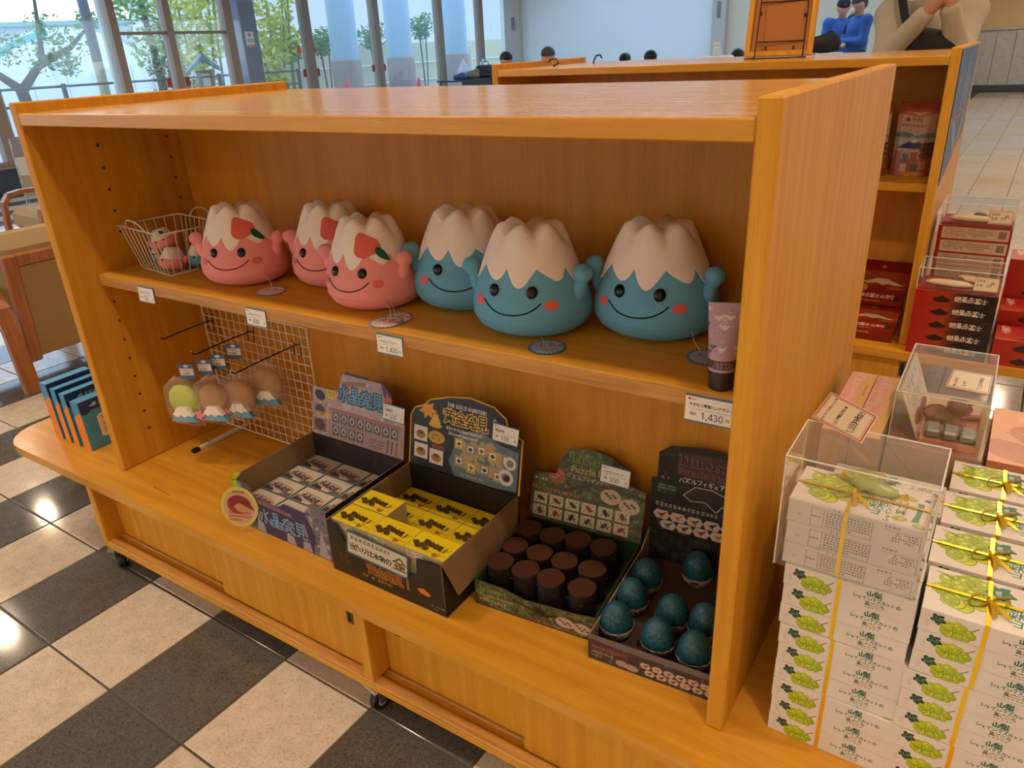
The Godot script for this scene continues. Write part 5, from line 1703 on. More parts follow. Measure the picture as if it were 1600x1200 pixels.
	for j in 15:
		var a := -PI / 2 + PI * j / 14
		ep.append(Vector2(maxf(0.0, cos(a)) * (0.0322 - 0.0035 * sin(a)), 0.040 + sin(a) * 0.040))
	ep[0].x = 0.0
	ep[14].x = 0.0
	em.lathe(ep, 24)
	part(eg, "shell", em, eggm)
	var wm := MB.new()
	wm.lathe([Vector2(0.020, 0.0), Vector2(0.030, 0.012), Vector2(0.0345, 0.026), Vector2(0.0352, 0.029), Vector2(0.0340, 0.030)], 24)
	var wp := part(eg, "paper_wrap", wm, wrapm)
	wp.set_meta("label", "white torn-edge printed paper wrap")
	var eggs := [[1.572, -0.262, 0.2], [1.658, -0.338, -0.1], [1.572, -0.188, 0.0], [1.663, -0.182, 0.1], [1.575, -0.107, 0.0], [1.664, -0.106, -0.1], [1.728, -0.188, 0.0], [1.737, -0.107, 0.1]]
	for i in 8:
		var o: Node3D = eg if i == 0 else copy(eg)
		o.set_meta("label", "blue cracked toy egg, " + ["hindmost of the row beside the log capsules", "standing alone against the dinosaur header board", "middle one of the row beside the log capsules", "between two rows of eggs, behind the middle front egg", "front one of the row beside the log capsules", "middle egg along the carton's front wall", "next to the cabinet side, behind another egg", "at the front wall next to the cabinet side"][i])
		o.position = Vector3(eggs[i][0], YB + 0.0172, eggs[i][1])
		o.rotation.y = i * 2.1
	# loose elastic hair on the board
	var st := MB.new()
	st.tube([Vector3(0.165, YB + 0.0012, 0.010), Vector3(0.20, YB + 0.0012, 0.012), Vector3(0.245, YB + 0.0012, 0.014)], 0.0009, 4)
	single("twist_tie", "thin brown twist tie lying on the counter board", "twist tie", st, mat("tie", Color(0.25, 0.15, 0.05), 0.6))


# ---------------------------------------------------------------- grape gift bundles
func grapes(c: Cv, x: float, y: float, w: float, h: float, r: float, n: int) -> void:
	var cols := [Color(0.68, 0.75, 0.10), Color(0.60, 0.69, 0.08), Color(0.76, 0.80, 0.19), Color(0.64, 0.73, 0.14)]
	for i in n:
		var a := rng.randf() * TAU
		var k := sqrt(rng.randf())
		var p := Vector2(x + cos(a) * w * k, y + sin(a) * h * k)
		c.ell(p.x + 1, p.y + 1, r * 1.08, r * 1.02, Color(0.42, 0.47, 0.10), a, 12)
		c.ell(p.x, p.y, r, r * 0.95, cols[i % 4], a, 14)
		c.ell(p.x - r * 0.3, p.y - r * 0.3, r * 0.28, r * 0.22, Color(0.82, 0.84, 0.50), 0, 8)


func leaf_shape(c: Cv, x: float, y: float, s: float, col: Color, a := 0.0) -> void:
	var p := PackedVector2Array()
	for i in 40:
		var t := TAU * i / 40
		var r := s * (0.78 + 0.16 * cos(5.0 * t) + 0.06 * cos(11.0 * t))
		p.append(Vector2(x, y) + Vector2(cos(t) * r * 1.2, sin(t) * r).rotated(a))
	c.poly(p, col)


func gift_atlas() -> Image:
	var white := Color(0.86, 0.83, 0.81)
	var c := Cv.new(512, 512, white)
	var green := Color(0.10, 0.36, 0.30)
	# lid, 500 x 290
	grapes(c, 150, 124, 122, 92, 34, 34)
	c.line([Vector2(30, 24), Vector2(60, 34), Vector2(92, 52)], 4, Color(0.3, 0.2, 0.14))
	for k in 5: c.greek(38 + 8 * k, 150 + 14 * k, 84, 10, 1, Color(0.3, 0.28, 0.2), rng)
	leaf_shape(c, 252, 62, 50, Color(0.20, 0.46, 0.40), 0.2)
	c.place(236, 92, -PI / 2)
	c.jp("山梨", 0, 0, 20, 2.6, white)
	c.place(276, 250, -PI / 2 + 0.12)
	c.jp("山梨", 0, 0, 52, 8, white)
	c.jp("山梨", 0, 0, 52, 5.5, Color(0.12, 0.46, 0.42))
	c.place(344, 276, -PI / 2)
	c.jp("シャインマスカットの", 0, 0, 24, 3.4, green)
	c.place(382, 206, -PI / 2)
	c.jp("菓ごころ", 0, 0, 34, 4.2, Color(0.34, 0.46, 0.16))
	c.place()
	for q in [[420, 70, 26, 0.4], [400, 236, 28, -0.3], [470, 262, 24, 0.2]]:
		c.ell(q[0], q[1], q[2], q[2] * 0.7, Color(0.66, 0.68, 0.36), q[3])
		c.ell(q[0] + 4, q[1] - 3, q[2] * 0.4, q[2] * 0.22, Color(0.78, 0.80, 0.55), q[3])
	c.poly(pset([450, 92, 474, 92, 466, 236, 440, 240, 452, 170]), Color(0.34, 0.56, 0.54))
	leaf_shape(c, 480, 60, 12, Color(0.2, 0.46, 0.4))
	for i in 26: c.ell(rng.randf() * 500, rng.randf() * 290, 1.6, 1.6, Color(0.66, 0.58, 0.5), 0, 6)
	# long side with the name, 500 x 100
	c.place(0, 300)
	grapes(c, 128, 60, 60, 26, 15, 30)
	leaf_shape(c, 62, 34, 26, Color(0.05, 0.24, 0.17), 0.3)
	c.greek(44, 24, 36, 20, 2, Color(0.7, 0.75, 0.7), rng)
	c.line([Vector2(176, 44), Vector2(196, 26)], 3, Color(0.3, 0.24, 0.16))
	for k in 4: c.line([Vector2(20, 46 + 9 * k), Vector2(34, 48 + 8 * k)], 1.4, Color(0.6, 0.5, 0.44))
	c.jp("山梨", 320, 6, 28, 4.4, green)
	c.jp("シャインマスカットの", 274, 38, 17, 2.4, green)
	c.jp("菓ごころ", 322, 60, 17, 2.2, Color(0.28, 0.30, 0.12))
	for k in 5: c.rect(322 + 14 * k, 84, 8, 3, Color(0.25, 0.28, 0.2))
	for i in 16: c.ell(rng.randf() * 500, rng.randf() * 100, 2.4, 2.0, Color(0.72, 0.64, 0.56), 0, 7)
	# long side with the ingredients panel, 500 x 100
	c.place(0, 402)
	c.rect(0, 0, 330, 100, Color(0.80, 0.78, 0.78))
	c.frame(60, 16, 150, 78, 1.4, Color(0.3, 0.27, 0.25))
	c.line([Vector2(92, 16), Vector2(92, 94)], 1.2, Color(0.3, 0.27, 0.25))
	c.greek(98, 20, 108, 70, 6, Color(0.25, 0.22, 0.2), rng, 1.0)
	c.greek(62, 46, 28, 12, 1, Color(0.25, 0.22, 0.2), rng)
	c.greek(112, 3, 50, 9, 1, Color(0.25, 0.22, 0.2), rng)
	c.line([Vector2(236, 26), Vector2(322, 26), Vector2(322, 94)], 1.2, Color(0.3, 0.27, 0.25))
	c.greek(238, 8, 60, 14, 1, Color(0.3, 0.27, 0.25), rng)
	c.greek(258, 30, 58, 44, 4, Color(0.3, 0.27, 0.25), rng)
	c.ell(30, 60, 6, 5, Color(0.74, 0.66, 0.56))
	# short side, 170 x 100
	c.place(334, 402)
	c.rect(0, 0, 178, 110, white)
	grapes(c, 60, 60, 40, 26, 12, 14)
	c.place()
	return c.done()


func strip(m: MB, path: Array, side: Vector3, w: float) -> void:
	for i in path.size() - 1:
		var a: Vector3 = path[i]
		var b: Vector3 = path[i + 1]
		var s := side * w / 2
		m.quad(a - s, a + s, b + s, b - s)
		var d := (b - a).cross(side).normalized() * 0.0005
		m.quad(a + s + d, a - s + d, b - s + d, b + s + d)


const GW := 0.185
const GH := 0.0388
const GD := 0.108


func grape_gifts() -> void:
	var im := gift_atlas()
	var pm := printed("grape_gift", im, 0.4)
	var top := Rect2(0, 0, 500 / 512.0, 290 / 512.0)
	var name_side := Rect2(0, 301 / 512.0, 500 / 512.0, 98 / 512.0)
	var label_side := Rect2(0, 403 / 512.0, 330 / 512.0, 98 / 512.0)
	var short_side := Rect2(335 / 512.0, 403 / 512.0, 170 / 512.0, 98 / 512.0)
	var meshes := []
	for v in 2:
		var m := MB.new()
		var f: Rect2 = [name_side, label_side][v]
		m.box(Vector3(0, 0, -GD), Vector3(GW, GH - 0.0006, 0), [f, f, short_side, short_side, top, short_side])
		meshes.append(m.mesh())
	var H := GH * 3
	var rx := GW * 0.435
	var rib := MB.new()
	var e := 0.0006
	strip(rib, [Vector3(rx, 0.001, e), Vector3(rx, H + e, e)], Vector3.RIGHT, 0.0062)
	strip(rib, [Vector3(rx, H + e, e), Vector3(rx, H + e, -GD - e)], Vector3.RIGHT, 0.0062)
	strip(rib, [Vector3(rx, H + e, -GD - e), Vector3(rx, 0.001, -GD - e)], Vector3.RIGHT, 0.0062)
	var rz := -GD * 0.52
	strip(rib, [Vector3(-e, 0.001, rz), Vector3(-e, H + e * 2, rz)], Vector3.BACK, 0.0055)
	strip(rib, [Vector3(-e, H + e * 2, rz), Vector3(GW + e, H + e * 2, rz)], Vector3.BACK, 0.0055)
	strip(rib, [Vector3(GW + e, H + e * 2, rz), Vector3(GW + e, 0.001, rz)], Vector3.BACK, 0.0055)
	var ribm := rib.mesh()
	var bow := MB.new()
	for s in [-1, 1]:
		var loop := []
		for i in 13:
			var a := TAU * i / 12
			loop.append(Vector3(s * (0.013 - 0.013 * cos(a)), 0.004 + 0.007 * sin(a) * (0.4 + 0.6 * sin(a / 2)), s * 0.006 * sin(a) - 0.018 * (1 - cos(a)) * 0.5 * s))
		strip(bow, loop, Vector3(0.3, 0.35, 0.9).normalized(), 0.0058)
	strip(bow, [Vector3(0, 0.004, 0), Vector3(0.012, 0.0045, 0.018), Vector3(0.026, 0.002, 0.032)], Vector3(0.9, 0.2, -0.4).normalized(), 0.0055)
	strip(bow, [Vector3(0, 0.004, 0), Vector3(0.004, 0.005, 0.020), Vector3(0.008, 0.002, 0.038)], Vector3(1, 0.25, 0).normalized(), 0.0055)
	bow.bbox(Vector3(-0.004, 0.001, -0.004), Vector3(0.004, 0.0065, 0.004), 0.001)
	var bowm := bow.mesh()
	var made := []
	for v in 2:
		var t := thing("grape_gift_bundle", "", "gift box", Vector3.ZERO, 0, "grape gift bundles tied with gold ribbon")
		for k in 3:
			part(t, "gift_box", meshes[v], pm, Transform3D(Basis(Vector3.UP, [0.0, 0.004, -0.005][k]), Vector3([0.0, 0.0008, -0.0006][k], GH * k, 0)))
		part(t, "ribbon", ribm, mats.gold_foil)
		part(t, "bow", bowm, mats.gold_foil, Transform3D(Basis(), Vector3(rx, H + 0.001, rz)))
		made.append(t)
	var white_words := "three white grape gift boxes with gold ribbon, "
	var spots := []
	for k in 4:
		spots.append([1 if k == 3 else 0, Vector3([1.894, 1.893, 1.889, 1.882][k], YB + H * k + 0.0006 * (k + 1), -0.052 - 0.002 * k), [-0.01, 0.012, -0.012, 0.006][k], ["lowest of the stack beside the cabinet", "second up in the stack beside the cabinet", "just under the clear cover", "showing ingredient labels under the clear cover"][k]])
	for c in 2:
		for k in 3:
			spots.append([0, Vector3(1.889 + 0.006 * c, YB + H * k + 0.0006 * (k + 1), -0.172 - 0.13 * c), 0.01 * c, ["lowest", "middle", "topmost"][k] + " of the " + ["first", "second"][c] + " column behind it"])
	for c in 4:
		for k in 3:
			var words: String = ["lowest", "middle one"][mini(k, 1)] + " of uncovered column number " + ["one", "two", "three", "four"][c]
			if c == 0: words = ["lowest in the front uncovered column", "in the middle of the front uncovered column", "on top of the front uncovered column"][k]
			elif k == 2: words = ["", "on top, just behind the front uncovered column", "on top of the third uncovered column", "on top of the column by peach box"][c]
			spots.append([0, Vector3([2.079, 2.076, 2.081, 2.083][c] + [0.0, -0.002, 0.002][k] * (1 if c == 0 else 0), YB + H * k + 0.0006 * (k + 1) + (0.0035 * c if k == 2 else 0.0), -0.05 - 0.1145 * c), [0.004, -0.006, 0.01, 0.0][c] + 0.01 * (k - 1), words])
	var was := [false, false]
	for s in spots:
		var o: Node3D = made[s[0]] if not was[s[0]] else copy(made[s[0]])
		was[s[0]] = true
		o.set_meta("label", white_words + s[3])
		o.position = s[1]
		o.rotation.y = s[2]
	# clear cover over the first stack, with its price card
	acrylic("acrylic_cover", "clear acrylic cover over the grape gift bundle with ingredient labels", Vector3(1.873, YB + H * 3 + 0.003, -0.172), Vector3(0.1995, 0.192, 0.128), 0)
	var pc := Cv.new(200, 150, Color(0.86, 0.82, 0.74))
	var red := Color(0.66, 0.22, 0.2)
	pc.frame(6, 6, 188, 138, 4, red)
	pc.frame(13, 13, 174, 124, 1.5, red)
	pc.place(32, 138, -PI / 2)
	pc.jp("シャインマスカットこごろ", 4, 0, 9.5, 1.5, Color(0.12, 0.1, 0.1))
	pc.place(78, 138, -PI / 2)
	pc.text("720", 4, 14, 11, Color(0.12, 0.1, 0.1))
	pc.jp("円税込円日本", 34, 2, 12, 1.6, Color(0.12, 0.1, 0.1))
	pc.place(128, 138, -PI / 2)
	pc.text("1,000", 4, 30, 24, Color(0.1, 0.08, 0.08), "Droid Sans", 400, 0.7)
	pc.jp("円税込", 60, 8, 21, 2.4, Color(0.1, 0.08, 0.08), false, 1.0)
	pc.place()
	var card := single("grape_price_card", "white price card with red frame reading 1,000 above the clear cover", "price card", corner_card([Vector3(1.877, 0.8855, -0.176), Vector3(1.960, 0.8855, -0.121), Vector3(1.9735, 0.9215, -0.148), Vector3(1.8965, 0.9215, -0.204)]), printed("grape_card", pc.done(), 0.25))
	if card: pass
	# wrapped sample sweet on the bundle behind
	var sw := MB.new()
	sw.lathe([Vector2(0, -0.006), Vector2(0.02, -0.004), Vector2(0.026, 0), Vector2(0.02, 0.006), Vector2(0, 0.009)], 14, true, 1.5, 0.7)
	var s2 := thing("wrapped_sample_sweet", "pale green wrapped sweet behind the bow under clear cover", "sweet", Vector3(1.985, YB + H * 4 + 0.0055, -0.142), -0.25)
	part(s2, "wrapper", sw, mat("green_wrapper", Color(0.60, 0.66, 0.36), 0.3))
	for s in [-1, 1]:
		var tw := MB.new()
		tw.card(pset([0, -0.002, 0.012, -0.008, 0.014, 0.0, 0.012, 0.009, 0, 0.002]), -0.0008, 0.0008)
		part(s2, "twist_end", tw, mats.gold_foil, Transform3D(Basis(Vector3.UP, 0.0 if s > 0 else PI), Vector3(0.037 * s, 0, 0)))


func corner_card(p: Array) -> MB:
	# a sheet through four corners: bottom left, bottom right, top right, top left
	var m := MB.new()
	var nn: Vector3 = (p[1] - p[0]).cross(p[3] - p[0]).normalized() * 0.0008
	m.quad(p[0] + nn, p[1] + nn, p[2] + nn, p[3] + nn)
	var r := Rect2(0.01, 0.5, 0.01, 0.01)
	m.quad(p[1] - nn, p[0] - nn, p[3] - nn, p[2] - nn, r)
	for i in 4:
		var a: Vector3 = p[i]
		var b: Vector3 = p[(i + 1) % 4]
		m.quad(a - nn, b - nn, b + nn, a + nn, r)
	return m


func acrylic(called: String, label: String, lo: Vector3, size: Vector3, turn: float) -> Node3D:
	var t := thing(called, label, "acrylic cover", lo + Vector3(size.x / 2, 0, size.z / 2), turn)
	var h := size / 2
	var k := 0.002
	part(t, "front_sheet", boxm(Vector3(-h.x, 0, h.z - k), Vector3(h.x, size.y, h.z), 0), mats.acrylic)
	part(t, "back_sheet", boxm(Vector3(-h.x, 0, -h.z), Vector3(h.x, size.y, -h.z + k), 0), mats.acrylic)
	for s in [-1, 1]:
		part(t, "side_sheet", boxm(Vector3(s * h.x - (k if s > 0 else 0.0), 0, -h.z + k), Vector3(s * h.x + (k if s < 0 else 0.0), size.y, h.z - k), 0), mats.acrylic)
	part(t, "top_sheet", boxm(Vector3(-h.x, size.y, -h.z), Vector3(h.x, size.y + k, h.z), 0), mats.acrylic)
	for s in [-1, 1]:
		for q in [[Vector3(-h.x, size.y + k, s * h.z), Vector3(h.x, size.y + k, s * h.z)], [Vector3(s * h.x, size.y + k, -h.z), Vector3(s * h.x, size.y + k, h.z)], [Vector3(s * h.x, 0.001, h.z), Vector3(s * h.x, size.y, h.z)], [Vector3(s * h.x, 0.001, -h.z), Vector3(s * h.x, size.y, -h.z)]]:
			var m := MB.new()
			m.tube(q, 0.0015, 5)
			part(t, "polished_edge", m, mats.acrylic_edge)
	return t


# ---------------------------------------------------------------- pink and peach sweets behind
func sweets_beside() -> void:
	var c := Cv.new(160, 512, Color(0.80, 0.58, 0.54))
	c.rect(0, 0, 160, 384, Color(0.82, 0.60, 0.55))
	for i in 60: c.ell(rng.randf() * 100, rng.randf() * 384, rng.randf_range(6, 22), rng.randf_range(4, 12), [Color(0.84, 0.63, 0.59), Color(0.80, 0.57, 0.54), Color(0.84, 0.65, 0.56)][i % 3], rng.randf() * 3, 10)
	c.rect(100, 0, 60, 384, Color(0.80, 0.64, 0.42))
	c.place(30, 200, -PI / 2)
	c.text("Sweet Time", 0, 40, 32, Color(0.88, 0.74, 0.68), "Droid Serif")
	c.place(118, 150, -PI / 2)
	c.greek(0, 0, 120, 24, 1, Color(0.42, 0.28, 0.12), rng, 1.0)
	c.place()
	c.rect(0, 390, 160, 122, Color(0.68, 0.52, 0.48))
	c.ell(80, 440, 10, 8, Color(0.62, 0.44, 0.42))
	c.line([Vector2(0, 512), Vector2(80, 400)], 1.5, Color(0.58, 0.42, 0.38))
	var pm := printed("pink_sweet_box", c.done(), 0.3)
	var top := Rect2(0, 0, 1, 0.74)
	var side := Rect2(0, 0.77, 1, 0.22)
	for s in 2:
		for k in 2:
			var m := MB.new()
			m.box(Vector3(0, 0, -0.308), Vector3(0.0505, 0.206, 0), [side, side, side, side, top, side])
			single("pink_sweet_box", ["pink sweets box with pale lettering, under the outer upper one", "pink sweets box with pale lettering, on top against the cabinet"][k] if s == 0 else ["pink sweets box under the one beside the clear sample cover", "pink sweets box on top beside the clear sample cover"][k], "sweets box", m, pm, Vector3(1.855 + 0.052 * s, YB + 0.0006 + 0.2068 * k, -0.417), 0, "pink sweets boxes")
	# wrapped box under the sample cover
	var w := Cv.new(256, 256, Color(0.70, 0.56, 0.46))
	w.rect(0, 0, 256, 128, Color(0.74, 0.61, 0.47))
	w.line([Vector2(0, 0), Vector2(128, 128), Vector2(0, 256)], 2, Color(0.58, 0.44, 0.36))
	w.line([Vector2(256, 0), Vector2(128, 128), Vector2(256, 256)], 2, Color(0.58, 0.44, 0.36))
	w.poly(pset([0, 128, 256, 128, 256, 256, 0, 256]), Color(0.69, 0.51, 0.47))
	w.line([Vector2(0, 256), Vector2(128, 140), Vector2(256, 256)], 2, Color(0.58, 0.42, 0.38))
	w.ell(200, 170, 10, 8, Color(0.6, 0.4, 0.38))
	var wm := printed("wrapped_gift", w.done(), 0.4)
	for k in 2:
		var m := MB.new()
		m.box(Vector3(0, 0, -0.285), Vector3(0.163, 0.1810, 0), [])
		single("wrapped_gift_box", ["beige and pink wrapped gift box under another wrapped one", "beige and pink wrapped gift box carrying the walnut sweet samples"][k], "gift box", m, wm, Vector3(1.9605, YB + 0.0006 + 0.1818 * k, -0.512), 0, "wrapped gift boxes")
	var y0 := YB + 0.3636 + 0.0004
	acrylic("sample_cover", "clear acrylic cover over walnut-shaped sample sweets", Vector3(1.9625, y0, -0.792), Vector3(0.1555, 0.108, 0.275), 0)
	# inside: leaning card, open tray with grey packets, walnut cakes
	var k2 := Cv.new(128, 192, Color(0.84, 0.78, 0.70))
	k2.frame(16, 16, 96, 60, 1.6, Color(0.62, 0.5, 0.42))
	k2.greek(30, 26, 68, 36, 2, Color(0.3, 0.24, 0.2), rng)
	k2.greek(30, 86, 60, 24, 3, Color(0.5, 0.42, 0.36), rng)
	for q in [[40, 150, 26], [88, 160, 28]]:
		k2.ell(q[0], q[1], q[2], q[2] * 0.8, Color(0.62, 0.36, 0.2), 0.4)
		for j in 5: k2.line([Vector2(q[0] - 18, q[1] - 14 + 7 * j), Vector2(q[0], q[1] - 8 + 6 * j), Vector2(q[0] + 18, q[1] - 14 + 7 * j)], 1.6, Color(0.45, 0.24, 0.12))
	single("sample_card", "white card with walnut cake picture leaning inside the clear cover", "card", corner_card([Vector3(2.0115, y0 + 0.004, -0.54), Vector3(2.0115, y0 + 0.004, -0.74), Vector3(1.9675, y0 + 0.100, -0.77), Vector3(1.9675, y0 + 0.100, -0.55)]), printed("sample_card", k2.done(), 0.5))
	var tray := thing("sample_tray", "open peach tray with grey sweet packets under clear cover", "tray", Vector3(2.062, y0, -0.61))
	part(tray, "tray_floor", boxm(Vector3(-0.048, 0.0, -0.075), Vector3(0.048, 0.012, 0.075), 0.001), mat("peach_card", Color(0.80, 0.52, 0.40), 0.5))
	for s in [-1, 1]: part(tray, "tray_wall", boxm(Vector3(s * 0.048 - 0.001, 0, -0.075), Vector3(s * 0.048 + 0.001, 0.024, 0.075), 0), mat("peach_card", Color(0.80, 0.52, 0.40), 0.5))
	for k in 3:
		var p := MB.new()
		p.bbox(Vector3(-0.0135, 0, -0.022), Vector3(0.0135, 0.018, 0.022), 0.004)
		single("sweet_packet", "small grey sweet packet in the peach sample tray", "sweet packet", p, mat("grey_packet", Color(0.46, 0.45, 0.40), 0.3), Vector3(2.034 + 0.030 * k, y0 + 0.0125, -0.565), 0.05, "grey packets in the sample tray")
	var wal := bump(0.05, 40, 128)
	for k in 2:
		var m := MB.new()
		m.lathe([Vector2(0, -0.014), Vector2(0.016, -0.011), Vector2(0.024, 0), Vector2(0.018, 0.011), Vector2(0, 0.016)], 18, true, 1.25, 1.0)
		for j in 5:
			var pts := []
			for i in 9: pts.append(Vector3(-0.024 + 0.006 * i, 0.004 + 0.009 * sin(PI * i / 8), -0.018 + 0.009 * j + 0.002 * sin(2.0 * i + j)))
			m.tube(pts, 0.0022, 5)
		single("walnut_cake", ["brown walnut-shaped cake resting on the sample tray", "brown walnut-shaped cake tilted on top of another"][k], "cake", m, mat("walnut_cake", Color(0.55, 0.36, 0.21), 0.6, {"heightmap_enabled": true, "heightmap_texture": wal, "heightmap_scale": 0.2, "uv1_triplanar": true, "uv1_scale": Vector3(10, 10, 10)}), [Vector3(2.036, y0 + 0.0268, -0.628), Vector3(2.070, y0 + 0.0375, -0.652)][k], 0.4 + k, "walnut cakes under the clear cover")
	var pk := MB.new()
	pk.bbox(Vector3(-0.02, 0, -0.014), Vector3(0.02, 0.012, 0.014), 0.004)
	single("pink_packet", "small pink sweet packet behind the walnut cakes", "sweet packet", pk, mat("pink_packet", Color(0.80, 0.52, 0.48), 0.4), Vector3(2.090, y0 + 0.0127, -0.67), 0.3)
	var pc := Cv.new(200, 130, Color(0.84, 0.79, 0.70))
	pc.frame(6, 6, 188, 118, 4, Color(0.62, 0.24, 0.2))
	pc.place(20, 118, -PI / 2)
	pc.greek(0, 6, 90, 26, 1, Color(0.15, 0.12, 0.1), rng, 1.0)
	pc.greek(10, 50, 60, 22, 1, Color(0.15, 0.12, 0.1), rng, 1.0)
	pc.text("700", 0, 142, 20, Color(0.1, 0.08, 0.08))
	pc.jp("円税込", 40, 122, 18, 2.2, Color(0.1, 0.08, 0.08), false, 1.0)
	pc.place()
	single("sample_price_card", "white price card with red frame lying on the sample cover", "price card", corner_card([Vector3(2.040, y0 + 0.1115, -0.575), Vector3(2.112, y0 + 0.1115, -0.570), Vector3(2.114, y0 + 0.1115, -0.665), Vector3(2.045, y0 + 0.1115, -0.670)]), printed("sample_price", pc.done(), 0.25))
	# peach box with a big walnut picture
	var pe := Cv.new(256, 384, Color(0.84, 0.56, 0.40))
	pe.ell(150, 60, 90, 40, Color(0.87, 0.64, 0.48))
	pe.greek(110, 36, 110, 46, 2, Color(0.5, 0.3, 0.18), rng, 1.0)
	for q in [[130, 190, 100, 66, 0.7], [60, 300, 90, 60, 0.5], [210, 330, 80, 56, 0.9]]:
		pe.ell(q[0], q[1], q[2], q[3], Color(0.74, 0.40, 0.24), q[4])
		for j in 6:
			var pts := []
			for i in 7: pts.append(Vector2(q[0], q[1]) + Vector2(-q[2] * 0.8 + q[2] * 0.27 * i, -q[3] * 0.7 + q[3] * 0.28 * j + 7 * sin(1.4 * i)).rotated(q[4]))
			pe.line(pts, 5, Color(0.60, 0.28, 0.16))
			for i in pts.size(): pts[i] += Vector2(2, 5)
			pe.line(pts, 3, Color(0.84, 0.54, 0.36))
	var pem := printed("peach_box", pe.done(), 0.3)
	for k in 2:
		var m := MB.new()
		var s := Rect2(0, 0, 0.3, 0.1)
		m.box(Vector3(0, 0, -0.25), Vector3(0.18, 0.1815, 0), [s, s, s, s, Rect2(0, 0, 1, 1), s])
		single("peach_cake_box", ["peach cake box underneath another peach box", "peach cake box with large walnut picture on its lid"][k], "cake box", m, pem, Vector3(2.132, YB + 0.0006 + 0.182 * k, -0.525), 0, "peach cake boxes")


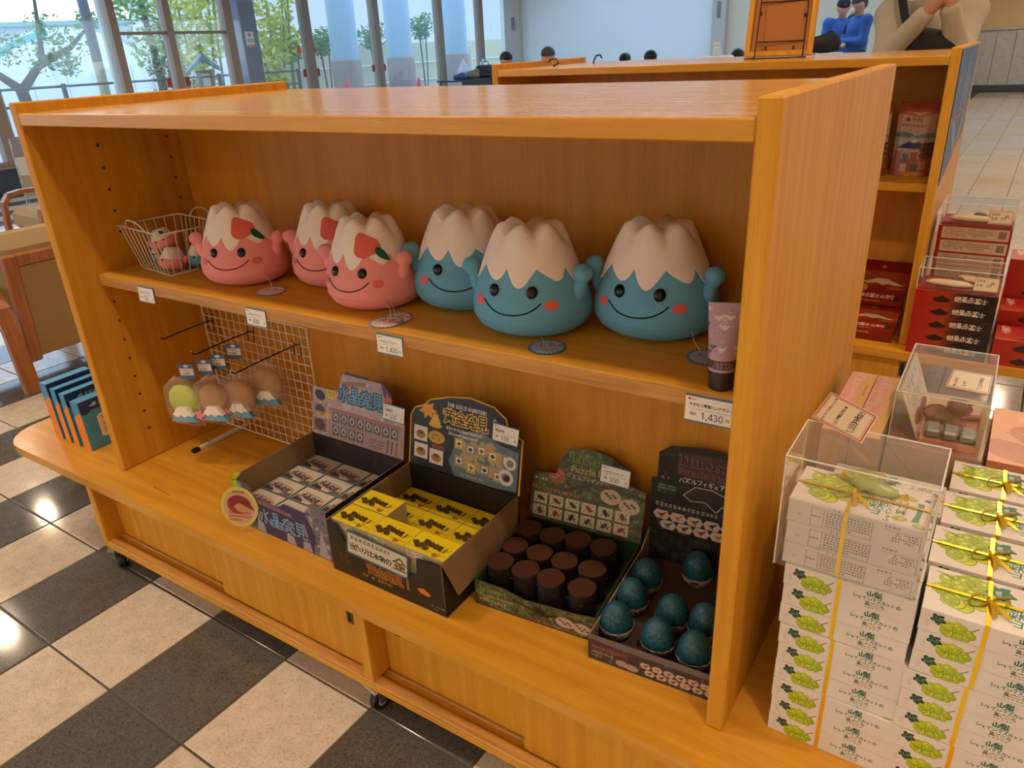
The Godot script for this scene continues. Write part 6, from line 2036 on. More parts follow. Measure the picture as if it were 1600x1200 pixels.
# ---------------------------------------------------------------- red boxes on the second cabinet
func red_boxes() -> void:
	var c := Cv.new(384, 512, Color(0.66, 0.07, 0.06))
	# front 384 x 72
	for i in 96:
		var f := i / 95.0
		var col := Color(0.66, 0.06, 0.05).lerp(Color(0.66, 0.22, 0.05), clampf(f * 2.6, 0, 1))
		if f > 0.40: col = col.lerp(Color(0.13, 0.07, 0.08), clampf((f - 0.40) * 4.5, 0, 1))
		c.rect(i * 4, 0, 4.2, 72, col)
	c.poly(pset([84, 40, 120, 26, 130, 18, 142, 26, 176, 40, 160, 54, 130, 60, 100, 54]), Color(0.16, 0.06, 0.06))
	c.jp("絶景赤富士", 190, 16, 28, 4, Color(0.86, 0.80, 0.74))
	c.greek(206, 52, 90, 10, 1, Color(0.6, 0.2, 0.14), rng)
	# label 384 x 72
	c.place(0, 76)
	c.rect(0, 0, 384, 72, Color(0.55, 0.06, 0.06))
	c.rect(22, 6, 350, 60, Color(0.74, 0.64, 0.54))
	c.greek(36, 12, 150, 44, 4, Color(0.35, 0.26, 0.2), rng)
	c.frame(180, 12, 120, 48, 1.2, Color(0.4, 0.3, 0.24))
	c.greek(188, 18, 100, 36, 3, Color(0.3, 0.22, 0.18), rng, 1.0)
	for k in 12: c.rect(318 + 3.4 * k, 16, [1.2, 2.2, 1.6][k % 3], 38, Color(0.15, 0.1, 0.1))
	# lid 384 x 256
	c.place(0, 152)
	c.rect(0, 0, 384, 260, Color(0.68, 0.10, 0.07))
	for i in 60: c.rect(0, 100 + i * 2.7, 384, 3, Color(0.68, 0.10, 0.07).lerp(Color(0.74, 0.26, 0.08), i / 60.0))
	c.poly(pset([80, 250, 190, 120, 220, 100, 250, 116, 384, 230, 384, 260]), Color(0.50, 0.16, 0.07))
	c.poly(pset([190, 120, 220, 100, 250, 116, 300, 160, 262, 150, 240, 168, 214, 146, 190, 166, 160, 156]), Color(0.80, 0.56, 0.34))
	c.jp("紅富士", 24, 20, 40, 5, Color(0.85, 0.78, 0.70), true)
	c.place()
	var im := c.done()
	var pm := printed("red_fuji_box", im, 0.32)
	var front := Rect2(0, 0, 1, 72 / 512.0)
	var label := Rect2(0, 77 / 512.0, 1, 70 / 512.0)
	var lid := Rect2(0, 154 / 512.0, 1, 254 / 512.0)
	var plain := Rect2(0.01, 0.01, 0.04, 0.08)
	var dark := Rect2(0.94, 0.02, 0.04, 0.08)
	var ms := []
	for v in 2:
		var m := MB.new()
		m.box(Vector3(0, 0, -0.165), Vector3(0.256 if v == 0 else 0.232, 0.0482, 0), [[front, label][v], label, plain, dark, lid, plain])
		ms.append(m.mesh())
	var stacks := [
		[0, 5, 1.852, -2.000, "red gift box, low stack under a clear case", 0.006],
		[1, 9, 1.874, -2.190, "red gift box with barcode label, tall stack", -0.004],
		[0, 2, 2.122, -2.000, "red gift box, two-box pile next to low stack", 0.01],
		[0, 3, 2.122, -2.185, "red gift box, three-box pile", -0.008],
		[0, 6, 2.120, -2.368, "red gift box, six-box pile behind the others", 0.004],
	]
	for s in stacks:
		for k in s[1]:
			single("red_gift_box", "%s, %s" % [s[4], ["lowest", "second", "third", "fourth", "fifth", "sixth", "seventh", "eighth"][k] + " from below" if k < s[1] - 1 else "topmost"], "gift box", ms[s[0]], pm, Vector3(s[2] + 0.0015 * sin(k * 3.1), YB + 0.0004 + 0.0486 * k, s[3]), s[5] * cos(k * 2.0), "red gift boxes")
	# sample cases on two stacks
	for q in [[1.852, YB + 0.0486 * 5 + 0.0008, -2.000, 0.256, "clear case with sample sweets on the low red stack"], [1.874, YB + 0.0486 * 9 + 0.0008, -2.190, 0.232, "clear case with sample sweets on the tall red stack"]]:
		acrylic("sample_case", q[4], Vector3(q[0], q[1], q[2] - 0.165), Vector3(q[3], 0.078, 0.163), 0)
		var t := thing("sample_sweets_tray", q[4].replace("clear case with sample sweets", "red sample tray with white cakes inside the clear case"), "tray", Vector3(q[0] + q[3] / 2, q[1], q[2] - 0.083))
		part(t, "tray", boxm(Vector3(-q[3] / 2 + 0.006, 0, -0.07), Vector3(q[3] / 2 - 0.006, 0.012, 0.07), 0.001), mat("red_tray", Color(0.55, 0.09, 0.07), 0.4))
		part(t, "pink_leaflet", boxm(Vector3(-0.05, 0.0125, -0.03), Vector3(0.03, 0.014, 0.02), 0), mat("pink_leaflet", Color(0.74, 0.48, 0.44), 0.5))
		for k in 3:
			var m := MB.new()
			m.lathe([Vector2(0, -0.011), Vector2(0.018, -0.008), Vector2(0.022, 0), Vector2(0.016, 0.009), Vector2(0, 0.013)], 16, true, [3.6, 2.2, 1.0][k], 1.0)
			single("sample_cake", ["long white sample cake", "shorter white sample cake", "small dark sample cake"][k] + q[4].replace("clear case with sample sweets", " in the clear case"), "cake", m, mat("white_cake" if k < 2 else "olive_cake", Color(0.82, 0.72, 0.60) if k < 2 else Color(0.28, 0.28, 0.20), 0.5), Vector3(q[0] + [0.10, 0.155, 0.12][k], q[1] + [0.0235, 0.0235, 0.0255][k], q[2] - [0.035, 0.115, 0.08][k]), [-0.06, -0.25, 0.0][k], "sample cakes in clear cases")
		single("case_price_tag", q[4].replace("clear case with sample sweets", "white price tag leaning inside the clear case"), "price tag", corner_card([Vector3(q[0] + q[3] - 0.082, q[1] + 0.013, q[2] - 0.012), Vector3(q[0] + q[3] - 0.008, q[1] + 0.013, q[2] - 0.012), Vector3(q[0] + q[3] - 0.008, q[1] + 0.055, q[2] - 0.04), Vector3(q[0] + q[3] - 0.082, q[1] + 0.055, q[2] - 0.04)]), printed("case_price", case_price(), 0.3))
	# printed red boxes inside the compartment
	var f := Cv.new(256, 256, Color(0.50, 0.10, 0.06))
	f.rect(0, 0, 256, 70, Color(0.46, 0.07, 0.06))
	f.rect(0, 64, 256, 90, Color(0.58, 0.22, 0.08))
	for k in 7: f.ell(rng.randf() * 256, 60 + rng.randf() * 110, 40, 7, [Color(0.66, 0.32, 0.12), Color(0.5, 0.13, 0.08)][k % 2])
	f.poly(pset([20, 130, 70, 124, 110, 104, 160, 106, 196, 122, 244, 140, 190, 142, 170, 134, 140, 144, 110, 132, 70, 140]), Color(0.78, 0.66, 0.52))
	f.ell(56, 166, 20, 20, Color(0.78, 0.46, 0.1))
	f.ell(128, 36, 12, 10, Color(0.68, 0.28, 0.16))
	f.jp("日本の富士山まな", 26, 196, 22, 3.4, Color(0.84, 0.76, 0.70))
	f.rect(40, 234, 110, 5, Color(0.74, 0.46, 0.24))
	f.ell(226, 214, 16, 18, Color(0.22, 0.16, 0.12))
	var fm := printed("red_mountain_box", f.done(), 0.35)
	for k in 2:
		var m := MB.new()
		var s := Rect2(0, 0.9, 1, 0.1)
		m.box(Vector3(-0.1, -0.042, -0.115), Vector3(0.1, 0, 0.115), [s, s, s, s, Rect2(0, 0, 1, 1), s])
		var o := single("red_mountain_box", ["red box with white mountain print lying on the lower board", "red box with white mountain print leaning behind another"][k], "gift box", m, fm, [Vector3(1.695, YB + 0.062, -2.170), Vector3(1.690, YB + 0.150, -2.360)][k], 0, "red mountain-print boxes")
		o.rotation.x = [0.16, 0.62][k]
	# snack pouches on the shelf above
	var p := Cv.new(200, 384, Color(0.70, 0.58, 0.50))
	p.rect(0, 0, 200, 46, Color(0.66, 0.26, 0.15))
	p.poly(pset([0, 46, 60, 46, 100, 62, 140, 46, 200, 46, 200, 56, 100, 74, 0, 58]), Color(0.72, 0.34, 0.2))
	p.ell(50, 88, 12, 10, Color(0.6, 0.14, 0.12))
	p.jp("サザエ", 70, 78, 16, 2.4, Color(0.3, 0.16, 0.12))
	p.greek(26, 106, 150, 24, 1, Color(0.42, 0.28, 0.2), rng, 1.0)
	p.greek(26, 136, 120, 8, 1, Color(0.5, 0.35, 0.26), rng)
	p.rect(0, 150, 200, 70, Color(0.62, 0.60, 0.56))
	p.ell(40, 166, 50, 14, Color(0.38, 0.42, 0.40))
	p.ell(150, 170, 60, 12, Color(0.42, 0.46, 0.46))
	p.poly(pset([10, 236, 70, 200, 96, 186, 120, 200, 190, 236]), Color(0.16, 0.20, 0.38))
	p.poly(pset([74, 200, 96, 184, 118, 198, 96, 206]), Color(0.80, 0.74, 0.70))
	p.rect(130, 206, 66, 90, Color(0.42, 0.26, 0.22))
	for k in 3: p.poly(pset([126, 210 + 28 * k, 200, 204 + 28 * k, 200, 214 + 28 * k, 126, 220 + 28 * k]), Color(0.30, 0.18, 0.16))
	p.rect(0, 290, 200, 94, Color(0.62, 0.34, 0.26))
	for q in [[24, 250, Color(0.62, 0.34, 0.30)], [64, 262, Color(0.36, 0.40, 0.46)], [104, 254, Color(0.58, 0.28, 0.34)], [60, 316, Color(0.72, 0.62, 0.54)], [112, 318, Color(0.30, 0.32, 0.36)], [150, 300, Color(0.66, 0.50, 0.36)]]:
		p.rect(q[0] - 16, q[1], 32, 44, q[2])
	p.ell(110, 370, 60, 12, Color(0.76, 0.48, 0.2))
	var pm2 := printed("snack_pouch", p.done(), 0.28)
	var pouch := thing("snack_pouch", "standing orange-topped snack pouch with mountain print by the panel", "snack pouch", Vector3(1.735, 0.9235, -2.335), 0.05, "snack pouches on the upper shelf")
	var bm := MB.new()
	for j in 14:
		for i in 10:
			var P := func(ii, jj, sgn):
				var u: float = ii / 10.0
				var v: float = jj / 14.0
				var bulge: float = 0.034 * pow(1.0 - v, 0.6) * (1.0 - pow(absf(2 * u - 1), 3.0)) + 0.0015
				var x: float = (u - 0.5) * 0.142
				return Vector3(x, v * 0.262 + 0.003 * sin(9 * u) * v, sgn * bulge)
			var u0 := Vector2(i / 10.0, 1 - j / 14.0)
			var u1 := Vector2((i + 1) / 10.0, 1 - (j + 1) / 14.0)
			for sgn in [1.0, -1.0]:
				var q := [P.call(i, j, sgn), P.call(i + 1, j, sgn), P.call(i + 1, j + 1, sgn), P.call(i, j + 1, sgn)]
				var uvs := [u0, Vector2(u1.x, u0.y), u1, Vector2(u0.x, u1.y)]
				var nn: Vector3 = (q[2] - q[0]).cross(q[3] - q[1]).normalized()
				if sgn < 0:
					q.reverse(); uvs.reverse(); nn = -nn
				bm.squad(q, [nn, nn, nn, nn], uvs)
	part(pouch, "bag", bm, pm2)
	part(pouch, "top_seal", boxm(Vector3(-0.071, 0.256, -0.0018), Vector3(0.071, 0.270, 0.0018), 0), mat("orange_seal", Color(0.62, 0.24, 0.14), 0.3))
	for k in 2:
		var o := copy(pouch, ["standing orange-topped snack pouch next to another pouch", "standing orange-topped snack pouch third from the panel"][k])
		o.position = Vector3(1.575 - 0.155 * k, 0.9235, -2.315)
		o.rotation.y = -0.2
	# photo sheet curling on the outer side of that cabinet
	var s := Cv.new(384, 256, Color(0.14, 0.18, 0.30))
	s.rect(0, 0, 384, 130, Color(0.12, 0.17, 0.30))
	for k in 12: s.ell(rng.randf() * 384, rng.randf() * 60, 40, 9, Color(0.2, 0.26, 0.4))
	for k in 26:
		var x := 30 + rng.randf() * 320
		s.line([Vector2(x, 30 + rng.randf() * 50), Vector2(x - 10, 128)], 2.2, Color(0.74, 0.75, 0.78))
	s.rect(0, 126, 384, 12, Color(0.36, 0.12, 0.13))
	for k in 30: s.ell(6 + 13 * k, 128 + rng.randf() * 12, 6, 4, [Color(0.78, 0.66, 0.6), Color(0.55, 0.18, 0.16)][k % 2])
	s.rect(0, 138, 384, 118, Color(0.30, 0.32, 0.35))
	s.poly(pset([60, 140, 340, 140, 200, 240]), Color(0.52, 0.51, 0.49))
	s.poly(pset([110, 140, 290, 140, 200, 208]), Color(0.30, 0.31, 0.33))
	var poster := MB.new()
	poster.xf = Transform3D(Basis(Vector3.UP, PI / 2), Vector3(1.8535, 0, 0))
	poster.card(pset([2.10, 0.93, 2.12, 0.925, 2.80, 1.04, 2.84, 1.368, 2.10, 1.368]), 0.0, 0.0012)
	single("photo_poster", "dark blue landscape photo sheet on the second cabinet side", "poster", poster, printed("photo_sheet", s.done(), 0.5))
	single("notice_sheet", "small white notice sheet below the photo poster", "notice", boxm(Vector3(1.853, 0.70, -2.62), Vector3(1.8542, 0.79, -2.30), 0), mats.paper)


func case_price() -> Image:
	var c := Cv.new(128, 80, Color(0.80, 0.72, 0.58))
	c.frame(3, 3, 122, 74, 2.5, Color(0.62, 0.3, 0.2))
	c.greek(14, 12, 40, 50, 2, Color(0.3, 0.24, 0.2), rng)
	c.place(92, 66, -0.2)
	c.jp("円", 0, -40, 18, 2.4, Color(0.15, 0.1, 0.1))
	c.place(64, 60, -0.2)
	c.text("70", 0, 0, 18, Color(0.15, 0.1, 0.1))
	c.place()
	return c.done()


# ---------------------------------------------------------------- blue boxes on the counter's end
func left_counter() -> void:
	var c := Cv.new(256, 320, Color(0.24, 0.55, 0.73))
	c.rect(0, 0, 200, 70, Color(0.08, 0.21, 0.44))
	c.ell(20, 66, 22, 20, Color(0.08, 0.21, 0.44))
	c.ell(180, 66, 22, 20, Color(0.08, 0.21, 0.44))
	c.poly(pset([40, 46, 70, 22, 76, 40, 66, 50]), Color(0.62, 0.7, 0.78))
	c.greek(84, 26, 100, 26, 1, Color(0.74, 0.78, 0.82), rng, 1.0)
	c.rect(60, 110, 120, 150, Color(0.82, 0.78, 0.72))
	for q in [[60, 110], [180, 110], [60, 260], [180, 260]]: c.ell(q[0], q[1], 10, 10, Color(0.24, 0.55, 0.73))
	c.greek(76, 120, 90, 30, 2, Color(0.12, 0.12, 0.14), rng, 1.0)
	c.greek(76, 160, 90, 80, 8, Color(0.25, 0.25, 0.26), rng)
	c.rect(200, 0, 56, 320, Color(0.90, 0.52, 0.12))
	c.poly(pset([200, 0, 256, 0, 256, 60, 230, 80, 200, 110]), Color(0.24, 0.55, 0.73))
	var pm := printed("blue_box", c.done(), 0.4)
	var face := Rect2(0, 0, 200 / 256.0, 1)
	var spine := Rect2(202 / 256.0, 0, 52 / 256.0, 1)
	var plain := Rect2(0.02, 0.85, 0.1, 0.1)
	for q in [[-0.212, 0.044, 0.168, "blue and orange flat box with white label, beside the cabinet side"], [-0.283, 0.030, 0.182, "blue and orange flat box second from the cabinet side"], [-0.335, 0.028, 0.188, "blue and orange flat box third from the cabinet side"], [-0.385, 0.040, 0.196, "blue and orange flat box at the outer end of the row"]]:
		var m := MB.new()
		m.box(Vector3(-q[1], 0, -0.15), Vector3(0, q[2], 0), [spine, spine, face, face, plain, plain])
		var o := single("flat_blue_box", q[3], "flat box", m, pm, Vector3(q[0], YB + 0.001, -0.02), 0.02, "blue and orange boxes on the counter end")
		o.rotation.z = 0.02
	# tiny hook screwed on the outer panel
	var hk := MB.new()
	hk.tube([Vector3(-0.03, 0.835, -0.30), Vector3(-0.042, 0.832, -0.30), Vector3(-0.05, 0.84, -0.30)], 0.002, 5)
	single("side_hook", "small white hook fixed on the outer cabinet side", "hook", hk, mats.white_plastic)


# ---------------------------------------------------------------- lounge by the windows
func armchair(label: String, at: Vector3, turn: float) -> Node3D:
	# local: the back is at +z, the sitter faces -z
	var t := thing("armchair", label, "armchair", at, turn, "beige armchairs with wooden frames")
	var fab := mat("beige_fabric", Color(0.66, 0.56, 0.42), 0.9, {"heightmap_enabled": true, "heightmap_texture": bump(0.5, 6, 128), "heightmap_scale": 0.06, "uv1_triplanar": true, "uv1_scale": Vector3(5, 5, 5)})
	var tan := mat("tan_panel", Color(0.58, 0.45, 0.27), 0.85)
	var w: Material = mats.wood_chair
	var cu := boxm(Vector3(-0.29, 0.26, -0.36), Vector3(0.29, 0.44, 0.26), 0.045)
	part(t, "seat_cushion", cu, fab)
	var bk := MB.new()
	bk.xf = Transform3D(Basis(Vector3.RIGHT, 0.16), Vector3(0, 0.42, 0.25))
	bk.bbox(Vector3(-0.30, -0.06, -0.09), Vector3(0.30, 0.335, 0.07), 0.055)
	part(t, "back_cushion", bk, fab)
	var fr := Transform3D(Basis(Vector3.RIGHT, 0.10), Vector3(0, 0.15, 0.335))
	var pn := boxm(Vector3(-0.235, 0.0, 0.0), Vector3(0.235, 0.46, 0.018), 0.004)
	part(t, "back_panel", pn, tan, fr)
	for s in [-1, 1]:
		part(t, "back_post", boxm(Vector3(s * 0.265 - 0.03, -0.02, -0.012), Vector3(s * 0.265 + 0.03, 0.52, 0.024), 0.006), w, fr)
	part(t, "back_rail", boxm(Vector3(-0.235, 0.46, -0.012), Vector3(0.235, 0.52, 0.024), 0.006), w, fr)
	for s in [-1, 1]:
		var m := MB.new()
		var path := [Vector3(0, 0, 0.40), Vector3(0, 0.15, 0.385), Vector3(0, 0.32, 0.372), Vector3(0, 0.42, 0.35), Vector3(0, 0.49, 0.30), Vector3(0, 0.525, 0.22), Vector3(0, 0.54, 0.05), Vector3(0, 0.545, -0.22), Vector3(0, 0.53, -0.31), Vector3(0, 0.47, -0.36), Vector3(0, 0.3, -0.38), Vector3(0, 0, -0.39)]
		for i in path.size() - 1:
			var a: Vector3 = path[i]
			var b: Vector3 = path[i + 1]
			var d := (b - a).normalized()
			var nn := Vector3(0, d.z, -d.y) * 0.017
			var e := d * 0.003
			var h := 0.036
			var q := [a - e + nn, b + e + nn, b + e - nn, a - e - nn]
			m.turned([q[0] + Vector3(h, 0, 0), q[1] + Vector3(h, 0, 0), q[2] + Vector3(h, 0, 0), q[3] + Vector3(h, 0, 0)], Vector3.RIGHT)
			m.turned([q[0] - Vector3(h, 0, 0), q[1] - Vector3(h, 0, 0), q[2] - Vector3(h, 0, 0), q[3] - Vector3(h, 0, 0)], Vector3.LEFT)
			m.turned([q[0] + Vector3(h, 0, 0), q[1] + Vector3(h, 0, 0), q[1] - Vector3(h, 0, 0), q[0] - Vector3(h, 0, 0)], nn)
			m.turned([q[3] + Vector3(h, 0, 0), q[2] + Vector3(h, 0, 0), q[2] - Vector3(h, 0, 0), q[3] - Vector3(h, 0, 0)], -nn)
		part(t, "bent_arm", m, w, Transform3D(Basis(), Vector3(s * 0.345, 0, 0)))
	part(t, "front_rail", boxm(Vector3(-0.31, 0.20, -0.34), Vector3(0.31, 0.26, -0.31), 0.004), w)
	part(t, "rear_rail", boxm(Vector3(-0.31, 0.16, 0.31), Vector3(0.31, 0.22, 0.336), 0.004), w)
	return t


func lounge() -> void:
	var a := armchair("beige armchair with wooden frame seen from behind, beside the cabinet", Vector3(-2.185, 0, -0.86), deg_to_rad(90))
	var b := copy(a, "beige armchair farther off near the magazine rack")
	b.position = Vector3(-4.45, 0, -2.25)
	b.rotation.y = deg_to_rad(176)
	# magazine rack
	var t := thing("magazine_rack", "silver magazine rack by the windows behind the armchairs", "magazine rack", Vector3(-7.72, 0, -3.52), deg_to_rad(60))
	t.scale = Vector3(0.62, 0.8, 0.62)
	for s in [-1, 1]:
		var m := MB.new()
		m.tube([Vector3(s * 0.2, 0.0, 0.16), Vector3(s * 0.2, 0.55, 0.02), Vector3(s * 0.2, 0.92, -0.1), Vector3(s * 0.2, 0.95, -0.14), Vector3(s * 0.2, 0.0, -0.2)], 0.012, 7)
		part(t, "side_frame", m, mats.steel)
	for k in 3:
		part(t, "tier", boxm(Vector3(-0.2, 0.12 + 0.27 * k, 0.10 - 0.07 * k), Vector3(0.2, 0.14 + 0.27 * k, 0.16 - 0.07 * k), 0.003), mats.steel)
		part(t, "tier_back", boxm(Vector3(-0.2, 0.14 + 0.27 * k, 0.085 - 0.07 * k), Vector3(0.2, 0.36 + 0.27 * k, 0.093 - 0.07 * k), 0.002), mats.white_plastic)
		for q in 2:
			var pp := MB.new()
			pp.xf = Transform3D(Basis(Vector3.RIGHT, -0.12), Vector3(-0.1 + 0.2 * q, 0.142 + 0.27 * k, 0.118 - 0.07 * k))
			pp.bbox(Vector3(-0.085, 0, -0.008), Vector3(0.085, 0.26, 0.008), 0.002)
			var mg := single("magazine", "folded %s magazine on the %s tier of the silver rack" % [["tan", "white", "grey"][(k + q) % 3], ["lowest", "middle", "top"][k]], "magazine", pp, [mat("mag_a", Color(0.62, 0.58, 0.54), 0.4), mat("mag_b", Color(0.80, 0.80, 0.79), 0.4), mat("mag_c", Color(0.52, 0.54, 0.58), 0.4)][(k + q) % 3], t.position, t.rotation.y, "magazines in the rack")
			mg.scale = t.scale


# ---------------------------------------------------------------- figures: joints with radii, blended and meshed
func blob(bones: Array, cell: float, soft: float) -> MB:
	var lo := Vector3.ONE * 1e9
	var hi := -lo
	for b in bones:
		var r: float = maxf(b[2], b[3]) + cell * 2 + soft * 0.3
		for q in 2:
			lo = lo.min(b[q] - Vector3.ONE * r)
			hi = hi.max(b[q] + Vector3.ONE * r)
	var nx := ceili((hi.x - lo.x) / cell) + 1
	var ny := ceili((hi.y - lo.y) / cell) + 1
	var nz := ceili((hi.z - lo.z) / cell) + 1
	var f := PackedFloat32Array()
	f.resize(nx * ny * nz)
	f.fill(1.0)
	for b in bones:
		var a: Vector3 = b[0]
		var d: Vector3 = b[1] - a
		var dd := maxf(d.length_squared(), 1e-9)
		var ra: float = b[2]
		var rb: float = b[3]
		var m := maxf(ra, rb) + cell * 2.5 + soft
		var p0 := (a.min(b[1]) - Vector3.ONE * m - lo) / cell
		var p1 := (a.max(b[1]) + Vector3.ONE * m - lo) / cell
		for i in range(maxi(0, floori(p0.x)), mini(nx - 1, ceili(p1.x)) + 1):
			for j in range(maxi(0, floori(p0.y)), mini(ny - 1, ceili(p1.y)) + 1):
				var at := (i * ny + j) * nz
				for k in range(maxi(0, floori(p0.z)), mini(nz - 1, ceili(p1.z)) + 1):
					var p := lo + Vector3(i, j, k) * cell - a
					var t := clampf(p.dot(d) / dd, 0.0, 1.0)
					var s := (p - d * t).length() - lerpf(ra, rb, t)
					var o := f[at + k]
					var h := maxf(soft - absf(s - o), 0.0) / soft
					f[at + k] = minf(s, o) - h * h * soft * 0.25
	var idx := {}
	var pos := PackedVector3Array()
	var nor := PackedVector3Array()
	var off := [0, 1, nz, nz + 1, ny * nz, ny * nz + 1, ny * nz + nz, ny * nz + nz + 1]
	var cor := [Vector3(0, 0, 0), Vector3(0, 0, 1), Vector3(0, 1, 0), Vector3(0, 1, 1), Vector3(1, 0, 0), Vector3(1, 0, 1), Vector3(1, 1, 0), Vector3(1, 1, 1)]
	var edges := [[0, 1], [2, 3], [4, 5], [6, 7], [0, 2], [1, 3], [4, 6], [5, 7], [0, 4], [1, 5], [2, 6], [3, 7]]
	for i in nx - 1:
		for j in ny - 1:
			for k in nz - 1:
				var at := (i * ny + j) * nz + k
				var s0 := f[at] < 0
				var mixed := false
				for q in 8:
					if (f[at + off[q]] < 0) != s0:
						mixed = true
						break
				if not mixed: continue
				var sum := Vector3.ZERO
				var n := 0
				for e in edges:
					var va := f[at + off[e[0]]]
					var vb := f[at + off[e[1]]]
					if (va < 0) != (vb < 0):
						sum += (cor[e[0]] as Vector3).lerp(cor[e[1]], va / (va - vb))
						n += 1
				var g := Vector3.ZERO
				for q in 8: g += ((cor[q] as Vector3) - Vector3.ONE * 0.5) * f[at + off[q]]
				idx[at] = pos.size()
				pos.append(lo + (Vector3(i, j, k) + sum / n) * cell)
				nor.append(g.normalized())
	var mb := MB.new()
	var st := [ny * nz, nz, 1]
	for at in idx:
		for ax in 3:
			var u: int = st[(ax + 1) % 3]
			var w: int = st[(ax + 2) % 3]
			var va := f[at]
			var vb := f[at + st[ax]]
			if (va < 0) == (vb < 0): continue
			if not (idx.has(at - u) and idx.has(at - w) and idx.has(at - u - w)): continue
			var q := [idx[at], idx[at - u], idx[at - u - w], idx[at - w]]
			if va > 0: q.reverse()
			var P := [pos[q[0]], pos[q[1]], pos[q[2]], pos[q[3]]]
			var N := [nor[q[0]], nor[q[1]], nor[q[2]], nor[q[3]]]
			if (P[1] - P[0]).cross(P[2] - P[0]).dot(N[0]) < 0:
				P.reverse(); N.reverse()
			mb.squad(P, N)
	return mb


func hand_bones(w: Vector3, dir: Vector3, side: Vector3, curl: Vector3) -> Array:
	# palm, four bent fingers and a thumb from the wrist w
	var b := []
	var palm := w + dir * 0.085
	b.append([w, palm, 0.027, 0.034])
	b.append([w + dir * 0.03 + side * 0.015, palm + side * 0.02, 0.02, 0.022])
	b.append([w + dir * 0.03 - side * 0.015, palm - side * 0.02, 0.02, 0.022])
	for k in 4:
		var o := side * (0.033 - 0.022 * k)
		var l: float = [0.062, 0.072, 0.068, 0.052][k]
		var k1 := palm + o + dir * l * 0.5 + curl * 0.008
		b.append([palm + o - dir * 0.01, k1, 0.0105, 0.010])
		b.append([k1, k1 + dir * l * 0.25 + curl * l * 0.45, 0.010, 0.0085])
	var th := w + dir * 0.035 + side * 0.03
	b.append([th, th + side * 0.028 + dir * 0.03 + curl * 0.012, 0.013, 0.0115])
	b.append([th + side * 0.028 + dir * 0.03 + curl * 0.012, th + side * 0.026 + dir * 0.058 + curl * 0.02, 0.0115, 0.009])
	return b


func face_parts(t: Node3D, head: Vector3, fwd: Vector3, s := 1.0) -> void:
	var side := Vector3.UP.cross(fwd).normalized()
	for q in [-1, 1]:
		var e := MB.new()
		e.xf = Transform3D(Basis(), head + fwd * 0.083 * s + side * 0.032 * q * s + Vector3(0, 0.006, 0) * s)
		e.lathe([Vector2(0, -0.006), Vector2(0.008, 0), Vector2(0, 0.006)], 8)
		part(t, "eye", e, mats.hair_black)


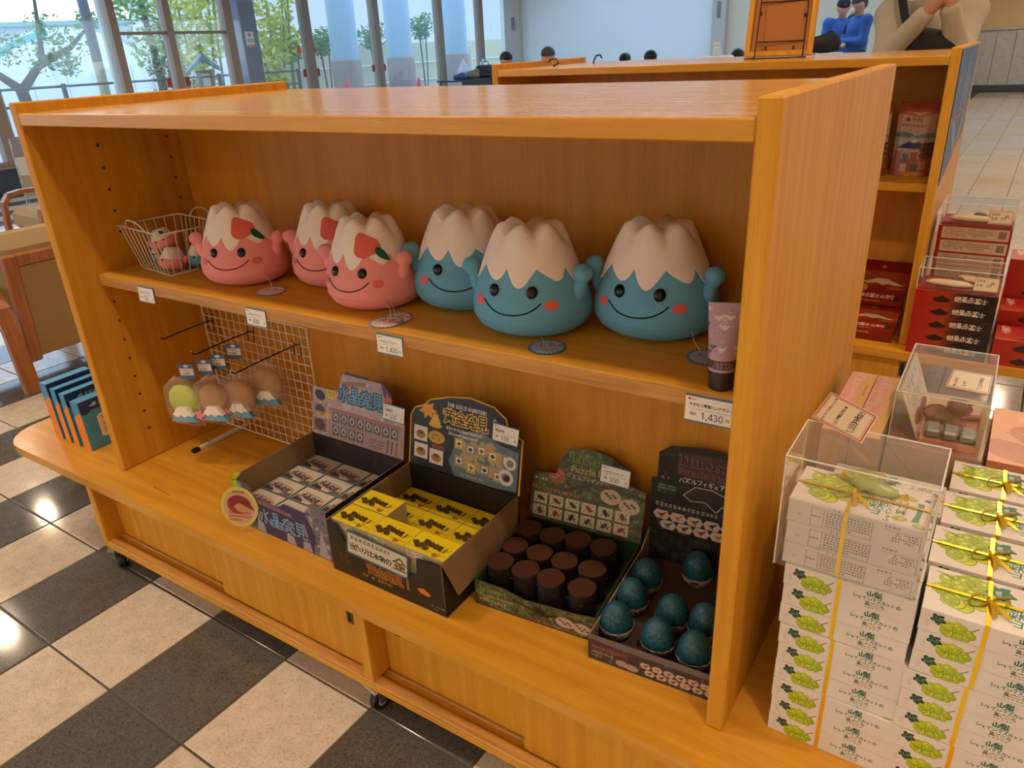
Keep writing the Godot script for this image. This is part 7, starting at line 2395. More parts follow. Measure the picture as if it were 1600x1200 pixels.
func standing(called: String, label: String, j: Dictionary, cloth: Material, trouser: Material, hairm: Material, cell: float, look: Vector3) -> Node3D:
	var t := thing(called, label, "person", Vector3.ZERO)
	var head: Vector3 = j.head
	var fw := look.normalized()
	var side := Vector3.UP.cross(fw).normalized()
	# the whole body, skin
	var body := [
		[j.pelvis, j.chest, 0.105, 0.115], [j.chest, j.neck, 0.10, 0.052], [j.neck, head, 0.05, 0.062],
		[head + Vector3(0, 0.03, 0) - fw * 0.012, head + Vector3(0, 0.03, 0) + fw * 0.01, 0.092, 0.088], [head - Vector3(0, 0.05, 0) + fw * 0.03, head + fw * 0.02, 0.055, 0.075],
		[head + fw * 0.085 + Vector3(0, 0.0, 0), head + fw * 0.1 - Vector3(0, 0.02, 0), 0.012, 0.016],
		[head + side * 0.088, head + side * 0.088 + Vector3(0, 0.03, 0), 0.012, 0.014], [head - side * 0.088, head - side * 0.088 + Vector3(0, 0.03, 0), 0.012, 0.014],
	]
	var arms := []
	for a in j.arms:
		body += [[a[0], a[1], 0.048, 0.04], [a[1], a[2], 0.04, 0.027]]
		arms.append(a)
	for l in j.legs:
		body += [[l[0], l[1], 0.085, 0.06], [l[1], l[2], 0.058, 0.04], [l[2], l[2] + Vector3(0, -0.05, 0) + l[3] * 0.16, 0.04, 0.035]]
	var mb := blob(body, cell, 0.035)
	for a in arms:
		var dir: Vector3 = (a[2] - a[1]).normalized()
		var hm := blob(hand_bones(a[2], a[3] if a.size() > 3 else dir, a[4] if a.size() > 4 else side, a[5] if a.size() > 5 else fw), 0.006, 0.008)
		mb.v.append_array(hm.v); mb.n.append_array(hm.n); mb.uv.append_array(hm.uv)
	part(t, "body", mb, mats.skin)
	# clothes
	var top := [[j.pelvis + Vector3(0, -0.04, 0), j.chest, 0.135, 0.145], [j.chest, j.neck - Vector3(0, 0.05, 0), 0.135, 0.075], [j.chest + side * 0.09, j.pelvis + side * 0.05, 0.09, 0.10], [j.chest - side * 0.09, j.pelvis - side * 0.05, 0.09, 0.10]]
	for a in arms:
		var wr: Vector3 = a[1].lerp(a[2], 0.93)
		top += [[j.chest + Vector3(0, 0.06, 0), a[0], 0.09, 0.075], [a[0], a[1], 0.074, 0.06], [a[1], wr, 0.06, 0.042]]
	part(t, "top_garment", blob(top, cell, 0.05), cloth)
	var low := [[j.pelvis + side * 0.06, j.pelvis - side * 0.06, 0.12, 0.12]]
	for l in j.legs: low += [[l[0], l[1], 0.105, 0.08], [l[1], l[2] + Vector3(0, 0.03, 0), 0.08, 0.065]]
	part(t, "trousers", blob(low, cell * 1.2, 0.04), trouser)
	for l in j.legs:
		part(t, "shoe", blob([[l[2] + Vector3(0, -0.045, 0) - l[3] * 0.05, l[2] + Vector3(0, -0.055, 0) + l[3] * 0.16, 0.045, 0.04]], 0.012, 0.02), mats.rubber)
	part(t, "hair", blob([[head + Vector3(0, 0.055, 0) - fw * 0.025, head + Vector3(0, 0.06, 0) + fw * 0.02, 0.098, 0.088], [head - fw * 0.05, head - fw * 0.04 + Vector3(0, -0.03, 0), 0.07, 0.05]], 0.012, 0.03), hairm)
	face_parts(t, head, fw)
	return t


func people() -> void:
	# raised part of the floor at the back
	struct("floor_platform", boxm(Vector3(-6.2, 0.0, -15.4), Vector3(0.5, 0.2, -7.95), 0.006), mat("platform", Color(0.62, 0.56, 0.48), 0.5), "low raised platform at the back of the hall")
	var sweater := mat("sweater", Color(0.70, 0.66, 0.58), 0.95, {"heightmap_enabled": true, "heightmap_texture": bump(0.4, 61, 128), "heightmap_scale": 0.15, "uv1_triplanar": true, "uv1_scale": Vector3(7, 7, 7)})
	var grey := mat("grey_trousers", Color(0.24, 0.25, 0.28), 0.9)
	var j := {
		"pelvis": Vector3(1.575, 0.98, -3.62), "chest": Vector3(1.565, 1.36, -3.64), "neck": Vector3(1.575, 1.60, -3.64), "head": Vector3(1.59, 1.735, -3.61),
		"arms": [[Vector3(1.395, 1.50, -3.66), Vector3(1.425, 1.315, -3.45), Vector3(1.585, 1.50, -3.34), Vector3(0.6, 0.75, 0.25).normalized(), Vector3(-0.6, 0.5, 0.6).normalized(), Vector3(0.5, 0.2, -0.8)], [Vector3(1.735, 1.50, -3.66), Vector3(1.735, 1.30, -3.47), Vector3(1.680, 1.52, -3.34), Vector3(-0.1, 0.95, 0.25).normalized(), Vector3(-0.9, 0.1, 0.4).normalized(), Vector3(-0.5, 0.2, -0.8)]],
		"legs": [[Vector3(1.49, 0.92, -3.63), Vector3(1.49, 0.50, -3.60), Vector3(1.49, 0.09, -3.63), Vector3(0, 0, 1)], [Vector3(1.65, 0.92, -3.63), Vector3(1.66, 0.50, -3.60), Vector3(1.67, 0.09, -3.63), Vector3(0, 0, 1)]],
	}
	var p := standing("person", "person in a cream sweater with black sling bag raising both hands", j, sweater, grey, mats.hair_black, 0.016, Vector3(0.3, -0.1, 1))
	var bagm := mat("black_cloth", Color(0.05, 0.05, 0.055), 0.75)
	var bag := thing("sling_bag", "black cloth sling bag worn across the cream sweater", "bag", Vector3.ZERO)
	part(bag, "pouch", blob([[Vector3(1.50, 1.40, -3.455), Vector3(1.66, 1.345, -3.43), 0.055, 0.075], [Vector3(1.55, 1.345, -3.445), Vector3(1.69, 1.33, -3.44), 0.06, 0.065]], 0.012, 0.04), bagm)
	var sm := MB.new()
	strip(sm, [Vector3(1.43, 1.61, -3.60), Vector3(1.445, 1.58, -3.525), Vector3(1.475, 1.50, -3.475), Vector3(1.51, 1.42, -3.43)], Vector3(0.8, 0.35, 0.35).normalized(), 0.042)
	part(bag, "strap", sm, bagm)
	single("smartphone", "dark phone held up by the person in cream sweater", "phone", boxm(Vector3(1.60, 1.60, -3.318), Vector3(1.68, 1.76, -3.309), 0.003), mats.black_metal)
	# two people in blue jackets
	var blue := mat("blue_jacket", Color(0.13, 0.33, 0.62), 0.65)
	var navy := mat("navy_trousers", Color(0.07, 0.08, 0.12), 0.9)
	for k in 2:
		var o: Vector3 = [Vector3(-0.25, 0.2, -11.9), Vector3(-0.72, 0.2, -13.0)][k]
		var lk: Vector3 = [Vector3(-0.75, -0.15, 0.65), Vector3(0.35, -0.2, 0.9)][k]
		var f := Vector3(lk.x, 0, lk.z).normalized()
		var s := Vector3.UP.cross(f)
		var jj := {
			"pelvis": o + Vector3(0, 0.90, 0), "chest": o + Vector3(0, 1.24, 0), "neck": o + Vector3(0, 1.43, 0), "head": o + Vector3(0, 1.55, 0) + f * 0.04,
			"arms": [[o + s * 0.19 + Vector3(0, 1.36, 0), o + s * 0.25 + Vector3(0, 1.08, 0) + f * 0.06, o - s * 0.02 + Vector3(0, 1.09, 0) + f * 0.22], [o - s * 0.19 + Vector3(0, 1.36, 0), o - s * 0.25 + Vector3(0, 1.08, 0) + f * 0.06, o + s * 0.04 + Vector3(0, 1.05, 0) + f * 0.23]],
			"legs": [[o + s * 0.08 + Vector3(0, 0.86, 0), o + s * 0.08 + Vector3(0, 0.47, 0) + f * 0.02, o + s * 0.09 + Vector3(0, 0.09, 0), f], [o - s * 0.08 + Vector3(0, 0.86, 0), o - s * 0.08 + Vector3(0, 0.47, 0) + f * 0.02, o - s * 0.09 + Vector3(0, 0.09, 0), f]],
		}
		var b := standing("person", ["person in a blue jacket with arms folded, wearing a white mask", "person in a blue jacket and dark cap behind another person"][k], jj, blue, navy, mats.hair_grey if k == 0 else mats.hair_black, 0.022, lk)
		if k == 0:
			var hd: Vector3 = jj.head
			part(b, "face_mask", blob([[hd + f * 0.07 - Vector3(0, 0.03, 0), hd + f * 0.078 - Vector3(0, 0.055, 0), 0.042, 0.04]], 0.01, 0.02), mats.paper)
			part(b, "shoulder_patch", blob([[jj.arms[1][0] + Vector3(0, 0.02, 0), jj.arms[1][0].lerp(jj.arms[1][1], 0.55), 0.08, 0.07]], 0.016, 0.03), bagm)
		else:
			var hd: Vector3 = jj.head
			part(b, "cap", blob([[hd + Vector3(0, 0.07, 0), hd + Vector3(0, 0.075, 0) + f * 0.03, 0.1, 0.095], [hd + Vector3(0, 0.05, 0) + f * 0.09, hd + Vector3(0, 0.04, 0) + f * 0.15, 0.03, 0.02]], 0.014, 0.03), mat("plum_cap_cloth", Color(0.16, 0.08, 0.14), 0.8))
	# seated people, only their heads show over the cabinet
	var spots := [[Vector3(-4.55, 0.2, -9.05), 0.0, 0.965, "seated person with black hair near the black bag", mats.hair_black, 0.9], [Vector3(-3.52, 0.2, -8.52), 0.3, 0.995, "seated person in grey bowing the head by the white wall", mats.hair_grey, 0.4], [Vector3(-3.03, 0.2, -9.9), -0.4, 0.885, "seated person whose dark hair barely shows over the cabinet", mats.hair_black, 0.2], [Vector3(-2.30, 0.2, -9.14), 0.2, 0.91, "seated person with black hair before the white panel", mats.hair_black, 0.6], [Vector3(-1.25, 0.2, -9.53), 0.1, 0.885, "seated person with black hair beside the easel sign", mats.hair_black, 0.3]]
	var head := Vector3(0, 1.09, 0.02)
	var f2 := Vector3(0, 0, 1)
	var bones := [[Vector3(0, 0.50, -0.02), Vector3(0, 0.82, 0), 0.12, 0.125], [Vector3(0, 0.82, 0), Vector3(0, 0.97, 0.01), 0.1, 0.052], [Vector3(0, 0.97, 0.01), head, 0.05, 0.06], [head + Vector3(0, 0.03, -0.01), head + Vector3(0, 0.03, 0.01), 0.09, 0.086], [head + Vector3(0, -0.05, 0.03), head + Vector3(0, 0, 0.02), 0.055, 0.072]]
	var clothes := [[Vector3(0, 0.48, -0.02), Vector3(0, 0.82, 0), 0.145, 0.15], [Vector3(0, 0.82, 0), Vector3(0, 0.94, 0), 0.13, 0.08]]
	for s in [-1, 1]:
		var sh := Vector3(0.19 * s, 0.88, 0)
		var el := Vector3(0.23 * s, 0.64, 0.1)
		var wr := Vector3(0.08 * s, 0.62, 0.3)
		bones += [[sh, el, 0.046, 0.04], [el, wr, 0.04, 0.028]]
		clothes += [[Vector3(0, 0.86, 0), sh, 0.08, 0.072], [sh, el, 0.07, 0.058], [el, wr.lerp(el, 0.06), 0.058, 0.042]]
		var hp := Vector3(0.09 * s, 0.50, 0.0)
		bones += [[hp, Vector3(0.1 * s, 0.50, 0.40), 0.08, 0.06], [Vector3(0.1 * s, 0.50, 0.40), Vector3(0.1 * s, 0.08, 0.42), 0.055, 0.04], [Vector3(0.1 * s, 0.05, 0.42), Vector3(0.1 * s, 0.04, 0.55), 0.04, 0.035]]
	var bm := blob(bones, 0.024, 0.035)
	for s in [-1, 1]:
		var hm := blob(hand_bones(Vector3(0.08 * s, 0.62, 0.3), Vector3(-0.3 * s, -0.2, 0.9).normalized(), Vector3(0.3 * s, 0.8, 0.3).normalized(), Vector3(0, -1, 0)), 0.007, 0.008)
		bm.v.append_array(hm.v); bm.n.append_array(hm.n); bm.uv.append_array(hm.uv)
	var bmesh := bm.mesh()
	var cmesh := blob(clothes, 0.024, 0.05).mesh()
	var low := []
	for s in [-1, 1]: low += [[Vector3(0.08 * s, 0.50, -0.02), Vector3(0.1 * s, 0.50, 0.40), 0.105, 0.08], [Vector3(0.1 * s, 0.50, 0.40), Vector3(0.1 * s, 0.12, 0.42), 0.08, 0.06]]
	var lmesh := blob(low, 0.024, 0.04).mesh()
	var hmesh := blob([[head + Vector3(0, 0.055, -0.025), head + Vector3(0, 0.06, 0.02), 0.097, 0.087], [head + Vector3(0, 0, -0.05), head + Vector3(0, -0.03, -0.045), 0.07, 0.05]], 0.014, 0.03).mesh()
	for q in spots:
		var t := thing("person", q[3], "person", q[0], q[5])
		t.scale = Vector3.ONE * q[2]
		part(t, "body", bmesh, mats.skin)
		part(t, "top_garment", cmesh, [mat("shirt_grey", Color(0.35, 0.36, 0.38), 0.9), mat("shirt_navy", Color(0.12, 0.14, 0.2), 0.9)][int(q[5] * 10) % 2])
		part(t, "trousers", lmesh, navy)
		part(t, "hair", hmesh, q[4])
		face_parts(t, head, f2)
		var st := thing("stool", "plain dark stool under the " + q[3], "stool", q[0], q[5], "stools on the platform")
		st.scale = Vector3.ONE * q[2]
		var sm2 := MB.new()
		sm2.lathe([Vector2(0, 0.375), Vector2(0.17, 0.375), Vector2(0.175, 0.385), Vector2(0.175, 0.395), Vector2(0, 0.398)], 18)
		part(st, "seat", sm2, mats.black_metal)
		for k in 4:
			var a := TAU * (k + 0.5) / 4
			var lm := MB.new()
			lm.tube([Vector3(cos(a) * 0.16, 0, sin(a) * 0.16), Vector3(cos(a) * 0.13, 0.378, sin(a) * 0.13)], 0.012, 6)
			part(st, "leg", lm, mats.black_metal)


# ---------------------------------------------------------------- small things on and behind the second cabinet
func far_table() -> void:
	var y := 1.3515
	# board on a wire easel
	var t := thing("wire_easel", "black wire easel standing on the second cabinet", "easel", Vector3(1.165, y, -2.44), 0.1)
	for s in [-1, 1]:
		var m := MB.new()
		m.tube([Vector3(s * 0.095, 0.003, 0.075), Vector3(s * 0.095, 0.0035, 0.0), Vector3(s * 0.095, 0.003, -0.005), Vector3(s * 0.09, 0.33, -0.075)], 0.0028, 6)
		part(t, "easel_frame", m, mats.black_metal)
		var b := MB.new()
		b.tube([Vector3(s * 0.09, 0.31, -0.072), Vector3(s * 0.11, 0.16, -0.12), Vector3(s * 0.12, 0.003, -0.16)], 0.0025, 6)
		part(t, "back_leg", b, mats.black_metal)
	for hh in [0.062, 0.21]:
		var m := MB.new()
		m.tube([Vector3(-0.095, hh, -0.018 - hh * 0.2), Vector3(0.095, hh, -0.018 - hh * 0.2)], 0.0025, 6)
		part(t, "crossbar", m, mats.black_metal)
	var f := MB.new()
	f.tube([Vector3(-0.12, 0.003, 0.075), Vector3(0.12, 0.003, 0.075)], 0.0028, 6)
	part(t, "front_bar", f, mats.black_metal)
	var bd := thing("framed_board", "back of an orange framed board behind the wire easel", "framed board", Vector3(1.155, y + 0.006, -2.47), 0.06)
	var lean := Transform3D(Basis(Vector3.RIGHT, -0.18), Vector3.ZERO)
	part(bd, "panel", boxm(Vector3(-0.115, 0.012, -0.004), Vector3(0.115, 0.36, 0.004), 0), mat("orange_board", Color(0.66, 0.40, 0.14), 0.6), lean)
	for s in [-1, 1]: part(bd, "frame_side", boxm(Vector3(s * 0.124 - 0.011, 0, -0.01), Vector3(s * 0.124 + 0.011, 0.375, 0.01), 0.002), mats.wood_upright, lean)
	for yy in [0.0, 0.355]: part(bd, "frame_rail", boxm(Vector3(-0.113, yy, -0.01), Vector3(0.113, yy + 0.02, 0.01), 0.002), mats.wood_upright, lean)
	for q in [Vector3(-0.085, 0.165, 0.006), Vector3(0.09, 0.15, 0.006), Vector3(-0.05, 0.03, 0.006), Vector3(0.06, 0.03, 0.006)]:
		part(bd, "turn_clip", cbox(q, Vector3(0.008, 0.014, 0.004), 0.001), mats.black_metal, lean)
	# cables
	var c1 := MB.new()
	c1.tube([Vector3(0.085, y + 0.002, -2.33), Vector3(0.07, y + 0.012, -2.40), Vector3(0.02, y + 0.030, -2.47), Vector3(-0.03, y + 0.028, -2.50), Vector3(-0.07, y + 0.012, -2.54), Vector3(-0.13, y + 0.004, -2.62)], 0.004, 6)
	single("black_cable", "black cable curling over the far cabinet's end", "cable", c1, mats.rubber, Vector3(0.08, 0, 0))
	var c2 := MB.new()
	c2.tube([Vector3(0.20, y + 0.003, -2.55), Vector3(0.195, y + 0.02, -2.57), Vector3(0.19, y + 0.035, -2.60), Vector3(0.20, y + 0.037, -2.62), Vector3(0.21, y + 0.022, -2.62)], 0.004, 6)
	single("cable_loop", "short black cable loop on the far cabinet's top", "cable", c2, mats.rubber, Vector3(0.06, 0, 0))
	# spray bottle and backpack near the rear edge
	var sp := thing("spray_bottle", "white spray bottle standing on a tall round table", "bottle", Vector3(-0.85, 1.2565, -7.55), 0.4)
	sp.scale = Vector3.ONE * 2.4
	var sb := MB.new()
	sb.lathe([Vector2(0, 0), Vector2(0.016, 0), Vector2(0.018, 0.004), Vector2(0.018, 0.03), Vector2(0.01, 0.038), Vector2(0.008, 0.042), Vector2(0, 0.042)], 16)
	part(sp, "bottle", sb, glass("bottle_plastic", Color(0.85, 0.9, 0.92), 0.45))
	part(sp, "trigger_head", boxm(Vector3(-0.016, 0.042, -0.008), Vector3(0.014, 0.056, 0.008), 0.002), mats.white_plastic)
	var bp := thing("backpack", "black backpack lying on a tall round table near the easel", "backpack", Vector3(0.235, 1.2465, -7.6), 0.3)
	bp.scale = Vector3.ONE * 1.75
	part(bp, "pack_body", blob([[Vector3(-0.06, 0.045, 0), Vector3(0.04, 0.05, 0), 0.042, 0.045], [Vector3(0.0, 0.05, 0), Vector3(0.02, 0.075, 0), 0.045, 0.03]], 0.008, 0.03), mats.sweater_bag if mats.has("sweater_bag") else mat("black_cloth", Color(0.05, 0.05, 0.055), 0.75))
	var hs := MB.new()
	hs.tube([Vector3(-0.005, 0.095, 0), Vector3(0.01, 0.112, 0), Vector3(0.035, 0.11, 0.01), Vector3(0.06, 0.06, 0.03), Vector3(0.068, 0.01, 0.03)], 0.004, 6)
	part(bp, "strap", hs, mats.rubber)
	for q in [Vector3(-0.85, 1.256, -7.55), Vector3(0.235, 1.246, -7.6)]:
		var ht := thing("high_table", ["tall round white table under the spray bottle", "tall round white table under the black backpack"][0 if q.x < 0 else 1], "table", Vector3(q.x, 0, q.z))
		var tm := MB.new()
		tm.lathe([Vector2(0, q.y - 0.03), Vector2(0.17, q.y - 0.03), Vector2(0.18, q.y - 0.015), Vector2(0.17, q.y), Vector2(0, q.y)], 28)
		part(ht, "table_top", tm, mats.white_plastic)
		var pm := MB.new()
		pm.lathe([Vector2(0, 0), Vector2(0.22, 0), Vector2(0.22, 0.012), Vector2(0.03, 0.03), Vector2(0.03, q.y - 0.03)], 20)
		part(ht, "pedestal", pm, mats.steel)
	# table with bags by the windows
	var tb := thing("folding_table", "dark folding table by the windows holding bags and cloths", "table", Vector3(-7.95, 0, -12.95), deg_to_rad(90))
	part(tb, "table_top", boxm(Vector3(-0.9, 0.85, -0.33), Vector3(0.9, 0.88, 0.33), 0.003), mat("dark_table", Color(0.20, 0.17, 0.17), 0.4))
	for sx in [-1, 1]:
		for sz in [-1, 1]:
			var lm := MB.new()
			lm.tube([Vector3(sx * 0.82, 0, sz * 0.28), Vector3(sx * 0.82, 0.852, sz * 0.28)], 0.015, 6)
			part(tb, "leg", lm, mats.black_metal)
	part(tb, "modesty_panel", boxm(Vector3(-0.85, 0.45, 0.29), Vector3(0.85, 0.85, 0.305), 0), mat("dark_table", Color(0.20, 0.17, 0.17), 0.4))
	var bg := thing("black_bag", "black handbag on the table by the windows", "bag", Vector3(-7.85, 0.8805, -13.22), 0.9)
	part(bg, "bag_body", boxm(Vector3(-0.20, 0, -0.09), Vector3(0.20, 0.25, 0.09), 0.03), mat("black_leather", Color(0.05, 0.06, 0.075), 0.4))
	var hh2 := MB.new()
	hh2.tube([Vector3(-0.08, 0.24, 0), Vector3(-0.06, 0.31, 0), Vector3(0.06, 0.31, 0), Vector3(0.08, 0.24, 0)], 0.009, 6)
	part(bg, "handle", hh2, mats.rubber)
	var cl := blob([[Vector3(-0.18, 0.045, 0), Vector3(0.02, 0.06, 0.02), 0.05, 0.075], [Vector3(0.02, 0.06, 0.02), Vector3(0.18, 0.12, 0), 0.075, 0.06], [Vector3(-0.05, 0.04, 0.08), Vector3(0.14, 0.04, 0.08), 0.04, 0.05]], 0.018, 0.04)
	single("beige_coat", "crumpled beige coat on the table by the windows", "coat", cl, mat("coat_beige", Color(0.42, 0.36, 0.27), 0.9), Vector3(-7.88, 0.893, -12.68), 1.2)
	single("patterned_cloth", "crumpled blue cloth heap on the table by the windows", "cloth", blob([[Vector3(-0.1, 0.04, 0), Vector3(0.1, 0.05, 0.02), 0.05, 0.06], [Vector3(0, 0.07, 0), Vector3(0.07, 0.09, 0.02), 0.05, 0.04]], 0.016, 0.03), mat("cloth_blue", Color(0.24, 0.34, 0.48), 0.9), Vector3(-7.85, 0.892, -12.30), 0.4)
	for k in 2:
		var m := MB.new()
		var apex := Vector3(0.02 * k, 0.40 - 0.02 * k, 0)
		for i in 10:
			var a := TAU * i / 10
			var b := TAU * (i + 1) / 10
			var ra := 0.15 + 0.03 * sin(3.0 * i)
			var rb := 0.15 + 0.03 * sin(3.0 * ((i + 1) % 10))
			var pa := Vector3(cos(a) * ra, 0.0, sin(a) * ra * 0.6)
			var pb := Vector3(cos(b) * rb, 0.0, sin(b) * rb * 0.6)
			m.turned([pa, pb, pb * 0.8 + Vector3(0, 0.16, 0), pa * 0.8 + Vector3(0, 0.16, 0)], Vector3(cos(a), 0.2, sin(a)))
			m.turned([pa * 0.8 + Vector3(0, 0.16, 0), pb * 0.8 + Vector3(0, 0.16, 0), apex], Vector3(cos(a), 0.3, sin(a)))
		single("plastic_bag", ["white plastic bag behind the beige coat", "white plastic bag behind the black handbag"][k], "plastic bag", m, mat("white_film", Color(0.85, 0.88, 0.9), 0.4, {"backlight_enabled": true, "backlight": Color(0.4, 0.42, 0.44)}), [Vector3(-8.15, 0.8805, -12.85), Vector3(-8.12, 0.8805, -13.5)][k], 0.5, "white plastic bags on the table")


# ---------------------------------------------------------------- the garden outside
func crown_mesh(balls: Array, count: int, size: float, seed_: int) -> MB:
	var r := RandomNumberGenerator.new()
	r.seed = seed_
	var m := MB.new()
	for i in count:
		var b: Array = balls[r.randi() % balls.size()]
		var d := Vector3(r.randfn(), r.randfn(), r.randfn()).normalized() * pow(r.randf(), 0.45)
		var p: Vector3 = b[0] + d * b[1]
		var u := Vector3(r.randfn(), r.randfn() * 0.5, r.randfn()).normalized()
		var w := u.cross(Vector3(r.randfn(), r.randfn(), r.randfn())).normalized()
		var s := size * r.randf_range(0.6, 1.3)
		m.quad(p - u * s, p + w * s * 0.42, p + u * s, p - w * s * 0.42)
	return m


func tree(called: String, label: String, at: Vector3, trunk: Array, balls: Array, count: int, size: float, leaf: Material, bark: Material, seed_: int, category := "tree") -> Node3D:
	var t := thing(called, label, category, at)
	for q in trunk:
		var m := MB.new()
		m.tube(q[0], q[1], 7)
		part(t, q[2] if q.size() > 2 else "trunk", m, bark)
	part(t, "crown", crown_mesh(balls, count, size, seed_), leaf)
	return t


func garden() -> void:
	struct("ground_outside", boxm(Vector3(-70, -0.3, -60), Vector3(-9.0, -0.06, 30), 0), mat("paving", Color(0.62, 0.63, 0.63), 0.8), "pale paving of the garden outside the windows")
	var bark := mat("tree_bark", Color(0.27, 0.25, 0.24), 0.9)
	var g1 := mat("leaf_green", Color(0.36, 0.55, 0.25), 0.6, {"backlight_enabled": true, "backlight": Color(0.35, 0.5, 0.2)})
	var g2 := mat("leaf_deep", Color(0.24, 0.48, 0.24), 0.6, {"backlight_enabled": true, "backlight": Color(0.25, 0.42, 0.16)})
	var g3 := mat("leaf_bamboo", Color(0.70, 0.72, 0.27), 0.6, {"backlight_enabled": true, "backlight": Color(0.6, 0.6, 0.2)})
	# railing
	var rail := thing("metal_railing", "dark metal railing with two rails along the garden path", "railing", Vector3(-11.4, -0.06, 0))
	var rm := mat("rail_dark", Color(0.14, 0.20, 0.25), 0.5)
	for q in [[1.26, 0.022], [1.0, 0.02], [0.55, 0.02]]:
		var m := MB.new()
		m.tube([Vector3(0, q[0], -11.2), Vector3(0, q[0], -3.0)], q[1], 6)
		part(rail, "rail", m, rm)
	for k in 9: part(rail, "post", boxm(Vector3(-0.03, 0, -11.2 + 1.02 * k - 0.03), Vector3(0.03, 1.30, -11.2 + 1.02 * k + 0.03), 0.004), rm)
	for k in 8: part(rail, "short_post", boxm(Vector3(0.10, 0, -10.7 + 1.02 * k - 0.035), Vector3(0.17, 1.04, -10.7 + 1.02 * k + 0.035), 0.004), rm)
	# trees
	tree("garden_tree", "garden tree with forked dark trunk beyond the railing", Vector3(-14.0, -0.06, -6.7), [[[Vector3(0, 0, 0), Vector3(0.05, 0.7, 0), Vector3(0, 1.3, 0.05)], [0.13, 0.11, 0.11]], [[Vector3(0, 1.2, 0.05), Vector3(0, 1.6, 0.5), Vector3(0, 2.6, 0.7)], [0.09, 0.06, 0.03], "branch"], [[Vector3(0, 1.2, 0), Vector3(0, 1.7, -0.5), Vector3(0, 3.0, -0.7)], [0.09, 0.06, 0.02], "branch"], [[Vector3(0, 1.6, -0.4), Vector3(0, 1.9, -1.1), Vector3(0, 2.3, -1.6)], [0.08, 0.05, 0.02], "branch"], [[Vector3(0, 1.8, 0.5), Vector3(0, 2.6, 0.2), Vector3(0, 3.2, 0.0)], [0.06, 0.04, 0.02], "branch"]], [[Vector3(0, 1.95, 0.1), 0.35], [Vector3(0.1, 2.15, -0.65), 0.42], [Vector3(0, 1.95, -1.1), 0.4], [Vector3(0, 1.65, -0.5), 0.28], [Vector3(0, 2.35, -1.55), 0.25], [Vector3(0, 1.6, -0.95), 0.25]], 900, 0.055, g2, bark, 1)
	tree("garden_tree", "leafy green tree in front of the white hall", Vector3(-15.5, -0.06, -10.6), [[[Vector3(0, 0, 0), Vector3(0, 1.2, 0), Vector3(0, 3.2, 0.1)], [0.12, 0.1, 0.05]]], [[Vector3(0, 2.6, 0), 0.7], [Vector3(0.1, 1.9, 0.1), 0.55], [Vector3(0, 3.2, -0.3), 0.6], [Vector3(0, 2.2, -0.6), 0.5], [Vector3(0, 1.5, -0.3), 0.45], [Vector3(0, 2.9, 0.5), 0.5]], 1700, 0.075, g1, bark, 2)
	tree("garden_shrub", "brownish twiggy shrub at the foot of the trees", Vector3(-13.6, -0.06, -9.6), [[[Vector3(0, 0, 0), Vector3(0, 0.8, 0)], [0.05, 0.03]]], [[Vector3(0, 1.2, 0.1), 0.4], [Vector3(0, 1.05, -0.4), 0.4], [Vector3(0, 0.7, 0.0), 0.4]], 700, 0.05, mat("leaf_brown", Color(0.40, 0.36, 0.27), 0.8), bark, 3, "shrub")
	for k in 2:
		var at: Vector3 = [Vector3(-14.2, -0.06, -10.9), Vector3(-12.0, -0.06, -11.1)][k]
		var culms := []
		for i in 7: culms.append([[Vector3(0.2 * sin(i * 2.0), 0, -0.4 + 0.14 * i), Vector3(0.3 * sin(i), 2.0, -0.5 + 0.17 * i), Vector3(0.5 * sin(i), 4.2, -0.7 + 0.22 * i)], [0.028, 0.024, 0.012], "culm"])
		tree("bamboo_clump", ["yellow green bamboo clump beside the little shrine", "yellow green bamboo clump behind the dark steel column"][k], at, culms, [[Vector3(0, 2.4, 0), 0.65], [Vector3(0, 2.9, 0.4), 0.6], [Vector3(0, 2.0, -0.3), 0.5], [Vector3(0, 3.1, -0.5), 0.6], [Vector3(0, 1.6, 0.1), 0.45], [Vector3(0, 1.0, 0.0), 0.35]], 1500, 0.09, g3, mat("culm", Color(0.42, 0.5, 0.22), 0.5), 4 + k, "bamboo")
	# poles
	var pm := MB.new()
	pm.tube([Vector3(-12, -0.06, -7.13), Vector3(-12, 1.55, -7.13)], 0.085, 10)
	var pole := single("utility_pole", "slender round pole, pale below and dark above", "pole", pm, mat("pole_pale", Color(0.66, 0.64, 0.50), 0.7))
	var pm2 := MB.new()
	pm2.tube([Vector3(-12, 1.55, -7.13), Vector3(-12, 5.0, -7.13)], 0.085, 10)
	part(pole, "dark_upper", pm2, mat("pole_dark", Color(0.25, 0.3, 0.36), 0.6))
	var cp := MB.new()
	cp.tube([Vector3(-10.0, -0.06, -6.22), Vector3(-10.0, 4.0, -6.22)], 0.06, 12)
	single("canopy_post", "pale round canopy post right outside the windows", "post", cp, mat("post_pale", Color(0.74, 0.74, 0.70), 0.6))
	# white arched hall and the block behind
	var hall := thing("arched_hall", "white domed hall with a turquoise stripe far outside", "building", Vector3(-38, -0.06, -20.5), deg_to_rad(66))
	var hm := MB.new()
	var arc := PackedVector2Array()
	for i in 25: arc.append(Vector2(cos(PI * i / 24) * 4.3, sin(PI * i / 24) * 3.4))
	hm.card(arc, -6.0, 0.0)
	part(hall, "vault", hm, mat("hall_white", Color(0.86, 0.88, 0.88), 0.7))
	var stp := PackedVector2Array()
	for i in 9: stp.append(Vector2(cos(PI * (0.55 + 0.04 * i)) * 4.2, sin(PI * (0.55 + 0.04 * i)) * 3.3))
	for i in 9: stp.append(Vector2(cos(PI * (0.87 - 0.04 * i)) * 3.9, sin(PI * (0.87 - 0.04 * i)) * 3.0))
	var sm := MB.new()
	sm.card(stp, 0.0, 0.04)
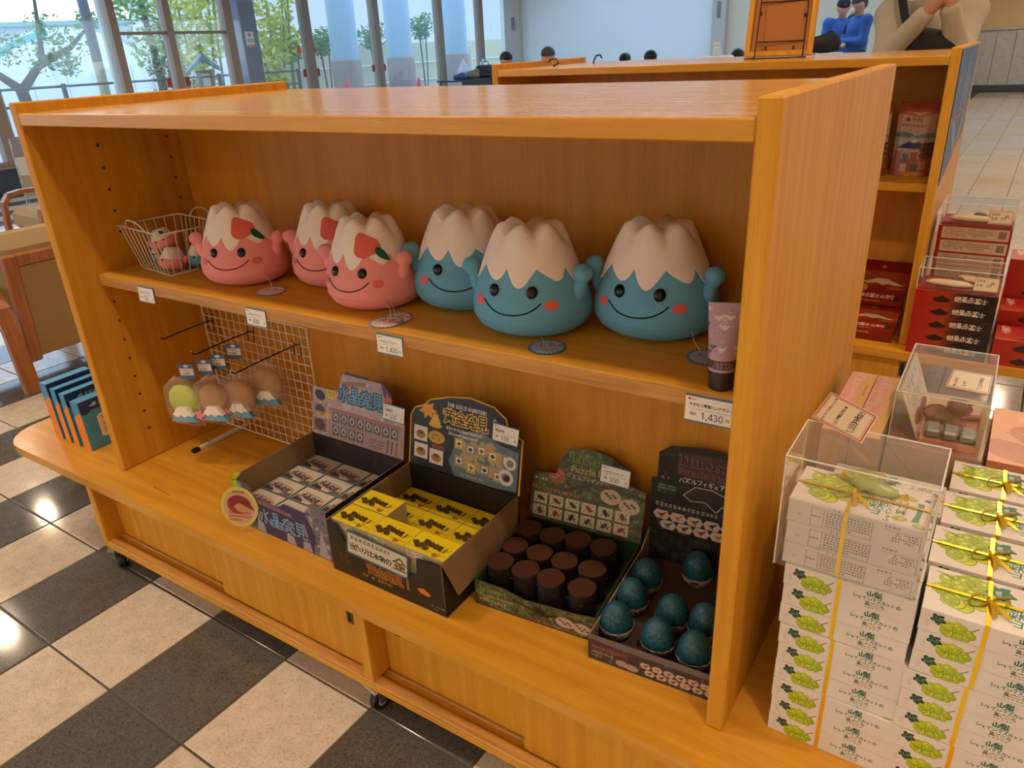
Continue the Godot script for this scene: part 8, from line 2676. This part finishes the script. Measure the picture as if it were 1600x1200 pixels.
	part(hall, "turquoise_stripe", sm, mat("turquoise", Color(0.25, 0.68, 0.70), 0.5))
	for k in 5: part(hall, "panel_joint", boxm(Vector3(-3.2 + 1.5 * k, 0.0, 0.0), Vector3(-3.17 + 1.5 * k, 1.6, 0.02), 0), mat("joint_grey", Color(0.66, 0.68, 0.70), 0.7))
	var blk := thing("pale_building", "tall pale grey building behind the white hall", "building", Vector3(-48, -0.06, -27.5), deg_to_rad(60))
	part(blk, "wall", boxm(Vector3(-5, 0, -6), Vector3(5, 4.0, 0), 0), mat("pale_block", Color(0.66, 0.72, 0.76), 0.8))
	part(blk, "roof", boxm(Vector3(-5.3, 4.0, -6.3), Vector3(5.3, 4.25, 0.3), 0), mat("roof_teal", Color(0.45, 0.62, 0.62), 0.6))
	for k in 4:
		var wn := part(blk, "window", boxm(Vector3(-4 + 2.2 * k, 1.2, 0), Vector3(-3 + 2.2 * k, 2.6, 0.05), 0), mat("far_glass", Color(0.35, 0.45, 0.52), 0.2))
		part(wn, "window_frame", boxm(Vector3(-3.54 + 2.2 * k, 1.2, 0.05), Vector3(-3.46 + 2.2 * k, 2.6, 0.08), 0), mats.white_plastic)
	var tower := thing("grey_tower", "grey banded tower standing behind the leafy tree", "building", Vector3(-46, -0.06, -36.5), deg_to_rad(60))
	part(tower, "wall", boxm(Vector3(-1.6, 0, -3), Vector3(1.6, 14, 0), 0), mat("tower_grey", Color(0.42, 0.46, 0.55), 0.7))
	for k in 9: part(tower, "band", boxm(Vector3(-1.66, 2.0 + 1.2 * k, 0), Vector3(1.66, 2.5 + 1.2 * k, 0.08), 0), mat("tower_band", Color(0.74, 0.78, 0.82), 0.7))
	# little shrine
	var sh := thing("small_shrine", "little wooden shrine with grey roof on a stone base", "shrine", Vector3(-12.6, -0.06, -9.72), deg_to_rad(60))
	part(sh, "stone_base", boxm(Vector3(-0.22, 0, -0.2), Vector3(0.22, 1.02, 0.2), 0.01), mat("stone_grey", Color(0.52, 0.52, 0.50), 0.9))
	part(sh, "house", boxm(Vector3(-0.15, 1.02, -0.14), Vector3(0.15, 1.36, 0.14), 0.005), mat("shrine_wood", Color(0.45, 0.32, 0.24), 0.7))
	part(sh, "door", boxm(Vector3(-0.07, 1.05, 0.14), Vector3(0.07, 1.30, 0.15), 0.003), mat("shrine_door", Color(0.74, 0.68, 0.58), 0.7))
	var rf := MB.new()
	rf.card(pset([-0.34, 1.34, -0.22, 1.40, 0.0, 1.56, 0.22, 1.40, 0.34, 1.34, 0.34, 1.38, 0.0, 1.66, -0.34, 1.38]), -0.28, 0.28)
	part(sh, "roof", rf, mat("roof_slate", Color(0.33, 0.40, 0.44), 0.5))
	part(sh, "ridge", boxm(Vector3(-0.03, 1.63, -0.3), Vector3(0.03, 1.69, 0.3), 0.005), mat("roof_slate", Color(0.33, 0.40, 0.44), 0.5))
	# dark steel column with a defibrillator sign
	single("steel_column", "dark blue steel column outside the glass doors", "column", boxm(Vector3(-9.55, -0.06, -8.50), Vector3(-9.25, 4.0, -8.16), 0.01), mat("steel_blue", Color(0.17, 0.24, 0.34), 0.45))
	var ac := Cv.new(96, 128, Color(0.80, 0.80, 0.78))
	ac.poly(pset([48, 46, 26, 26, 30, 12, 42, 12, 48, 20, 54, 12, 66, 12, 70, 26]), Color(0.78, 0.12, 0.12))
	ac.text("AED", 16, 90, 30, Color(0.12, 0.12, 0.14), "Droid Sans", 700, 0.95)
	ac.rect(0, 108, 96, 20, Color(0.72, 0.2, 0.2))
	var am := MB.new()
	am.xf = Transform3D(Basis(Vector3.UP, PI / 2), Vector3(-9.249, 1.77, -8.30))
	am.card(pset([-0.085, -0.12, 0.085, -0.12, 0.085, 0.12, -0.085, 0.12]), 0, 0.006)
	single("defibrillator_sign", "white sign with red heart reading AED on the steel column", "sign", am, printed("aed", ac.done(), 0.4))
	# colonnade, garden wall, shrubs, cones
	var colm := mat("column_blue", Color(0.58, 0.70, 0.78), 0.5)
	for k in 3:
		var z: float = [-13.3, -15.3, -17.75][k]
		var c := thing("round_column", "pale blue round column on a stone plinth in the colonnade", "column", Vector3(-12.0, -0.06, z), 0, "colonnade columns")
		var m := MB.new()
		m.lathe([Vector2(0.33, 1.40), Vector2(0.33, 4.4)], 28)
		part(c, "shaft", m, colm)
		var b := MB.new()
		b.lathe([Vector2(0.36, 0), Vector2(0.36, 1.38), Vector2(0.35, 1.41), Vector2(0.33, 1.41)], 28, false)
		part(c, "plinth", b, mat("plinth_stone", Color(0.60, 0.52, 0.49), 0.6))
	var wall := struct("wall_garden", boxm(Vector3(-14.3, -0.06, -24), Vector3(-14.0, 1.72, -11.8), 0.01), mat("garden_wall", Color(0.76, 0.74, 0.62), 0.85), "cream garden wall with pipes behind the colonnade")
	for q in [0.65, 1.15]:
		var m := MB.new()
		m.tube([Vector3(-13.95, q, -23.5), Vector3(-13.95, q, -12)], 0.02, 6)
		part(wall, "pipe", m, mats.white_plastic)
	struct("wall_neighbour", boxm(Vector3(-24, -0.06, -40), Vector3(-23.5, 5.0, -15.5), 0), mat("neighbour", Color(0.80, 0.80, 0.78), 0.85), "pale neighbouring facade above the garden wall")
	for k in 4:
		var p: Vector3 = [Vector3(-13.2, -0.06, -12.7), Vector3(-13.2, -0.06, -13.75), Vector3(-13.2, -0.06, -15.6), Vector3(-13.2, -0.06, -17.7)][k]
		var h: float = [1.75, 1.85, 1.95, 2.15][k]
		tree("clipped_shrub", ["clipped shrub on thin stems beside the bamboo", "clipped shrub between the glass doors and the colonnade", "clipped shrub on thin stems between two round columns", "clipped shrub with tall thin stems before the neighbouring facade"][k], p, [[[Vector3(0, 0, 0), Vector3(0.02, h * 0.5, 0.05), Vector3(0, h, 0.1)], 0.022, "stem"], [[Vector3(0.02, 0, -0.05), Vector3(0.05, h * 0.5, -0.1), Vector3(0, h, -0.2)], 0.018, "stem"]], [[Vector3(0, h, 0.15), 0.32], [Vector3(0, h + 0.08, -0.2), 0.34], [Vector3(0, h - 0.15, 0.0), 0.25]], 620, 0.06, g2, bark, 20 + k, "shrub")
	for k in 3:
		var cn := thing("traffic_cone", "red traffic cone " + ["beside the first round column", "between the second and third round column", "near the table with bags"][k], "traffic cone", [Vector3(-11.2, -0.06, -12.42), Vector3(-11.2, -0.06, -15.0), Vector3(-11.0, -0.06, -16.2)][k], 0, "traffic cones")
		var m := MB.new()
		m.lathe([Vector2(0.15, 0.04), Vector2(0.035, [0.98, 0.9, 0.62][k]), Vector2(0.0, [0.99, 0.91, 0.63][k])], 16)
		part(cn, "cone", m, mat("cone_red", Color(0.86, 0.26, 0.22), 0.5))
		part(cn, "base", boxm(Vector3(-0.19, 0, -0.19), Vector3(0.19, 0.04, 0.19), 0.005), mat("cone_red", Color(0.86, 0.26, 0.22), 0.5))
	# thin steel frame by the wall
	var fr := thing("steel_stand", "thin grey steel stand in front of the garden wall", "stand", Vector3(-12.6, -0.06, -19.0))
	for s in [-0.25, 0.25]:
		part(fr, "upright", boxm(Vector3(-0.015, 0, s - 0.015), Vector3(0.015, 2.4, s + 0.015), 0), mats.steel)
	for yy in [1.6, 2.2]: part(fr, "crossbar", boxm(Vector3(-0.012, yy, -0.25), Vector3(0.012, yy + 0.03, 0.25), 0), mats.steel)
